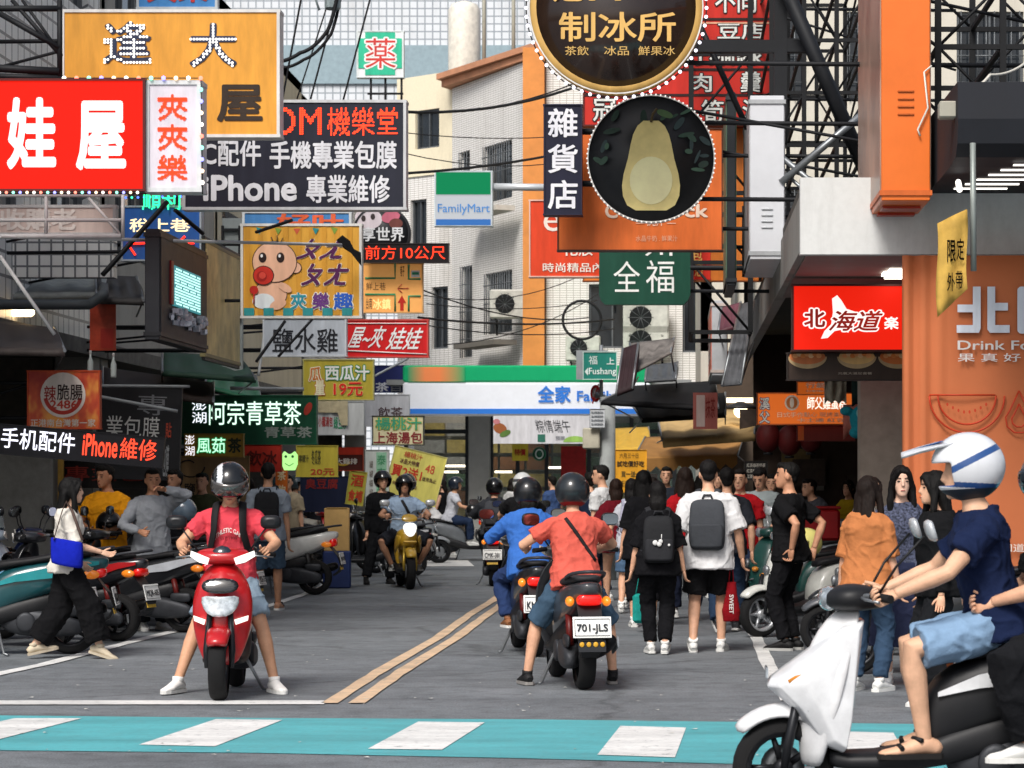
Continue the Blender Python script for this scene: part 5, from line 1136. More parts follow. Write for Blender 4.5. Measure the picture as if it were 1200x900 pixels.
s = Sign('shop_sign', 'small red sign scrap with yellow brush characters right of the green sign', (806, 286, 833, 328), 30.5, .06, 'c82a1a', 'a8281a', .01); s.text('包', (811, 292, 823, 306), 'e8b060', .02).text('怒', (814, 308, 824, 324), 'e8b060', .02)
s = Sign('light_box', 'glowing red light box with white brush characters over an island shape', (928, 333, 1061, 412), 23.4, .16, 'E:f0220e:.62', '3a1210', .018)
s.quad('island', ((975, 350), (981, 346), (986, 352), (992, 362), (1004, 366), (1010, 372), (1000, 378), (994, 390), (988, 386), (978, 388), (970, 396), (962, 397), (966, 388), (974, 380), (976, 366)), 'E:ffe9e4:.8', .006)
s.text('北', (942, 362, 967, 384), 'd82a18', .03, outline=('E:ffefea:.8', .07), w=.009).text('海道', (974, 364, 1032, 388), 'd82a18', .02, outline=('E:ffefea:.8', .06), w=.012, shear=.15).text('楽', (1036, 371, 1053, 386), 'E:ffefea:.8', .03)
s = Sign('menu_board', 'dark menu board with three pictured bowls, below the glowing red light box', (922, 413, 1062, 446), 23.6, .08, '33261f', '241b17', .012)
for x, c in ((946, 'b86a3a'), (1004, 'c9a468'), (1052, 'c06a30')):
    s.ell('bowl', (x, 418), (23, 14), 'a8906a', .005, 180, 360).ell('bowl', (x, 418), (21, 9), c, .007)
    for i in range(7): s.ell('food', (x-14+i*4.6, 417-(i % 2)*2), (3.2, 2.8), ('d89a60', 'd8b888', 'cf8040')[i % 3], .009+i*.0004)
s.text('元氣大滿足套餐', (982, 436, 1022, 439), '8f8478')
s = Sign('shop_sign', 'glowing orange shop sign with a round white emblem and pale rows', (887, 460, 1000, 498), 31, .12, 'E:e8702a:.45', 'b85a2a', .015)
for i, ch in enumerate('溪父'): s.text(ch, (890, 466+i*16, 902, 480+i*16), 'f0e8e0', .02, outline=('3a3a6a', .05))
s.ell('emblem', (928, 472), (8.5, 9), 'f0e0d0', .006).ell('emblem', (928, 472), (6.5, 7), 'c8783a', .009).ell('emblem', (928, 472), (2.5, 6), 'f0e0d0', .012).text('師父雞蛋糕', (946, 465, 992, 480), 'E:fff0e0:.8', .02).text('日式手作點心 現烤美味', (911, 483, 992, 489), 'f4d8c0', .01).text('卡士達 紅豆', (934, 490, 990, 495), 'f4d8c0')
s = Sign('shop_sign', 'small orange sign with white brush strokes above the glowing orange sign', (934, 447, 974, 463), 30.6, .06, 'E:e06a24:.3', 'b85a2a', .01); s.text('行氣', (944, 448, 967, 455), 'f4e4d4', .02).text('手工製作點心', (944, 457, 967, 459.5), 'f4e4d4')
s = Sign('shop_sign', 'dark red sign strip below the glowing orange sign', (934, 498, 1002, 517), 31.2, .06, '7a241a', '6a2018', .01); s.rect('stripe', (934, 499, 942, 517), 'd86a2a', .008)
# posters and small signs round the crowd
s = Sign('price_sign', 'yellow handwritten poster with black strokes on the pole by the crowd', (721, 527, 758, 577), 37, .015, 'd89a24', 'd89a24', .004)
s.text('六月三十日', (726, 531, 748, 537), '5a4418', .0).text('試吃價好吃', (723, 540, 755, 547), '2a2218', .02).text('買一送一', (728, 552, 750, 559), '6a5420').text('任選口味', (726, 563, 748, 570), '6a5420')
s = Sign('shop_banner', 'pink and white hanging poster under the dark canopy edge', (812, 460, 841, 503), 34, .01, 'b96a60', None); s.rect('stripe', (816, 463, 826, 500), 'd8c4bc', .004).text('抹茶', (827, 466, 838, 490), '8a2c28', .01)
s = Sign('shop_banner', 'white rice dumpling festival banner with brush writing and green leaves', (578, 487, 691, 520), 57.2, .03, 'cfcfd4', None)
s.text('粽情端午', (628, 492, 668, 507), '22242a', .0, shear=-.1).rect('stamp', (630, 509, 639, 518), '2f6a5a', .006).text('預購', (651, 511, 662, 516), '8a8c94').ell('picture', (586, 502), (8, 6), '9a5a34', .006, rot=20).ell('picture', (592, 508), (7, 3.4), '5a7a3a', .008, rot=-25).ell('picture', (582, 494), (4, 3), 'c07a80', .010).ell('picture', (674, 518), (14, 7), '8fb85a', .006, 0, 180)
s = Sign('shop_sign', 'white notice plate with fine grey rows on the street pole', (691, 479, 709, 501), 40, .02, 'c9cdd0', '8f9498', .006)
for i in range(4): s.text('禁止停車違者拖吊', (693, 482+i*4.6, 707, 485+i*4.6), '5a6068')
s = Sign('street_sign', 'green street name plate with an arrow and white lettering', (683, 412, 723, 445), 40, .03, '1a7a6c', 'b8d0c8', .012)
s.text('福', (690, 417, 700, 427), 'd8e8e2', .0).text('上', (711, 419, 720, 427), 'd8e8e2').text('Fushang', (690, 431, 722, 441), 'd8e8e2', .01).quad('arrow', ((685, 435.5), (689, 431), (689, 440)), 'd8e8e2', .006)
s = Sign('traffic_sign', 'round white prohibition sign with a red ring, turned on the street pole', (688, 444, 708, 478), 40.5, .03, 'c9ccd0', 'b01c1c', .045, shape='round', rz=0)
s.o.scale = (.62, 1, 1); s.quad('slash', ((691, 472), (693, 474), (705, 451), (703, 449)), 'b01c1c', .01)
s = Sign('shop_sign', 'black menu chalkboard with white scribbled rows at the stall', (872, 540, 900, 563), 33, .03, '1a1a1a', '26221f', .01)
for i in range(3): s.text('紅茶綠茶奶茶', (875, 543+i*6.5, 897, 547.5+i*6.5), 'b9b6ac', .01)
# the tall orange banner
s = Sign('shop_banner', 'tall orange drink banner with white lettering and a red melon drawing', (1058, 299, 1330, 830), 20.6, .01, 'c9693a', None)
bpy.data.objects.remove([c for c in s.o.children][0])
mb = MB(); rr = []
for j in range(13):
    y = 299+531*j/12; row = []
    for i in range(70):
        u = i/69; px = 1058+272*u; t = max(0, 1-(px-1058)/60)
        row.append(s.loc(px, y, .0+.035*t*math.sin((px-1058)*.32)+.012*math.sin(px*.07+j*.3)-.03))
    rr.append(row)
mb.rings(rr, cap=False, closed=False); me = to_mesh_obj(mb, [('SOLIDIFY', dict(thickness=.004))]); me.materials.append(M('bd6b42', rough=.75, var=.10, scale=1.2)); me.name = 'cloth'
for p in me.polygons: p.use_smooth = True
o = bpy.data.objects.new('cloth', me); COL.objects.link(o); o.parent = s.o
s.quad('lettering', [((1140, 336), (1149, 336), (1149, 385), (1147, 390), (1121, 390), (1121, 381), (1140, 381), (1140, 366), (1122, 366), (1122, 357), (1140, 357)), ((1157, 336), (1166, 336), (1166, 355), (1181, 355), (1181, 364), (1166, 364), (1166, 381), (1183, 381), (1183, 390), (1160, 390), (1157, 386))], 'cdd2dc', .0, .012)
s.text('回', (1192, 336, 1250, 391), 'cdd2dc', .06, w=.012).text('Drink For Life', (1122, 399, 1258, 410), 'd8d4d0', .012, w=.012).text('果 真 好 生 活', (1122, 414, 1250, 424), 'd8d0cc', .008, w=.012).text('不知道', (1160, 637, 1200, 647), 'd8cac0', .01, w=.012)
RL = 'b8381a'
for rx, ry_, a in ((44, 44, 1), (34, 34, 0)):
    s.line('melon', [(1133+rx*math.cos(R(180+i*9)), 464-(ry_*.98)*math.sin(R(180+i*9))) for i in range(21)], 2.2, RL, .014)
s.line('melon', [(1089, 463), (1166, 463)], 2.2, RL, .014); s.line('melon', [(1167, 463), (1167, 463.5)], 2.2, RL, .014)
for i in range(8): s.ell('melon_seed', (1110+i*6.5, 474+9*math.sin(i*PI/7)), (1.2, 2), RL, .014)
for q in (1., .55): s.line('drop', [(1194+16*q*math.sin(R(a))*(1 if a < 360 else 1), 492-16*q*math.cos(R(a))*1.0-(18*q if a in (0, 360) else 0)) for a in (0, 40, 80, 120, 160, 200, 240, 280, 320, 360)], 2, RL, .014)
# ---------------------------------------------------------------- projecting box signs, scaffolds, awnings, cables and other street fittings
def box_sign(label, x0, x1, y0, y1, z0, z1, front, side, frame='b9bcbe', vents=None, name='box_sign', vc='b85a22'):
    o = thing(name, label, 'sign', ((x0+x1)/2, y0, z0)); w, d, h = x1-x0, y1-y0, z1-z0
    mb = MB(); mb.box((0, d/2, h/2), (w, d, h), 0, .006); mb.build('cabinet', mt(front), o)
    for sx in (-1, 1):
        mb = MB(); mb.box((sx*(w/2+.004), d/2, h/2), (.012, d-.08, h-.08)); mb.build('face_panel', mt(side), o)
    if vents:
        mb = MB()
        for i in range(4): mb.box((0, -.006, vents-z0-.06*i), (w*.34, .014, .018), 0, .005)
        mb.build('vent', M(vc, rough=.5), o)
    f = MB()
    for z in (.06, h-.06): f.box((0, d/2, z), (w+.03, d+.03, .04))
    f.build('frame', mt(frame), o); return o
o = box_sign('tall orange projecting sign box with louvred vents on its narrow edge', X(1033, 20), X(1090, 20), 20, 22.5, Z(235, 20), 5.9, M('e0702c', rough=.35, var=.12, scale=1.5), M('a88a78', rough=.3, var=.5, scale=1.3), 'c8622a', Z(107, 20))
mb = MB()
for i in range(5): mb.box((-.195, .35+i*.42, 1.1+.1*(i % 2)), (.006, .14, 1.3+.2*(i % 3)))
mb.build('face_print', M('b5482c', rough=.4, var=.4, scale=5), o)
for i in range(4): mb = MB(); mb.box((0, .5+i*.5, -.012), (.3, .26, .02)); mb.build('underside_slat', M('b03a26', rough=.35, var=.2), o)
mb = MB(); mb.tube([(.2, -.02, 1.05), (.14, -.03, 1.0), (.17, -.03, .72), (.09, -.03, .55), (.11, -.03, .5)], .008, 6); mb.build('cable', M('d8d4c8', rough=.5), o)
o = box_sign('white projecting sign box with grey louvres, hung by rods from the scaffold', X(879, 25), X(919, 25), 25, 27.2, Z(304, 25), Z(112, 25), M('d3d5d9', rough=.4, var=.10, scale=2), M('a9a7a8', rough=.4, var=.4, scale=2), 'a9acae', Z(245, 25), vc='c0c3c6')
o = box_sign('tall narrow sign box with a green printed face, behind the round picture sign', X(852, 26.5), X(862, 26.5), 26.5, 28.2, Z(335, 26.5), Z(108, 26.5), '2c3034', M('5f7a64', rough=.4, var=.5, scale=2.5), '3a3e42')
o = box_sign('dark vertical sign box with a glowing cyan panel and silver letters', X(170, 26), X(187, 26), 26, 28.6, Z(398, 26), Z(268, 26), M('24262b', rough=.5, var=.2), M('2b2d32', rough=.5, var=.2), '1d1e22')
mb = MB(); mb.mat(0).box((.092, 1.35, .60), (.02, 1.5, .42)); mb.mat(1)
for i in range(13):
    for j in range(22):
        if (i*7+j*5+i*j) % 6: y, z = .64+j*.065, .41+i*.03; mb.quad((.1035, y, z), (.1035, y+.052, z), (.1035, y+.052, z+.019), (.1035, y, z+.019))
mb.build('glowing_panel', [M('3a8f96', emit=.5, var=.2, scale=8), E_('c8fff4', 1.0)], o)
mb = MB(); mb.box((.08, .52, .62), (.05, .12, .45)); mb.build('red_edge', 'x' and M('8a1c1c', rough=.4), o)
mb = MB(); rng = random.Random(2)
for i in range(60): mb.box((.10+rng.random()*.04, .4+rng.random()*1.9, .2+rng.random()*.16-.0), (.03, .07, .05), rng.random()*3)
mb.build('lettering', M('c5c8d4', rough=.25, metal=.4, var=.2), o)
o = box_sign('yellowed vertical sign box with a worn printed face, beside the dark one', X(236, 29), X(240, 29), 29, 31.3, Z(422, 29), Z(276, 29), '2a2c2c', M('ddc98c', rough=.5, var=.4, scale=2.6), '8a8058')
o = box_sign('salmon pink vertical sign box with white lettering, above the dark canopy', X(834, 36), X(852, 36), 36, 39.2, Z(440, 36), Z(352, 36), M('b9bcbf', rough=.5), M('c9624a', rough=.45, var=.2), 'c9bcb4')
mb = MB()
for sx in (-1,): text_into(mb, 'CHICHOICE', lambda u, v, w: V((-.118-w, 2.7-2.3*u, .25+.45*v)), .002, .02)
mb.build('lettering', M('eadfd8', rough=.5), o)

def scaffold(label, x0, x1, y0, y1, z0, z1, nx, nz, r=.03, seed=1, diag=.7):
    o = thing('sign_scaffold', label, 'scaffold', ((x0+x1)/2, (y0+y1)/2, z0)); rg = random.Random(seed)
    cx, cy = (x0+x1)/2, (y0+y1)/2; xs = [x0+(x1-x0)*i/nx for i in range(nx+1)]; zs = [z0+(z1-z0)*i/nz for i in range(nz+1)]; q = lambda x, y, z: V((x-cx, y-cy, z-z0))
    a, b, c = MB(), MB(), MB()
    for y in (y0, y1):
        for x in xs: p_ = MB(); p_.box(q(x, y, (z0+z1)/2), (r*2, r*2, z1-z0)); p_.build('upright', M('0f1114', rough=.65, var=.3, scale=5, spec=.3), o)
        for z in zs: b.box(q(cx, y+.001, z), (x1-x0, r*1.6, r*1.6))
        for i in range(nx):
            for k in range(nz):
                if rg.random() < diag:
                    s = rg.random() < .5; c.tube([q(xs[i], y, zs[k+(0 if s else 1)]), q(xs[i+1], y, zs[k+(1 if s else 0)])], r*.55, 5)
    for x in xs:
        for z in zs: b.box(q(x, cy, z+.002), (r*1.4, y1-y0, r*1.4))
    for z in zs[:-1]: c.tube([q(x0, y0, z), q(x0, y1, z+(z1-z0)/nz)], r*.6, 5); c.tube([q(x1, y1, z), q(x1, y0, z+(z1-z0)/nz)], r*.6, 5)
    m = M('0f1114', rough=.65, var=.3, scale=5, spec=.3)
    for nm, p in (('crossbar', b), ('brace', c)): p.build(nm, m, o)
    return o
scaffold('black steel sign scaffold between the tall red noodle sign and the orange sign box', 1.0, 2.05, 27.5, 31.5, 4.02, 7.4, 3, 6, .024, 2, .5)
scaffold('black steel lattice scaffold above the dark fabric awning', 2.15, 4.3, 21.2, 23.4, 4.05, 6.2, 4, 4, .026, 3)
scaffold('slim dark scaffold carrying the signs over the crowd', .15, .85, 30.2, 32, 3.3, 7.4, 1, 5, .03, 5, .9)
o = thing('scaffold_beam', 'heavy dark beam and diagonal strut between the round sign and the scaffold', 'beam', (1.0, 25.6, 5.8))
mb = MB(); mb.box((-.45, 0, .08), (1.5, .12, .12)); mb.box((.02, 0, .2), (.13, .13, 2.2)); mb.build('beam', DARKST(), o)
mb = MB(); mb.tube([(-.1, -.2, 1.0), (.85, -.3, -1.2)], .075, 6); mb.tube([(-.9, .3, .6), (-.3, .3, -.7)], .03, 6); mb.build('strut', DARKST(), o)
mb = MB(); mb.tube([(1.0, -.5, -.5), (.0, -.6, -1.35)], .035, 8); mb.tube([(-.1, -.55, -1.0), (.75, -.6, -1.72)], .03, 6); mb.tube([(-.1, -.5, -1.12), (.6, -.6, -1.75)], .02, 6); mb.build('guy_rod', STEEL(), o)
# white scaffold bars in front of the pink sign
o = thing('sign_scaffold', 'pale steel bar frame across the faded pink signboard', 'frame', P(60, 300, 24.5)); k = 24.5/F
mb = MB(); L_ = lambda px, py: V(((px-60)*k, 0, (300-py)*k))
for y in (229, 258, 277): mb.tube([L_(-60, y), L_(142, y)], .02 if y < 277 else .028, 6)
for x in (-20, 54, 144): mb.tube([L_(x, 226), L_(x, 279)], .018, 6)
mb.tube([L_(104, 232), L_(142, 276)], .015, 6); mb.tube([L_(0, 300), L_(64, 392)], .02, 6); mb.build('bar', M('b4b6b6', rough=.5, var=.15), o)
o = thing('sign_scaffold', 'black angled steel frame at the top edge holding the orange-yellow signboard', 'frame', P(35, 60, 23.6)); k = 23.6/F
mb = MB(); L_ = lambda px, py, d=0: V(((px-35)*k, d, (60-py)*k))
for a, b_, r in (((-40, 10), (72, 10), .03), ((0, 16), (70, 56), .03), ((14, 0), (72, 66), .022), ((26, 0), (72, 64), .016), ((-40, 78), (70, 84), .04), ((70, 0), (70, 92), .025), ((-40, 88), (76, 92), .03)): mb.tube([L_(*a), L_(*b_)], r, 6)
mb.build('bar', DARKST(), o)
def awning(label, pts, th, m, valance=None, cat='awning', name='awning'):
    """pts: four 3-D corners: front-left, front-right, back-right, back-left"""
    a, b_, c, d = [V(p) for p in pts]; ctr = (a+b_+c+d)/4; o = thing(name, label, cat, ctr); n = 10; mb = MB(); rr = []
    for j in range(n+1):
        t = j/n; rr.append([a.lerp(b_, i/12).lerp(d.lerp(c, i/12), t)-ctr+V((0, 0, .03*math.sin(i*1.7)*math.sin(t*PI)-.10*math.sin(t*PI)*0)) for i in range(13)])
    mb.rings(rr, cap=False, closed=False); me = to_mesh_obj(mb, [('SOLIDIFY', dict(thickness=th))]); me.materials.append(m); me.name = 'cover'
    for p in me.polygons: p.use_smooth = True
    q = bpy.data.objects.new('cover', me); COL.objects.link(q); q.parent = o
    if valance:
        mb = MB(); k = int((b_-a).length/.18)
        for i in range(k):
            p0, p1 = a.lerp(b_, i/k)-ctr, a.lerp(b_, (i+1)/k)-ctr; h = V((0, 0, -valance)); e = V((0, -.012, 0))
            for w in (e, e*2): mb.quad(p0+w, p0+w+h*.6, (p0+p1)/2+w+h, p1+w+h*.6, p1+w)
        mb.build('valance', m, o)
    mb = MB()
    for p, q_ in ((a, d), (b_, c)): mb.tube([p-ctr, q_-ctr], .018, 6); mb.tube([p-ctr, q_-ctr+V((0, 0, -.5))], .012, 6)
    mb.build('frame', STEEL(), o); return o
def pc(px, py, D): return P(px, py, D)
awning('tan fabric awning with scalloped edge over the crowd', [pc(742, 538, 42), pc(864, 534, 42), pc(872, 508, 46), pc(756, 512, 46)], .03, M('9a6f3c', rough=.8, var=.25, scale=2), .22)
awning('beige box awning of the stall behind the crowd', [pc(776, 516, 40), pc(884, 508, 40), pc(886, 478, 43), pc(770, 484, 43)], .12, M('b89a68', rough=.7, var=.3, scale=1.5))
awning('yellow awning edge behind the street pole', [pc(716, 528, 50), pc(762, 524, 50), pc(760, 500, 53), pc(716, 502, 53)], .04, M('c9a13e', rough=.7, var=.15))
awning('sagging black canopy sheet below the green street plate', [pc(704, 470, 38), pc(842, 478, 38), pc(838, 446, 40), pc(742, 452, 40)], .06, M('101114', rough=.7, var=.3, scale=2, spec=.2))
awning('black canopy underside hanging lowest beside the pink poster', [pc(752, 492, 39), pc(850, 486, 39), pc(850, 460, 40.5), pc(738, 470, 40.5)], .05, M('0d0e10', rough=.7, var=.3, scale=2, spec=.2))
awning('narrow dark maroon canopy flap standing up next to the street plate', [pc(722, 462, 37), pc(741, 455, 37), pc(748, 402, 37.6), pc(730, 408, 37.6)], .05, M('2c1a1e', rough=.7, var=.4, scale=2))
awning('crumpled grey cloth tied over the black canopy', [pc(742, 436, 37.4), pc(786, 412, 37.4), pc(790, 396, 38.4), pc(738, 402, 38.4)], .04, M('6f6a66', rough=.8, var=.6, scale=5))
awning('grey ribbed sheet under the salmon sign box', [pc(756, 446, 39), pc(792, 444, 39), pc(794, 424, 40), pc(758, 428, 40)], .04, M('4a4e52', rough=.5, var=.4, scale=8))
awning('maroon plastic cover beside the salmon sign box', [pc(842, 388, 35), pc(866, 380, 35), pc(868, 354, 36), pc(846, 360, 36)], .06, M('6a3a44', rough=.5, var=.3, scale=2))
awning('grey patterned banner cloth draped on a slanting pole', [pc(846, 452, 30), pc(868, 450, 30), pc(884, 352, 31), pc(868, 356, 31)], .02, M('5a5c60', rough=.7, var=.6, scale=3))
awning('brown corrugated metal awning at the left shop front', [pc(-60, 408, 26), pc(76, 411, 26), pc(64, 384, 29), pc(-60, 368, 29)], .06, M('4a4340', rough=.6, var=.3))
awning('grey metal awning under the tiled wall', [pc(0, 345, 30), pc(120, 343, 30), pc(125, 322, 32), pc(0, 318, 32)], .08, M('8d9290', rough=.6, var=.3))
awning('dark tin awning with a pipe beneath the glowing cyan panel', [pc(113, 350, 29), pc(168, 352, 29), pc(160, 324, 32), pc(112, 322, 32)], .06, M('3d3b3a', rough=.6, var=.3))
awning('dull green sheet awning below the yellowed sign box', [pc(190, 436, 31), pc(300, 444, 31), pc(280, 418, 35), pc(190, 412, 35)], .05, M('2c4a3c', rough=.6, var=.4, scale=2))
awning('green sheet awning edge over the tea sign', [pc(240, 452, 36), pc(306, 470, 36), pc(300, 440, 40), pc(245, 425, 40)], .04, M('2a6a4a', rough=.5, var=.3))
awning('long brown awning over the neon phone board', [pc(120, 452, 30.6), pc(250, 470, 30.6), pc(250, 448, 34), pc(120, 430, 34)], .05, M('3a302c', rough=.7, var=.4))
# dark fabric awning with lit ceiling on the near right
o = thing('awning', 'deep black fabric awning with strip lights underneath', 'awning', (X(1160, 18.5), 18.5, 3.7)); k = 18.5/F
mb = MB(); prof = [(0, Z(96, 18.5)-3.7), (-.04, Z(140, 18.5)-3.7), (.0, Z(168, 18.5)-3.7), (.12, Z(182, 18.5)-3.7), (.5, Z(186, 18.5)-3.7), (2.2, Z(186, 18.5)-3.7), (2.2, Z(90, 18.5)-3.7)]
mb.prism([(p[0], p[1]) for p in prof], X(1122, 18.5)-X(1160, 18.5), 2.4, lambda u, v, w: V((w, u, v))); mb.build('cover', M('1e2026', rough=.75, var=.2, scale=3), o)
for i in range(6): mb = MB(); mb.box((.42-i*.055, .3+i*.3, Z(186.4, 18.5)-3.7-.006), (.42, .05, .008)); mb.build('strip_light', E_('fff8ee', 1.6), o)
mb = MB(); mb.tube([(-.23, -.1, Z(224, 18.5)-3.7), (-.13, .9, Z(196, 18.5)-3.7)], .022, 8); mb.build('lamp_tube', E_('fff8ee', 1.6), o)
mb = MB(); mb.box((-.25, .2, .02+Z(128, 18.5)-3.7), (.2, .15, .12), 0, .01); mb.build('junction_box', M('a9a698', rough=.6), o)
mb = MB(); mb.tube([(-.125, -.02, Z(168, 18.5)-3.7), (-.12, -.02, Z(318, 18.5)-3.7)], .022, 8); mb.build('drop_pole', M('8d9490', rough=.45, metal=.4), o)
o = thing('cloth_banner', 'small worn yellow cloth banner with black characters, hanging from a pole', 'banner', P(1116, 310, 18.4)); k = 18.4/F
mb = MB(); rr = []
for j in range(9): rr.append([V(((1098+35*i/8-1116)*k+.008*math.sin(j*.8), -.02+.025*math.sin(i*.9+j*.5), (310-(262-17*i/8*1.0+(372-262-2*i)*j/8))*k)) for i in range(9)])
mb.rings(rr, cap=False, closed=False); me = to_mesh_obj(mb, [('SOLIDIFY', dict(thickness=.004))]); me.materials.append(M('c09a48', rough=.8, var=.3, scale=5)); me.name = 'cloth'
q = bpy.data.objects.new('cloth', me); COL.objects.link(q); q.parent = o
for body, r in (('限', (1109, 282, 1119, 308)), ('定', (1120, 280, 1129, 306)), ('外', (1109, 320, 1118, 342)), ('帶', (1119, 318, 1127, 340))):
    mb = MB(); text_into(mb, body, lambda u, v, w: V(((r[0]+(r[2]-r[0])*u-1116)*k, -.055, (310-(r[3]+(r[1]-r[3])*v))*k)), 0, .01); mb.build('lettering', M('3a3a3e', rough=.8), o)
# air conditioners on the corner building
AC = None
for i, (px, py, D, lab) in enumerate(((345/1+0, 0, 0, ''),)): pass
def aircon(px, py, D, w, lab):
    global AC
    c = P(px, py, D)
    if AC is None:
        o = thing('air_conditioner', lab, 'air conditioner', c, 0, 'air conditioners on the corner building')
        mb = MB(); mb.box((0, .2, 0), (.85, .4, .62), 0, .03); mb.build('casing', M('c9c8c0', rough=.5, var=.2), o)
        mb = MB(); mb.lathe([(.25, -.006), (.25, .02), (.22, .02), (.22, -.006)], 'Y', (-.1, 0, 0), 24, cap=False)
        for q in range(10): mb.tube([(-.1, -.004, 0), (-.1+.24*math.cos(q*PI/5), -.004, .24*math.sin(q*PI/5))], .006, 4)
        mb.build('grille', M('5a5d5f', rough=.5), o)
        mb = MB(); mb.lathe([(.21, -.002), (.02, -.002)], 'Y', (-.1, 0, 0), 20); mb.build('fan', M('2c2f31', rough=.6), o)
        mb = MB()
        for sx in (-.3, .3): mb.box((sx, .25, -.34), (.04, .5, .04)); mb.box((sx, .48, -.5), (.04, .04, .32))
        mb.build('bracket', DARKST(), o); AC = o
    else:
        o = copy_tree(AC); o.location = c; o['label'] = lab
    o.scale = (w, 1, w)
for a in ((683, 408, 59.4, .95, 'weathered air conditioner unit just above the green store fascia'), (757, 372, 59.3, 1.25, 'large air conditioner unit behind the green round-cornered sign'), (757, 400, 59.3, 1.25, 'air conditioner unit lowest of the pair behind the strut'), (597, 356, 60.6, 1.1, 'white air conditioner unit on the ledge under the corner building window'), (735, 330, 59.4, 1., 'air conditioner unit close under the green sign, topmost of its column')): aircon(*a)
# street pole with boxes
o = thing('street_pole', 'grey concrete street pole with a cream meter box, in front of the store', 'pole', (X(712, 40.3), 40.3, 0))
mb = MB(); mb.tube([(0, 0, 0), (0, 0, Z(465, 40.3))], [.14, .12], 14); mb.build('shaft', M('9a9e9d', rough=.85, var=.3, scale=3, bump=.2), o)
mb = MB(); mb.tube([(.07, .1, 0), (.07, .1, Z(468, 40.3)), (-.2, .1, Z(462, 40.3))], .05, 10); mb.tube([(-.1, 0, 2.8), (-.1, 0, 3.7)], .03, 8); mb.build('steel_post', STEEL(), o)
mb = MB(); mb.box((-.25, -.12, Z(514, 40.3)), (.27, .18, .33), 0, .02); mb.build('meter_box', M('b9b4a2', rough=.6, var=.2), o)
mb = MB(); mb.box((-.24, -.08, Z(428, 40.3)), (.5, .02, .46)); mb.build('plate_back', M('8d9294', rough=.5), o)
# cables
def cable(label, pts, r=.012, sag=.25, c='17181b', name='cable'):
    pts = [V(p) for p in pts]; o = MB(); q = []
    for a, b_ in zip(pts, pts[1:]):
        for i in range(10):
            t = i/10; q.append(a.lerp(b_, t)+V((0, 0, -sag*4*t*(1-t))))
    q.append(pts[-1]); o.tube([p-pts[0] for p in q], r, 5)
    return tag(o.build(name, M(c, rough=.6, var=.1), None, pts[0]), label, 'cable')
for i, (lab, a, b_, r, sg) in enumerate((
    ('cable crossing just above the convenience store sign, thickest of the crossings', pc(430, 128, 34), pc(690, 96, 40), .022, .2), ('twin cable just under the thick one near the roof cornice', pc(430, 126, 34.4), pc(690, 90, 41), .012, .25),
    ('cable slanting past the corner building windows', pc(440, 205, 34), pc(720, 165, 42), .02, .1), ('thin cable near the first floor windows', pc(430, 150, 36), pc(720, 152, 45), .008, .15), ('thin sagging cable at the store sign height', pc(430, 168, 36), pc(720, 176, 45), .008, .3),
    ('cable over the orange plan board running to the air conditioner', pc(460, 325, 37), pc(690, 372, 52), .012, .25), ('cable at the ledge height of the corner building', pc(490, 372, 38), pc(720, 374, 50), .018, .1), ('thin low cable touching the red brush sign', pc(480, 378, 38), pc(720, 385, 50), .01, .15), ('thin cable rising to the orange boutique sign', pc(490, 345, 38), pc(690, 318, 46), .008, .25), ('cable slanting down to the store fascia', pc(520, 404, 40), pc(700, 345, 50), .009, .2), ('thin cable below the window ledges, nearly level', pc(500, 356, 39), pc(700, 352, 52), .008, .12),
    ('steep black cable between the dotted signboard and the pharmacy cross', pc(444, -40, 40), pc(402, 118, 40), .016, 0), ('steep black cable close to the dotted signboard', pc(360, -40, 38), pc(331, 116, 38), .016, 0), ('steep thin cable ending over the red dotted row', pc(392, -20, 39), pc(348, 116, 39), .012, 0), ('steep cable in the middle of the bundle under the junction', pc(392, 10, 39), pc(364, 116, 39), .015, 0))):
    cable(lab, [a, b_], r, sg)
cable('thick drooping cable bundle ending at the junction above the signs', [pc(310, 72, 38), pc(352, 62, 38), pc(384, 36, 38), pc(396, -8, 38)], .03, .06); cable('second drooping cable of the bundle, a little lower', [pc(318, 78, 38.2), pc(356, 70, 38.2), pc(388, 40, 38.2), pc(400, -8, 38.2)], .025, .06)
o = thing('cable_junction', 'grey cable junction hanging from the wires at the top edge', 'junction box', P(390, 4, 38.1))
mb = MB(); mb.box((0, 0, .05), (.22, .16, .3), .5, .03); mb.box((.14, .05, .16), (.2, .1, .12), .3, .02); mb.tube([(-.1, 0, .1), (-.3, 0, .18), (-.2, 0, -.1)], .02, 6); mb.build('body', M('8d9a9c', rough=.5, var=.2), o)
mb = MB(); mb.tube([(.2, 0, .25), (.4, .0, .08), (.48, 0, .2)], .012, 6); mb.build('lead', DARKST(), o)
mb = MB(); c0 = P(682, 375, 56); mb.tube([(.42*math.cos(a*PI/12), 0, .42*math.sin(a*PI/12)) for a in range(25)], .03, 6, cap=False)
tag(mb.build('cable_coil', M('1d1e20', rough=.6), None, c0), 'coiled black cable loop hung on the wall above the store fascia', 'cable coil')
cable('white cable looping out from the fabric awning over the scaffold', [pc(1126, 101, 18.6), pc(1160, 88, 19.5), pc(1215, 62, 21)], .012, .05, 'd6d2c6')
cable('grey pipe under the metal awnings on the arcade', [pc(-20, 357, 28.5), pc(105, 357, 28.5), pc(122, 345, 28.5), pc(122, 336, 29)], .06, 0, '4a5054', 'pipe')
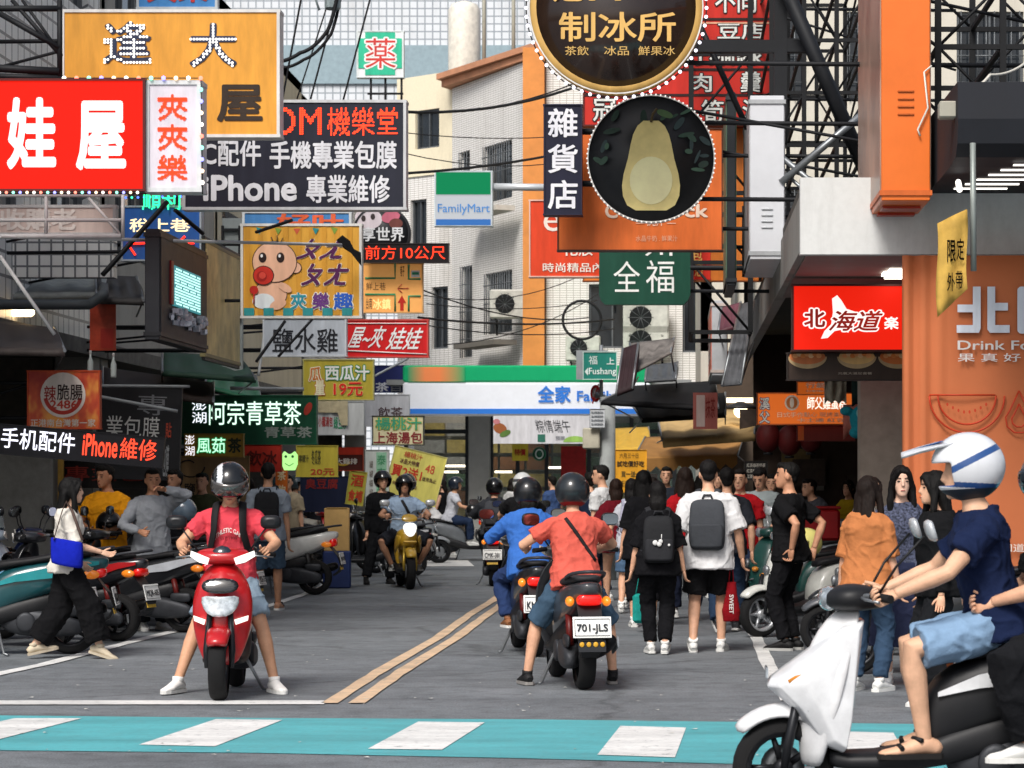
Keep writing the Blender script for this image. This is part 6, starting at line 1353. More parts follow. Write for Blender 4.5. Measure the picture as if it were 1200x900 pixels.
for i, (lab, a, b_, r, c) in enumerate((
    ('pale bar crossing in front of the baby signboard', (0, 277, 24.3), (400, 287, 29.4), .018, 'c5c8c8'), ('black strut slanting over the baby signboard corner', (300, 272, 28.5), (342, 258, 29), .02, '141518'), ('black strut leaning across the blue neon board', (120, 322, 27.5), (196, 236, 28), .03, '141518'),
    ('second black strut under the blue neon board', (205, 246, 28), (238, 274, 28.4), .025, '141518'), ('thin black strut beside the yellowed sign box', (236, 300, 28.6), (222, 310, 28.6), .02, '141518'), ('black strut crossing the pale grey sign with three characters', (300, 424, 32.4), (334, 376, 32.6), .022, '141518'),
    ('second strut over the pale grey sign, leaning further', (326, 418, 32.4), (366, 374, 32.6), .018, '17181b'), ('pale pole under the pale grey sign', (303, 440, 33), (312, 376, 33.2), .02, 'b5b9ba'), ('pale horizontal rail above the green tea sign', (270, 455, 34), (356, 456, 34), .025, 'a9aeb0'), ('long steel pole above the black hanging banner', (118, 465, 28.6), (208, 482, 29), .02, '8d9294'), ('second steel pole high over the black banner', (118, 452, 28.8), (222, 453, 29.4), .018, '8d9294'),
    ('steel arm behind the juice price sign', (440, 440, 40), (478, 420, 41), .02, '9aa0a2'))):
    cable(lab, [pc(*a), pc(*b_)], r, 0, c, 'strut')
o = thing('cloth_scrap', 'black torn cloth caught at the corner of the baby signboard', 'cloth', P(412, 290, 29.6)); mb = MB(); k = 29.6/F
mb.prism([(395, 282), (402, 276), (410, 282), (415, 292), (423, 296), (424, 312), (419, 306), (412, 297), (404, 292)], 0, .03, lambda u, v, w: V(((u-412)*k, w-.05+.02*math.sin(u), (290-v)*k))); mb.build('cloth', CLOTH('141416'), o)
# grey wall panel with black grid frame beside the yellowed sign box
o = thing('wall_panel', 'grey vertical panel with a black ladder frame next to the yellowed sign box', 'panel', P(272, 320, 32.5)); k = 32.5/F
mb = MB(); mb.box((0, .05, -.3), (24*k, .06, 2.0)); mb.build('panel', M('8f9695', rough=.7, var=.3, scale=3), o)
mb = MB()
for x in (-11, 9): mb.box((x*k, -.01, 0), (.03, .04, 1.2))
for z in (-.55, -.2, .2, .55): mb.box((-.01, -.012, z), (.24, .035, .03))
mb.build('frame', DARKST(), o)
# two hanging bottles, red poster, warm lamp, rolled shutters at the arcade
for i, (px, lab) in enumerate(((106, 'clear bottle hanging under the awning, nearer the flame sign'), (133, 'clear bottle hanging under the awning, farther from the flame sign'))):
    o = thing('bottle', lab, 'bottle', P(px, 437+i*3, 27.4), 0, None); mb = MB(); mb.lathe([(.03, -.02), (.032, .0), (.032, .12), (.012, .17), (.012, .2)], 'Z', (0, 0, 0), 10); mb.build('glass', M('c5d0cc', rough=.1, var=.1), o); mb = MB(); mb.tube([(0, 0, .2), (0, 0, .24)], .013, 8); mb.build('cap', M('d8d8d4'), o)
s = Sign('shop_banner', 'red and orange plastic banner hanging under the tin awning', (105, 354, 136, 411), 29.3, .02, M('b8442a', rough=.3, var=.6, scale=3), None); s.rect('stripe', (118, 385, 133, 408), 'b03024', .004)
o = thing('wall_lamp', 'warm lit lamp tucked under the metal awning', 'lamp', P(15, 366, 30)); mb = MB(); mb.box((0, 0, 0), (.5, .1, .1), 0, .03); mb.build('diffuser', E_('ffd9a0', 5), o); mb = MB(); mb.box((0, .1, .09), (.8, .35, .05), 0, .01); mb.build('hood', M('8a7a66', rough=.5), o)
o = thing('umbrella_cloth', 'folded grey umbrella leaning at the arcade awning', 'umbrella', P(655, 402, 45)) if False else None
o = thing('stall_cabinet', 'pale grey stall cabinet behind the neon board with a wooden post', 'cabinet', (X(28, 29.5), 29.5, 0))
mb = MB(); mb.box((0, 0, 1.0), (.78, .5, 2.0), 0, .02); mb.build('body', M('8f8e88', rough=.6, var=.25), o); mb = MB(); mb.box((.45, -.1, 1.05), (.06, .06, 2.1)); mb.build('post', M('b08a3a', rough=.6, var=.2), o)
# right-hand shop: hanging bag, cloths, lanterns, counter, red box, stacked things
o = thing('hanging_bag', 'plush teal bag with a pale round front hanging under the shop roof', 'bag', P(1015, 492, 26)); k = 26/F
mb = MB(); mb.ball((0, 0, 0), (.17, .1, .17), 16, 12); mb.ball((-.1, 0, -.13), (.075, .08, .06), 12, 8); mb.ball((.1, 0, -.13), (.075, .08, .06), 12, 8); mb.ball((-.2, 0, .09), (.07, .06, .05), 10, 8); mb.ball((.2, 0, .09), (.07, .06, .05), 10, 8)
solid(mb, .012, 'bag', CLOTH('1f7f8c'), o); mb = MB(); mb.ball((0, -.055, .06), (.11, .07, .085), 14, 10); mb.build('front_patch', CLOTH('7fb4b4'), o); mb = MB(); mb.tube([(-.06, 0, .14), (0, 0, .45), (.06, 0, .14)], .012, 6); mb.build('strap', DARKST(), o)
for lab, r, D, c in (('dark green cloth strip hanging above the plush teal bag', (998, 446, 1062, 477), 26.6, '1d3430'), ('grey and cream cloths hanging beside the small orange sign', (966, 447, 992, 474), 26.4, '8a8676'), ('pink plastic sheet hanging behind the plush teal bag', (988, 474, 1052, 515), 27.2, 'b06a5c'), ('green and red packets hung at the banner edge', (1048, 476, 1062, 500), 26.9, '5a9a4a')):
    c0 = P((r[0]+r[2])/2, (r[1]+r[3])/2, D); kk = D/F; mb = MB(); rr = []
    for j in range(6): rr.append([V(((r[0]+(r[2]-r[0])*i/12-(r[0]+r[2])/2)*kk, .04*math.sin(i*1.3)+.02*math.sin(j+i), ((r[1]+r[3])/2-(r[1]+(r[3]-r[1])*(j/5)*(1-.18*abs(math.sin(i*.8)))))*kk)) for i in range(13)])
    mb.rings(rr, cap=False, closed=False); me = to_mesh_obj(mb, [('SOLIDIFY', dict(thickness=.006))]); me.materials.append(M(c, rough=.8, var=.4, scale=9)); me.name = 'cloth'
    for p in me.polygons: p.use_smooth = True
    q = bpy.data.objects.new('hanging_cloth', me); COL.objects.link(q); q.location = c0; tag(q, lab, 'cloth')
for i, (px, py) in enumerate(((900, 512), (925, 516), (950, 512))):
    lab = ('dim red paper lantern over the man in black', 'dim red paper lantern in the middle of its row', 'dim red paper lantern closest to the teal bag')[i]
    o = thing('lantern', lab, 'lantern', P(px, py, 33), 0, None); mb = MB(); mb.ball((0, 0, 0), (.16, .16, .2), 14, 10); mb.build('shade', M('5a1414', rough=.6, var=.3), o); mb = MB(); mb.tube([(0, 0, .19), (0, 0, .55)], .012, 5); mb.tube([(0, 0, -.2), (0, 0, -.23)], .06, 10); mb.build('fitting', DARKST(), o)
o = thing('food_counter', 'low dark food stall counter with steel trays in the open shop', 'counter', (2.0, 33.5, 0)); mb = MB(); mb.box((0, 0, .45), (1.9, .7, .9), 0, .02); mb.build('base', M('3a2c24', rough=.6, var=.3), o); mb = MB(); mb.box((0, 0, .93), (2.0, .8, .05), 0, .01); mb.build('top', STEEL(), o)
for x in (-.6, 0, .6): mb = MB(); mb.box((x, -.05, 1.0), (.45, .5, .1), 0, .02); mb.build('tray', STEEL(), o)
o = thing('delivery_box', 'red insulated delivery box on the rear of a parked scooter', 'box', (X(960, 29.5), 29.5, .86)); mb = MB(); mb.box((0, 0, .18), (.46, .4, .36), 0, .03); mb.build('body', M('9c1418', rough=.5, var=.15), o); mb = MB(); mb.box((0, 0, .375), (.48, .42, .035), 0, .012); mb.build('lid', M('8a1014', rough=.5, var=.15), o)
o = thing('lightbox_lamp', 'round pendant lamp glowing warm under the beige stall awning', 'lamp', P(868, 478, 41)); mb = MB(); mb.lathe([(.05, .1), (.24, .02), (.25, -.02), (.05, 0)], 'Z', (0, 0, 0), 20); mb.build('shade', M('2a2a2c', rough=.5), o); mb = MB(); mb.ball((0, 0, -.05), .11, 12, 8); mb.build('bulb', E_('ffe2b0', 5), o)
s = Sign('shop_sign', 'warm lit strip light fixture along the stall behind the beige awning', (850, 466, 890, 472), 41.5, .06, 'E:ffe6bc:2.5', None); s.o['category'] = 'light fixture'; s.o.name = 'light_fixture'
o = thing('waste_bin', 'blue round bin standing inside the store front', 'bin', (X(668, 59.0), 59.0, .12)); mb = MB(); mb.lathe([(.22, 0), (.28, .75), (.30, .77), (.30, .8), (.26, .8), (.2, .1)], 'Z', (0, 0, .0), 18); mb.build('body', M('1d3a78', rough=.5, var=.2), o); mb = MB(); mb.lathe([(.27, .70), (.31, .72), (.31, .78), (.27, .80)], 'Z', (0, 0, 0), 18, cap=False); mb.build('rim', M('b9bcc0'), o)
s = Sign('store_sticker', 'round green emblem plate on the store glass beside the red poster', (624, 524, 640, 540), 59.0, .02, '1d5a42', '2f7a5c', .02, shape='round'); s.ell('emblem', (632, 532), (5, 6), 'c5d6cc', .006, 0, 360, .7)
s = Sign('price_sign', 'yellow poster with a red arrow on the store glass', (600, 519, 619, 540), 59.1, .02, 'd8c23a', None); s.text('特價', (603, 526, 616, 534), 'b02a1c', .03)
o = thing('cardboard_box', 'tall tan cardboard box standing among the far parked scooters', 'box', (X(395, 37.2), 37.2, .55)); mb = MB(); mb.box((0, 0, .3), (.36, .3, .62), .1, .008); mb.build('carton', M('c9a468', rough=.85, var=.15), o); mb = MB(); mb.box((0, 0, .612), (.30, .32, .012), .1); mb.build('tape', M('b08a4a', rough=.4), o); mb = MB(); mb.box((0, .0, -.28), (.4, .36, .54), .1, .02); mb.build('crate', M('2a3a6a', rough=.5, var=.2), o)
# ---------------------------------------------------------------- scooters and riders
def fwd(rz): return V((-math.sin(R(rz)), math.cos(R(rz)), 0))
def rider(label, c, rz, seat=-.26, feet='board', bars=True, spread=.31, **kw):
    p = V((c[0], c[1], 0))+fwd(rz)*seat; y0 = .36-seat-.10
    if feet == 'board': ft = ((-.12, .12-seat+.02, .385), (.12, .12-seat+.02, .385))
    elif feet == 'pegs': ft = ((-.19, -.05-seat, .33), (.19, -.05-seat, .33))
    else: ft = feet
    a = dict(H=1.64, pel=(0, 0, .84), lean=12, hands=((-.285, .235-seat-.055, 1.02), (.285, .235-seat-.055, 1.02)) if bars else ((-.17, .34, .98), (.17, .34, .98)), feet=ft, elbow=((-1, -.25, -.7), (1, -.25, -.7)), knee=((-.35, .8, .6), (.35, .8, .6)), curl=(62, 62), hem=-.05, cat='person')
    a.update(kw); return person(label, (p.x, p.y), rz, **a)
OPEN = lambda c='17181a', **k: dict(c=c, visor=k.pop('visor', None), **k)
# red scooter waiting at the stop line
RC = (-3.24, 18.42)
scooter('red sports scooter facing us with lit signal strips, waiting at the stop line', RC, 184.6, c='b3151b', lit=True, group=None, cp='1b1c1f')
fr = rider('rider in a coral red athletic tee and silver-black helmet, feet on the road', RC, 184.6, seat=-.22, H=1.66, pel=(0, 0, .84), feet=((-.33, .22, .085), (.36, .22, .085)), lean=9, head=(4, -24), knee=((-.7, .8, .3), (.7, .8, .3)),
           top=('cf4450', .62, .012), bottom=('8396a6', .80, .02), shoe='e6e4e0', helmet=OPEN('16181b', visor='4a4643', vr=(-.03, .075), c2='c9ccd0', stripe=lambda l: abs(l.x-.07) < .02 and l.z > .05), hair=None, vox=.010, toe=(25, -25), elbow=((-1, -.6, -.5), (1, -.6, -.5)), curl=58, skin='c99878')
on_shirt(fr, 'print', M('e8dcd6', rough=.8, var=.1), lambda mb: text_into(mb, 'ATHLETIC GAME', lambda u, v, w: V((.115-.23*u, .0, 1.155+.035*v-.30*(u-.5)**2)), 0, .02))
on_shirt(fr, 'print', M('8a3038', rough=.8, var=.1), lambda mb: text_into(mb, 'EST 1990', lambda u, v, w: V((.06-.12*u, 0, 1.105+.022*v)), 0, .01))
backpack(fr, 'black backpack worn by the rider on the red scooter, straps in front', '1a1a1d', '141416', h=.38, top=.44)
# pair of scooters riding away
CC = (-.815, 19.35)
scooter('dark grey scooter with white plate and lit red tail lamp, ridden by the coral-shirted man', CC, 11.5, c='3a3c40', plate='701-JLS', rear_lit=True, steer=14, group=None, seatc='2c2d30')
fr = rider('rider in a coral tee and denim shorts on the dark grey scooter, seen from behind', CC, 11.5, seat=-.24, H=1.60, pel=(0, 0, .80), feet=((-.35, .10, .085), (.29, .05, .085)), lean=17, head=(-8, -6), top=('cc5c4e', .60, .022), bottom=('3c5266', .98, .016), shoe='1c1c1e', sole='8a8784', helmet=OPEN('1c2226', rough=.38, band=-.075, trim='7a1418'), hair=None, vox=.010, knee=((-.6, .8, .3), (.6, .8, .3)), elbow=((-1, -.1, -.55), (1, -.1, -.55)), hem=-.08, hands=((-.31, .40, 1.01), (.27, .48, 1.01)))
sling(fr, 'sling_strap', M('1a191b', rough=.7), [(-.075, 1.25), (.03, 1.10), (.165, .90)], .014, True)
BC = (-1.36, 22.95)
scooter('black scooter with orange-lit tail lamp, ridden by the person in the blue jacket', BC, 10, c='1f2124', plate='KMS-902', rear_lit=True, group=None)
rider('rider in a bright blue hooded jacket and jeans, on the black scooter, seen from behind', BC, 10, H=1.56, pel=(0, 0, .80), lean=18, top=('3767b2', 1.96, .045), bottom=('27385e', 1.92, .02), shoe='8a5a3a', helmet=OPEN('15171a', rough=.35, trim='5a1a1c'), hair=('bob', '14120f'), vox=.011, hem=-.12, feet=((-.17, .22, .30), (.17, .22, .30)), head=(0, -8))
KC = (-2.76, 38.5)
scooter('black scooter with a bright round tail lamp ridden away between the lines', KC, 2, c='17181a', plate='CMK-381', rear_lit=True, group=None)
fr = rider('rider in a dark grey jacket with a red scarf at the neck, riding away', KC, 2, H=1.60, pel=(0, 0, .80), lean=10, top=('34363b', 1.95, .04), bottom=('1e1f23', 1.95, .02), helmet=OPEN('121315', rough=.2, trim='8a1c20', band=-.07), hair=None, vox=.014)
backpack(fr, 'grey-black backpack on the rider with the red scarf', '3a3c41', '2a2b2f', h=.40)
HC = (-2.15, 35.2)
scooter('black scooter mostly hidden behind the blue-jacketed rider', HC, 5, c='191a1c', plate='', rear_lit=True, group=None)
rider('rider in black with a white striped helmet, half hidden by the blue jacket', HC, 5, lean=8, top=('18181a', .7, .03), bottom=('202126', 1.9, .02), helmet=OPEN('c9cbca', trim='2a2b2d', c2='4a4c50', band=-.075, stripe=lambda l: abs(l.z-.06) < .018), hair=None, vox=.014)
YC = (-3.98, 37.3)
scooter('golden yellow motorcycle with a lit white headlamp coming towards us', YC, 192, c='b8922c', style=2, lit=True, group=None, rimc='1a1a1b', mirror='c9ccce')
fr = rider('bearded-looking rider in a pale blue tee and black helmet on the golden motorcycle', YC, 192, seat=-.20, feet='pegs', lean=8, top=('8fa3ba', .6, .02), bottom=('23252b', .95, .03), shoe='2a2522', helmet=OPEN('141517', rough=.25), hair=('bob', '14110f'), vox=.012, skin='a87c62', knee=((-.9, .8, .2), (.9, .8, .2)), pel=(0, 0, .82), girth=1.08)
sling(fr, 'sling_strap', M('17171a', rough=.7), [(.10, 1.38), (-.10, 1.0)], .022)
rider('passenger in a dark blue-grey top leaning out behind the golden motorcycle rider', (YC[0], YC[1]), 192, seat=-.62, feet='pegs', bars=False, lean=2, tilt=-9, top=('5a6270', .6, .02), bottom=('23252b', 1.9, .02), helmet=OPEN('17191c', visor='4a3a38'), hair=None, vox=.014)
# rider crossing close to the camera
NC = (1.13, 11.5)
scooter('white scooter crossing close in front of us with two people on it', NC, 90, c='d9dadb', plate='', group=None, style=3, c2='dadcde', stripe='d5d7d9', mirror=False, seatc='17181a')
rider('rider in a navy tee, pale denim shorts and sandals with a white peaked helmet', NC, 90, seat=-.30, H=1.70, pel=(0, 0, .875), feet=((-.15, .34, .37), (.16, .30, .37)), lean=12, head=(-4, -3), top=('16213f', .62, .02), bottom=('7f9cba', .90, .022), helmet=dict(c='d5d8dc', c2='2c4f86', trim='24303c', full=1, peak=1, lv=3, stripe=lambda l: abs(l.z-.045+l.y*.45) < .016 or (l.z < -.02 and abs(l.z+.055-l.y*.1) < .012)), hair=None, vox=.009, sandals=True, knee=((-.2, .6, .9), (.3, .6, .9)), sole='1c1a19', skin='d8ab8c')
rider('passenger in black with a slate helmet behind the navy-shirted rider', NC, 90, seat=-.60, feet=((-.24, .18, .36), (.24, .18, .36)), bars=False, lean=4, top=('141518', .75, .03), bottom=('16171a', 1.9, .03), helmet=OPEN('3a4652', visor='20262c'), hair=None, vox=.011, knee=((-.5, .6, .6), (.5, .6, .6)))
# far riders seen from the side
WC = (-4.25, 50.5)
scooter('grey scooter ridden across the street by the man in the white shirt', WC, -82, c='6b7074', group=None, plate='')
rider('rider in a white polo and dark blue helmet crossing the far side of the street', WC, -82, top=('c9ccd4', .65, .02), bottom=('26344e', 1.9, .02), helmet=OPEN('1f2733'), hair=None, vox=.015, skin='c99878')
RS = (-6.75, 46.2)
scooter('red scooter with two cream-dressed people, front wheel to the street', RS, -92, c='b3161b', style=1, group=None, plate='')
rider('rider in cream wide clothes with a dark helmet and ponytail on the red scooter', (RS[0]+.05, RS[1]), -92, sex='f', top=('cfc6b4', 1.8, .05), bottom=('c9c4b6', 1.9, .04), helmet=OPEN('3c4a50'), hair=('tail', '2a1d18'), vox=.014, lean=6)
rider('passenger in pale orange with a teal helmet behind the cream-dressed rider', RS, -92, seat=-.58, bars=False, top=('d8b088', .8, .03), bottom=('55585e', 1.9, .02), helmet=OPEN('32464c'), hair=None, vox=.015, feet=((-.24, .2, .36), (.24, .2, .36)))
# parked scooters: kerb side at our left hand, then at our right hand
K = 'scooters parked along the kerb'
for lab, c, rz, kw in (
    ('teal parked scooter with a long dark seat, nearest to the woman with the blue bag', (-6.05, 22.6), 97, dict(c='14464c', stripe='178a90', s=1.08, plate='NKA-286')),
    ('black parked scooter with red side markings, just behind the woman with the blue bag', (-5.95, 24.7), 72, dict(c='1b1c20', stripe='a01418', plate='MQR-605')),
    ('black parked scooter with a silver side stripe and red tail, beside the red scooter', (-5.62, 26.1), 80, dict(c='1a1b1e', stripe='b9bdc2', plate='NBT-517', style=0)),
    ('plain dark parked scooter just behind the silver striped one', (-5.55, 28.2), 84, dict(c='24262a', plate='PDE-773', style=1)),
    ('pale blue parked scooter standing between the teal and the black ones', (-6.4, 23.8), 84, dict(c='7fb4d8', style=1)),
    ('silver-blue parked scooter with its front to the road, behind the teal one', (-7.2, 25.6), -58, dict(c='a9b6c2', screen=True, style=0)),
    ('dark blue parked scooter with red bars, in front of the man in the yellow tee', (-6.5, 26.9), 78, dict(c='1d2a55', stripe='8a1518')),
    ('black parked scooter with a grey hooded helmet on it, near the arcade', (-6.6, 29.3), 86, dict(c='16171a', style=1)),
    ('grey parked scooter beside the man with the black backpack', (-6.2, 31.2), 88, dict(c='55595e', plate='LAX-338')),
    ('matt black parked scooter half hidden by the silver striped one', (-6.0, 27.4), 82, dict(c='141518', stripe='3a3d42', plate='KLE-418')),
    ('dark brown parked scooter behind the red rider', (-6.35, 30.3), 85, dict(c='2e2320', style=1, mirror='c9ccce')),
    ('black parked scooter beyond the man with the black backpack', (-6.35, 32.5), 87, dict(c='17181b', stripe='8f949a', plate='EMT-229')),
    ('deep blue parked scooter touching the white retro one', (-6.45, 33.8), 86, dict(c='18233f', style=1)),
    ('white retro parked scooter with a big side panel and dark wheels', (-5.6, 34.9), 86, dict(c='cfd0cb', style=1, plate='MJD-920', s=1.05)),
    ('black parked scooter with round white mirrors, beside the red two-up scooter', (-5.75, 43.2), -70, dict(c='17181b', mirror='d8dcde', style=1)),
    ('black parked scooter with a white tail fairing, behind the golden motorcycle', (-4.95, 41.8), 100, dict(c='1a1b1e', stripe='d5d8da', style=0)),
    ('dark parked scooter close to the white and green strip sign', (-6.1, 44.8), -84, dict(c='22242a')),
    ('silver parked scooter at the far crossing, behind the woman in the black dress', (-5.2, 48.6), -76, dict(c='8d9296', style=0)),
    ('dark red parked scooter in front of the lit store glass', (-3.4, 55.2), -95, dict(c='6a1418', style=1)),
    ('black parked scooter under the rice dumpling banner', (-2.5, 55.0), 96, dict(c='1a1b1e', style=0, mirror='d8dcde')),
    ('black parked scooter by the kerb opposite the red two-up scooter', (-6.5, 40.2), 96, dict(c='202226', style=0, stripe='7a7e82')),
    ('dark parked scooter between the tan box and the white retro one', (-6.0, 37.2), 92, dict(c='1c1e22', style=1, mirror='c9ccce')),
    ('white and grey parked scooter with a chrome-rimmed wheel, behind the man in black', (1.36, 25.5), 122, dict(c='cfd0ca', style=1, rimc='b9bcc0', seatc='202022', mirror='dfe3e5')),
    ('black parked scooter with a red tail, next to the white and grey one', (2.1, 24.6), 100, dict(c='1f2427', style=1, stripe='7a1c22', mirror='d8dcde')),
    ('dark green parked scooter with chrome fork covers, nose to the road', (1.32, 27.5), 98, dict(c='1f4a44', style=1, mirror='d8dcde')),
    ('red and black parked scooter beside the grey-shirted man', (1.55, 29.2), 88, dict(c='8a1418', style=0, mirror='d8dcde')),
    ('black parked scooter carrying the red delivery box', (1.75, 30.6), 92, dict(c='191a1c', style=1, mirror='dfe3e5')),
    ('silver parked scooter deep in the row under the paper lanterns', (1.5, 32.2), 86, dict(c='9aa0a4', style=0)),
    ('dark parked scooter at the far end of the row by the crowd', (1.4, 34.0), 94, dict(c='23262b', style=1)),
    ('black parked scooter with an orange signal beside the woman in the orange tee', (2.05, 20.4), 100, dict(c='1c1d20', style=0)),
    ('grey parked scooter between the two talking women and the man in black', (1.95, 22.4), 84, dict(c='4a4d52', style=1, mirror='d8dcde'))):
    scooter(lab, c, rz, group=K, **kw)
def loose_helmet(label, p, c, rz=0., **k):
    o = thing('helmet', label, 'helmet', p, R(rz)); h = make_helmet(dict(c=c, **k), lambda x, y, z: V((x, y, z)), Matrix.Identity(3), 1., o); h.name = 'shell'
    mb = MB(); mb.tube([(-.11, .02, -.05), (-.06, .04, -.12), (.06, .04, -.12), (.11, .02, -.05)], .008, 6); mb.build('chin_strap', M('1a1a1c', rough=.7), o); return o
loose_helmet('grey helmet resting on a parked scooter beside the red rider', P(213, 602, 27.3), '5a6a78', 60)
loose_helmet('pale yellow helmet lying on a parked scooter seat behind the man in black', P(944, 640, 24.6), 'd8cf7c', 120)
loose_helmet('black helmet hanging at a scooter bar in front of the man in the white polo', P(556, 600, 49.6), '17181a', -60, visor='2a2d30')
# ---------------------------------------------------------------- people on foot
def at(px, py, D=None):
    D = D or CH*F/(py-CY); return ((px-CX)/F*D, D)
walk = dict(feet=((-.10, .20, .09), (.09, -.24, .13)), foot_pitch=(8, -24), hands=((-.25, -.10, .82), (.25, .18, .84)))
walk2 = dict(feet=((-.09, -.22, .12), (.09, .18, .09)), foot_pitch=(-22, 6), hands=((-.25, .16, .84), (.25, -.08, .82)))
BAGS = []
fr = person('woman in a white blouse and wide black trousers, striding with a blue shoulder bag', at(78, 772), -78, H=1.55, sex='f', lean=3, top=('d5d0c6', .98, .028), bottom=('121214', 1.86, .055), shoe='cdbfa6', sole='b9ad98', hair=('long', '0f0e0e'), vox=.011,
       feet=((-.07, -.27, .115), (.08, .28, .105)), foot_pitch=(-12, 18), hands=((-.22, .12, .82), (.17, .30, .92)), skin='dcb196')
rt = fr['root']; o = thing('tote_bag', 'bright blue tote bag on the shoulder of the striding woman', 'bag', rt.location.copy(), rt.rotation_euler.z)
mb = MB(); mb.rings([[V((.27+dx, y, z)) for dx, y, z in ((-.04*q, -.13-w, zz+.03), (.04*q, -.13-w, zz+.03), (.05*q, 0, zz), (.04*q, .15+w, zz-.02), (-.04*q, .15+w, zz-.02), (-.05*q, 0, zz))] for zz, q, w in ((.80, .7, -.01), (.81, 1, 0), (.95, .9, .0), (1.02, .6, .0), (1.03, .5, .0))]); smooth_part(mb, 'bag', CLOTH('1524a8'), o)
for dx in (-.02, .02): mb = MB(); mb.tube([(.29+dx, -.10, 1.03), (.20+dx, -.03, 1.28), (.15, .0, 1.355), (.17+dx, .05, 1.28), (.29+dx, .14, 1.03)], [(.012, .004)]*5, 6); mb.build('handle', CLOTH('5a4a44'), o)
fr = person('young man in a mustard yellow tee holding a black helmet, behind the parked scooters', at(126, 0, 27.2), 176, H=1.70, top=('dd9418', .72, .03), bottom=('2a2c33', 1.95, .01), hands=((-.10, .27, 1.02), (.10, .27, 1.02)), elbow=((-1, -.3, -.6), (1, -.3, -.6)), head=(-28, -6), skin='b98262', vox=.010, curl=40, hem=-.12)
loose_helmet('black helmet held in the hands of the man in mustard yellow', P(128, 618, 26.85), '131416', 200, rough=.35)
person('person in a grey long-sleeved top with one arm raised to the face', at(178, 0, 26.4), -150, H=1.66, top=('8d9196', 1.95, .03), bottom=('24262b', 1.95, .02), hands=((-.05, .26, 1.45), (.20, .25, 1.02)), elbow=((-1, .5, .1), (1, -.5, -.6)), head=(-10, -4), vox=.012, hem=-.10, skin='c08a6a')
person('dark-clothed person in the shade of the black banner', at(207, 0, 29.5), 150, H=1.66, top=('15161a', .8, .03), bottom=('15161a', 1.9, .02), vox=.014, skin='a0745a')
fr = person('man in a grey tee and denim shorts with a black backpack, walking away', at(314, 716), 4, H=1.75, top=('8b95a0', .7, .025), bottom=('42566a', .93, .022), shoe='4a3a34', hair=('short', '131110'), vox=.012, skin='b98a6c', feet=((-.11, -.02, .085), (.10, .22, .085)), sandals=True)
backpack(fr, 'black backpack on the man in the grey tee and denim shorts', '1c1d20', '18191b', h=.42)
person('seated-looking woman in a black and white top by the far scooters', at(369, 0, 47.5), 170, H=1.40, sex='f', top=('2a2b30', .8, .03), bottom=('28324a', 1.9, .02), hair=('long', '1c1512'), vox=.016)
person('person in black standing close behind the golden motorcycle', at(447, 0, 38.6), 200, H=1.66, lean=8, top=('141518', 1.9, .04), bottom=('141518', 1.92, .02), shoe='141414', sole='1a1a1a', helmet=OPEN('17181a'), hair=None, vox=.014, feet=((-.12, 0, .085), (.28, .18, .085)))
fr = person('woman in a sleeveless black dress carrying a white plastic bag across the street', at(519, 655), 70, H=1.60, sex='f', top=('17171a', 0, .02), bottom=('17171a', 1, 0), skirt=((.06, .17), (-.1, .2), (-.3, .24), (-.52, .27)), hands=((-.16, .26, .98), (.26, .02, .78)), head=(25, 0), hair=('bob', '191512'), vox=.014, feet=((-.08, .2, .09), (.08, -.2, .11)), skin='cfa084')
o = thing('plastic_bag', 'white plastic bag held by the woman in the black dress', 'bag', P(508, 608, 50.6)); mb = MB(); mb.tube([(0, 0, .28), (0, 0, .18), (.02, 0, .05), (0, 0, -.10), (0, 0, -.16)], [.02, .06, .17, .19, .08], 14); me = solid(mb, .02, 'bag', M('d0d0cf', rough=.4, var=.1), o, .03, (12, 12, 9)); mb = MB(); mb.tube([(-.04, 0, .24), (0, 0, .36), (.04, 0, .24)], .012, 5); mb.build('handle', M('d0d0cf'), o)
# walking crowd
fr = person('woman in a black tee and black trousers with a printed black backpack, walking away', at(771, 767), 3, H=1.52, sex='f', top=('131316', .98, .05), bottom=('121215', 1.93, .012), shoe='d5d5d2', hair=('bob', '121010'), vox=.010, feet=((-.06, .06, .085), (.06, -.05, .10)), foot_pitch=(0, -12), head=(0, -6), hem=-.10)
bp = backpack(fr, 'black backpack with white bird doodles on the woman in black', '1d1e21', '222327', w=.14, h=.42, d=.11)
mb = MB(); c0 = fr['sp'](.2, -.30); 
for x, z, r in ((-.035, .0, .024), (.0, -.012, .022), (.012, .012, .02), (.085, -.02, .012)): mb.lathe([(r, 0), (r*.9, -.006), (r*.2, -.007)], 'Y', c0+V((x, -.005, z)), 14)
mb.tube([c0+V((.02, -.008, .02)), c0+V((.02, -.008, .075))], .004, 5); mb.build('print', M('d8d8d6', rough=.7), bp)
fr = person('tall man in a white tee and black shorts with a dark grey backpack, walking away', at(830, 764), -4, H=1.71, top=('d9d9da', .92, .045), bottom=('141416', .86, .04), shoe='dededb', hair=('short', '121010'), vox=.010, feet=((-.13, -.10, .10), (.11, .12, .085)), foot_pitch=(-22, 0), hem=-.14, hands=((-.27, .05, .84), (.30, .08, .84)), head=(6, -4), girth=1.05)
backpack(fr, 'dark grey slim backpack on the tall man in the white tee', '3c3f44', '34373c', w=.165, h=.46, d=.12, top=.46)
o = thing('gift_bag', 'red drawstring gift bag with white writing, hanging from the tall man in white', 'bag', P(857, 690, 22.95)); mb = MB(); mb.tube([(0, 0, .06), (0, 0, -.02), (0, 0, -.2), (0, 0, -.29)], [(.04, .03), (.05, .035), (.085, .04), (.07, .03)], 12); solid(mb, .01, 'bag', CLOTH('7f0f18'), o, .006); mb = MB()
for x in (-.02, .02): mb.tube([(x, 0, .05), (x*.6, 0, .2), (x*.2, 0, .32)], .006, 5)
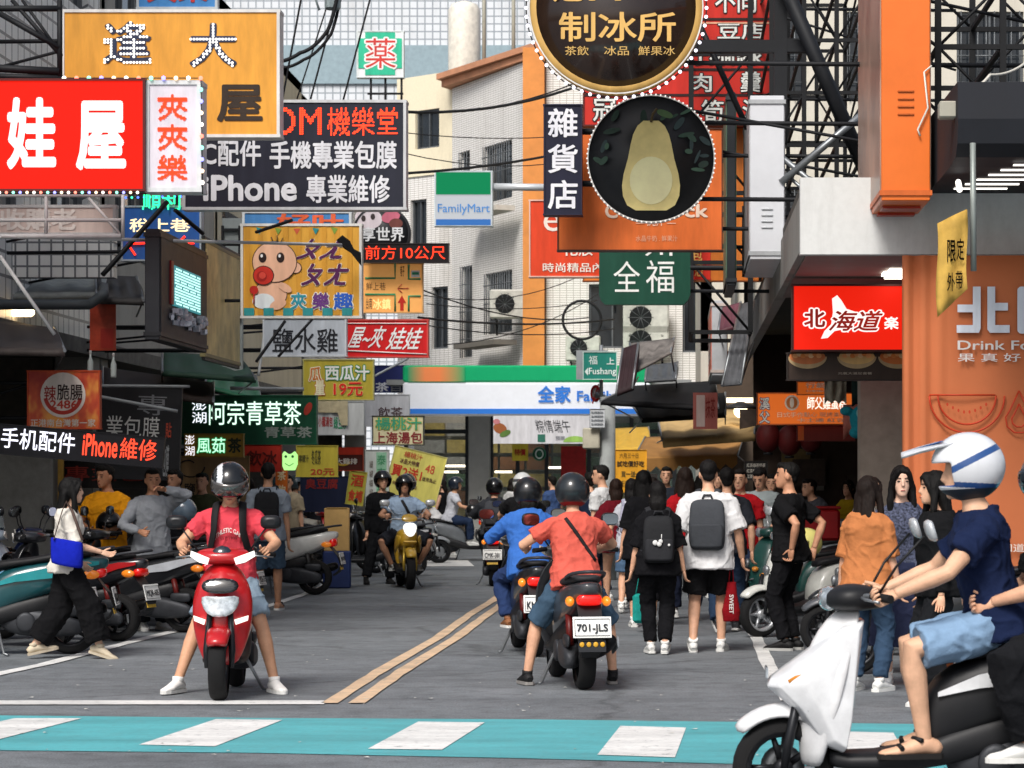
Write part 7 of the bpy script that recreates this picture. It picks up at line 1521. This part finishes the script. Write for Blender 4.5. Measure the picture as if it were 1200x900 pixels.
mb.build('cord', CLOTH('8f1820'), o); mb = MB(); text_into(mb, 'SWEET', lambda u, v, w: V((-.02+.04*v, -.052-w, -.05-.17*u)), 0, .02); mb.build('lettering', M('d8d0cc'), o)
person('man with glasses and a white tee looking aside at the front of the crowd', at(707, 0, 33), 60, H=1.74, top=('cfd0d0', .7, .02), bottom=('2c3444', 1.9, .02), hair=('short', '141211'), vox=.014, head=(25, -3))
person('woman in a dark red top with bobbed hair, walking away in the crowd', at(722, 0, 31), 5, H=1.56, sex='f', top=('6a1420', .95, .05), bottom=('a98a78', .35, .03), hair=('bob', '2a1c16'), vox=.013, hem=-.14, **walk)
fr = person('woman in a pale tee with short dark hair beside the dark red top', at(740, 0, 30), -6, H=1.56, sex='f', top=('b9bac2', .8, .03), bottom=('4f6884', .85, .03), hair=('bob', '131111'), vox=.013, **walk2)
backpack(fr, 'lavender grey shoulder bag worn at the back of the pale-teed woman', 'a3a3b6', '9a9aac', w=.12, h=.34, d=.08)
person('woman with long black hair in a black outfit, in the thick of the crowd', at(754, 0, 27), 0, H=1.64, sex='f', top=('141417', .95, .05), bottom=('141418', 1.5, .03), hair=('long', '0e0d0d'), vox=.012, hem=-.14)
person('man facing us among the backs of the crowd, face just visible', at(781, 0, 36), 178, H=1.74, top=('2a2f38', .8, .02), bottom=('22252b', 1.9, .02), vox=.015)
person('woman in a red top and blue vest with black hair, walking away', at(803, 0, 28.5), 6, H=1.68, sex='f', top=('a8171f', 1.6, .02), bottom=('23283a', 1.9, .02), hair=('long', '231813'), vox=.013, **walk)
fr = person('person in dark clothes walking just ahead of the tall man in white', at(852, 0, 26), 0, H=1.66, top=('25272d', .9, .03), bottom=('27364c', 1.92, .03), shoe='3a3c40', hair=('short', '131111'), vox=.013, **walk2)
person('man with glasses in a red tee coming towards us by the scooters', at(868, 0, 28.5), 165, H=1.66, top=('b01820', .7, .03), bottom=('34415a', 1.9, .03), hair=('short', '171312'), vox=.012, girth=1.1, shoe='2a2c30')
person('stout man in a grey tee looking down at the parked scooters', at(893, 0, 29.6), 150, H=1.70, top=('8f9899', .72, .04), bottom=('5a6470', 1.2, .03), hair=('short', '131111'), vox=.012, girth=1.12, head=(10, -24), hands=((-.20, .28, .92), (.20, .26, .90)))
person('man with a cap of black hair just beyond the grey-teed man', at(905, 0, 33), 170, H=1.62, top=('1d1f24', .8, .03), bottom=('1d1f24', 1.9, .02), vox=.015)
fr = person('slim man dressed all in black looking back over his shoulder, hands behind', at(926, 762), 60, H=1.69, top=('121214', .72, .028), bottom=('121215', 1.93, .008), shoe='151516', sole='a9a9a6', hair=('short', '0f0e0d'), vox=.010, head=(28, 2), hands=((-.20, -.12, .92), (.18, -.15, .92)), curl=45, skin='c48f70')
person('hunched person in a dark grey top inside the shop', at(968, 0, 33.5), 120, H=1.62, lean=28, top=('4a4b52', 1.2, .04), bottom=('22242a', 1.9, .02), vox=.015, hair=('short', '17120f'))
person('person in a yellow top at the food counter', at(995, 0, 34.5), 150, H=1.55, sex='f', top=('b89a20', .8, .03), bottom=('2a2a30', 1.9, .02), hair=('bob', '17120f'), vox=.015)
person('woman with long dark hair in an orange tee and jeans, seen from behind', at(1016, 0, 18.6), -28, H=1.55, sex='f', top=('b87446', .98, .045), bottom=('33475e', 1.92, .01), hair=('long', '1d1410'), vox=.010, hem=-.12, skin='d0a083', head=(-14, 0))
fr = person('woman with long black hair in a patterned navy dress facing us', at(1056, 0, 19.3), 176, H=1.63, sex='f', top=('2b3048', .8, .02), bottom=('2b3048', 1, 0), skirt=((.06, .17), (-.12, .20), (-.4, .24), (-.6, .26)), hair=('long', '0f0d0d'), vox=.009, head=(6, -2), skin='e2b8a0', topm=M('474c60', rough=.9, var=.75, scale=60, detail=1))
person('person in a black jacket with dark hair, beside the orange banner', at(1100, 0, 17.2), 100, H=1.58, sex='f', top=('131315', 1.9, .06), bottom=('1a1b1e', 1.9, .03), hair=('long', '100e0d'), vox=.011)
o = thing('shopping_bag', 'teal shopping bag carried low by a walker in the crowd', 'bag', P(751, 706, 26)); mb = MB(); mb.box((0, 0, -.06), (.17, .08, .3), .2, .03); mb.build('bag', CLOTH('1f8f86'), o); mb = MB(); mb.tube([(-.05, 0, .09), (-.02, 0, .26), (.05, 0, .09)], .008, 5); mb.build('handle', CLOTH('1f8f86'), o)

for lab, a, rz, kw in (
    ('person in a blue top standing by the far store glass', (648, 0, 52), 40, dict(H=1.66, top=('3a4f78', .8, .02))), ('person in white with black trousers waiting at the far kerb', (600, 0, 53), -30, dict(H=1.62, sex='f', top=('c5c5c4', .8, .03), bottom=('17171a', 1.9, .03), hair=('bob', '17120f'))),
    ('person in a grey hoodie walking at the far crossing', (492, 0, 54), 80, dict(H=1.68, top=('75787c', 1.9, .03))), ('person in a maroon tee deep in the crowd', (822, 0, 34), 10, dict(H=1.62, sex='f', top=('5a1a22', .8, .03), hair=('long', '120f0e'))),
    ('person in a navy top just behind the white-teed man with glasses', (692, 0, 36), 20, dict(H=1.66, top=('1f2a40', .8, .03))), ('person in a cream top at the back of the crowd', (765, 0, 38), 0, dict(H=1.60, sex='f', top=('c9bfae', .8, .03), hair=('bob', '1c1512'))),
    ('person in a dark tee at the back of the crowd beside the tan awning', (842, 0, 37), 170, dict(H=1.66, top=('23262c', .8, .03))), ('person in a beige shirt at the arcade behind the frog light', (338, 0, 41), 175, dict(H=1.64, top=('a89a80', .8, .03))),
    ('person in an olive tee inside the arcade behind the tan board', (238, 0, 33), 165, dict(H=1.64, top=('4a4e36', .8, .03))), ('person in a purple tee by the small red drinks sign', (292, 0, 38), 30, dict(H=1.58, sex='f', top=('4f3a5e', .8, .03), hair=('long', '1a1412')))):
    person(lab, at(*a), rz, vox=.016, **{**dict(bottom=('22252b', 1.9, .02)), **kw})
bpy.data.scenes.remove(SCR)
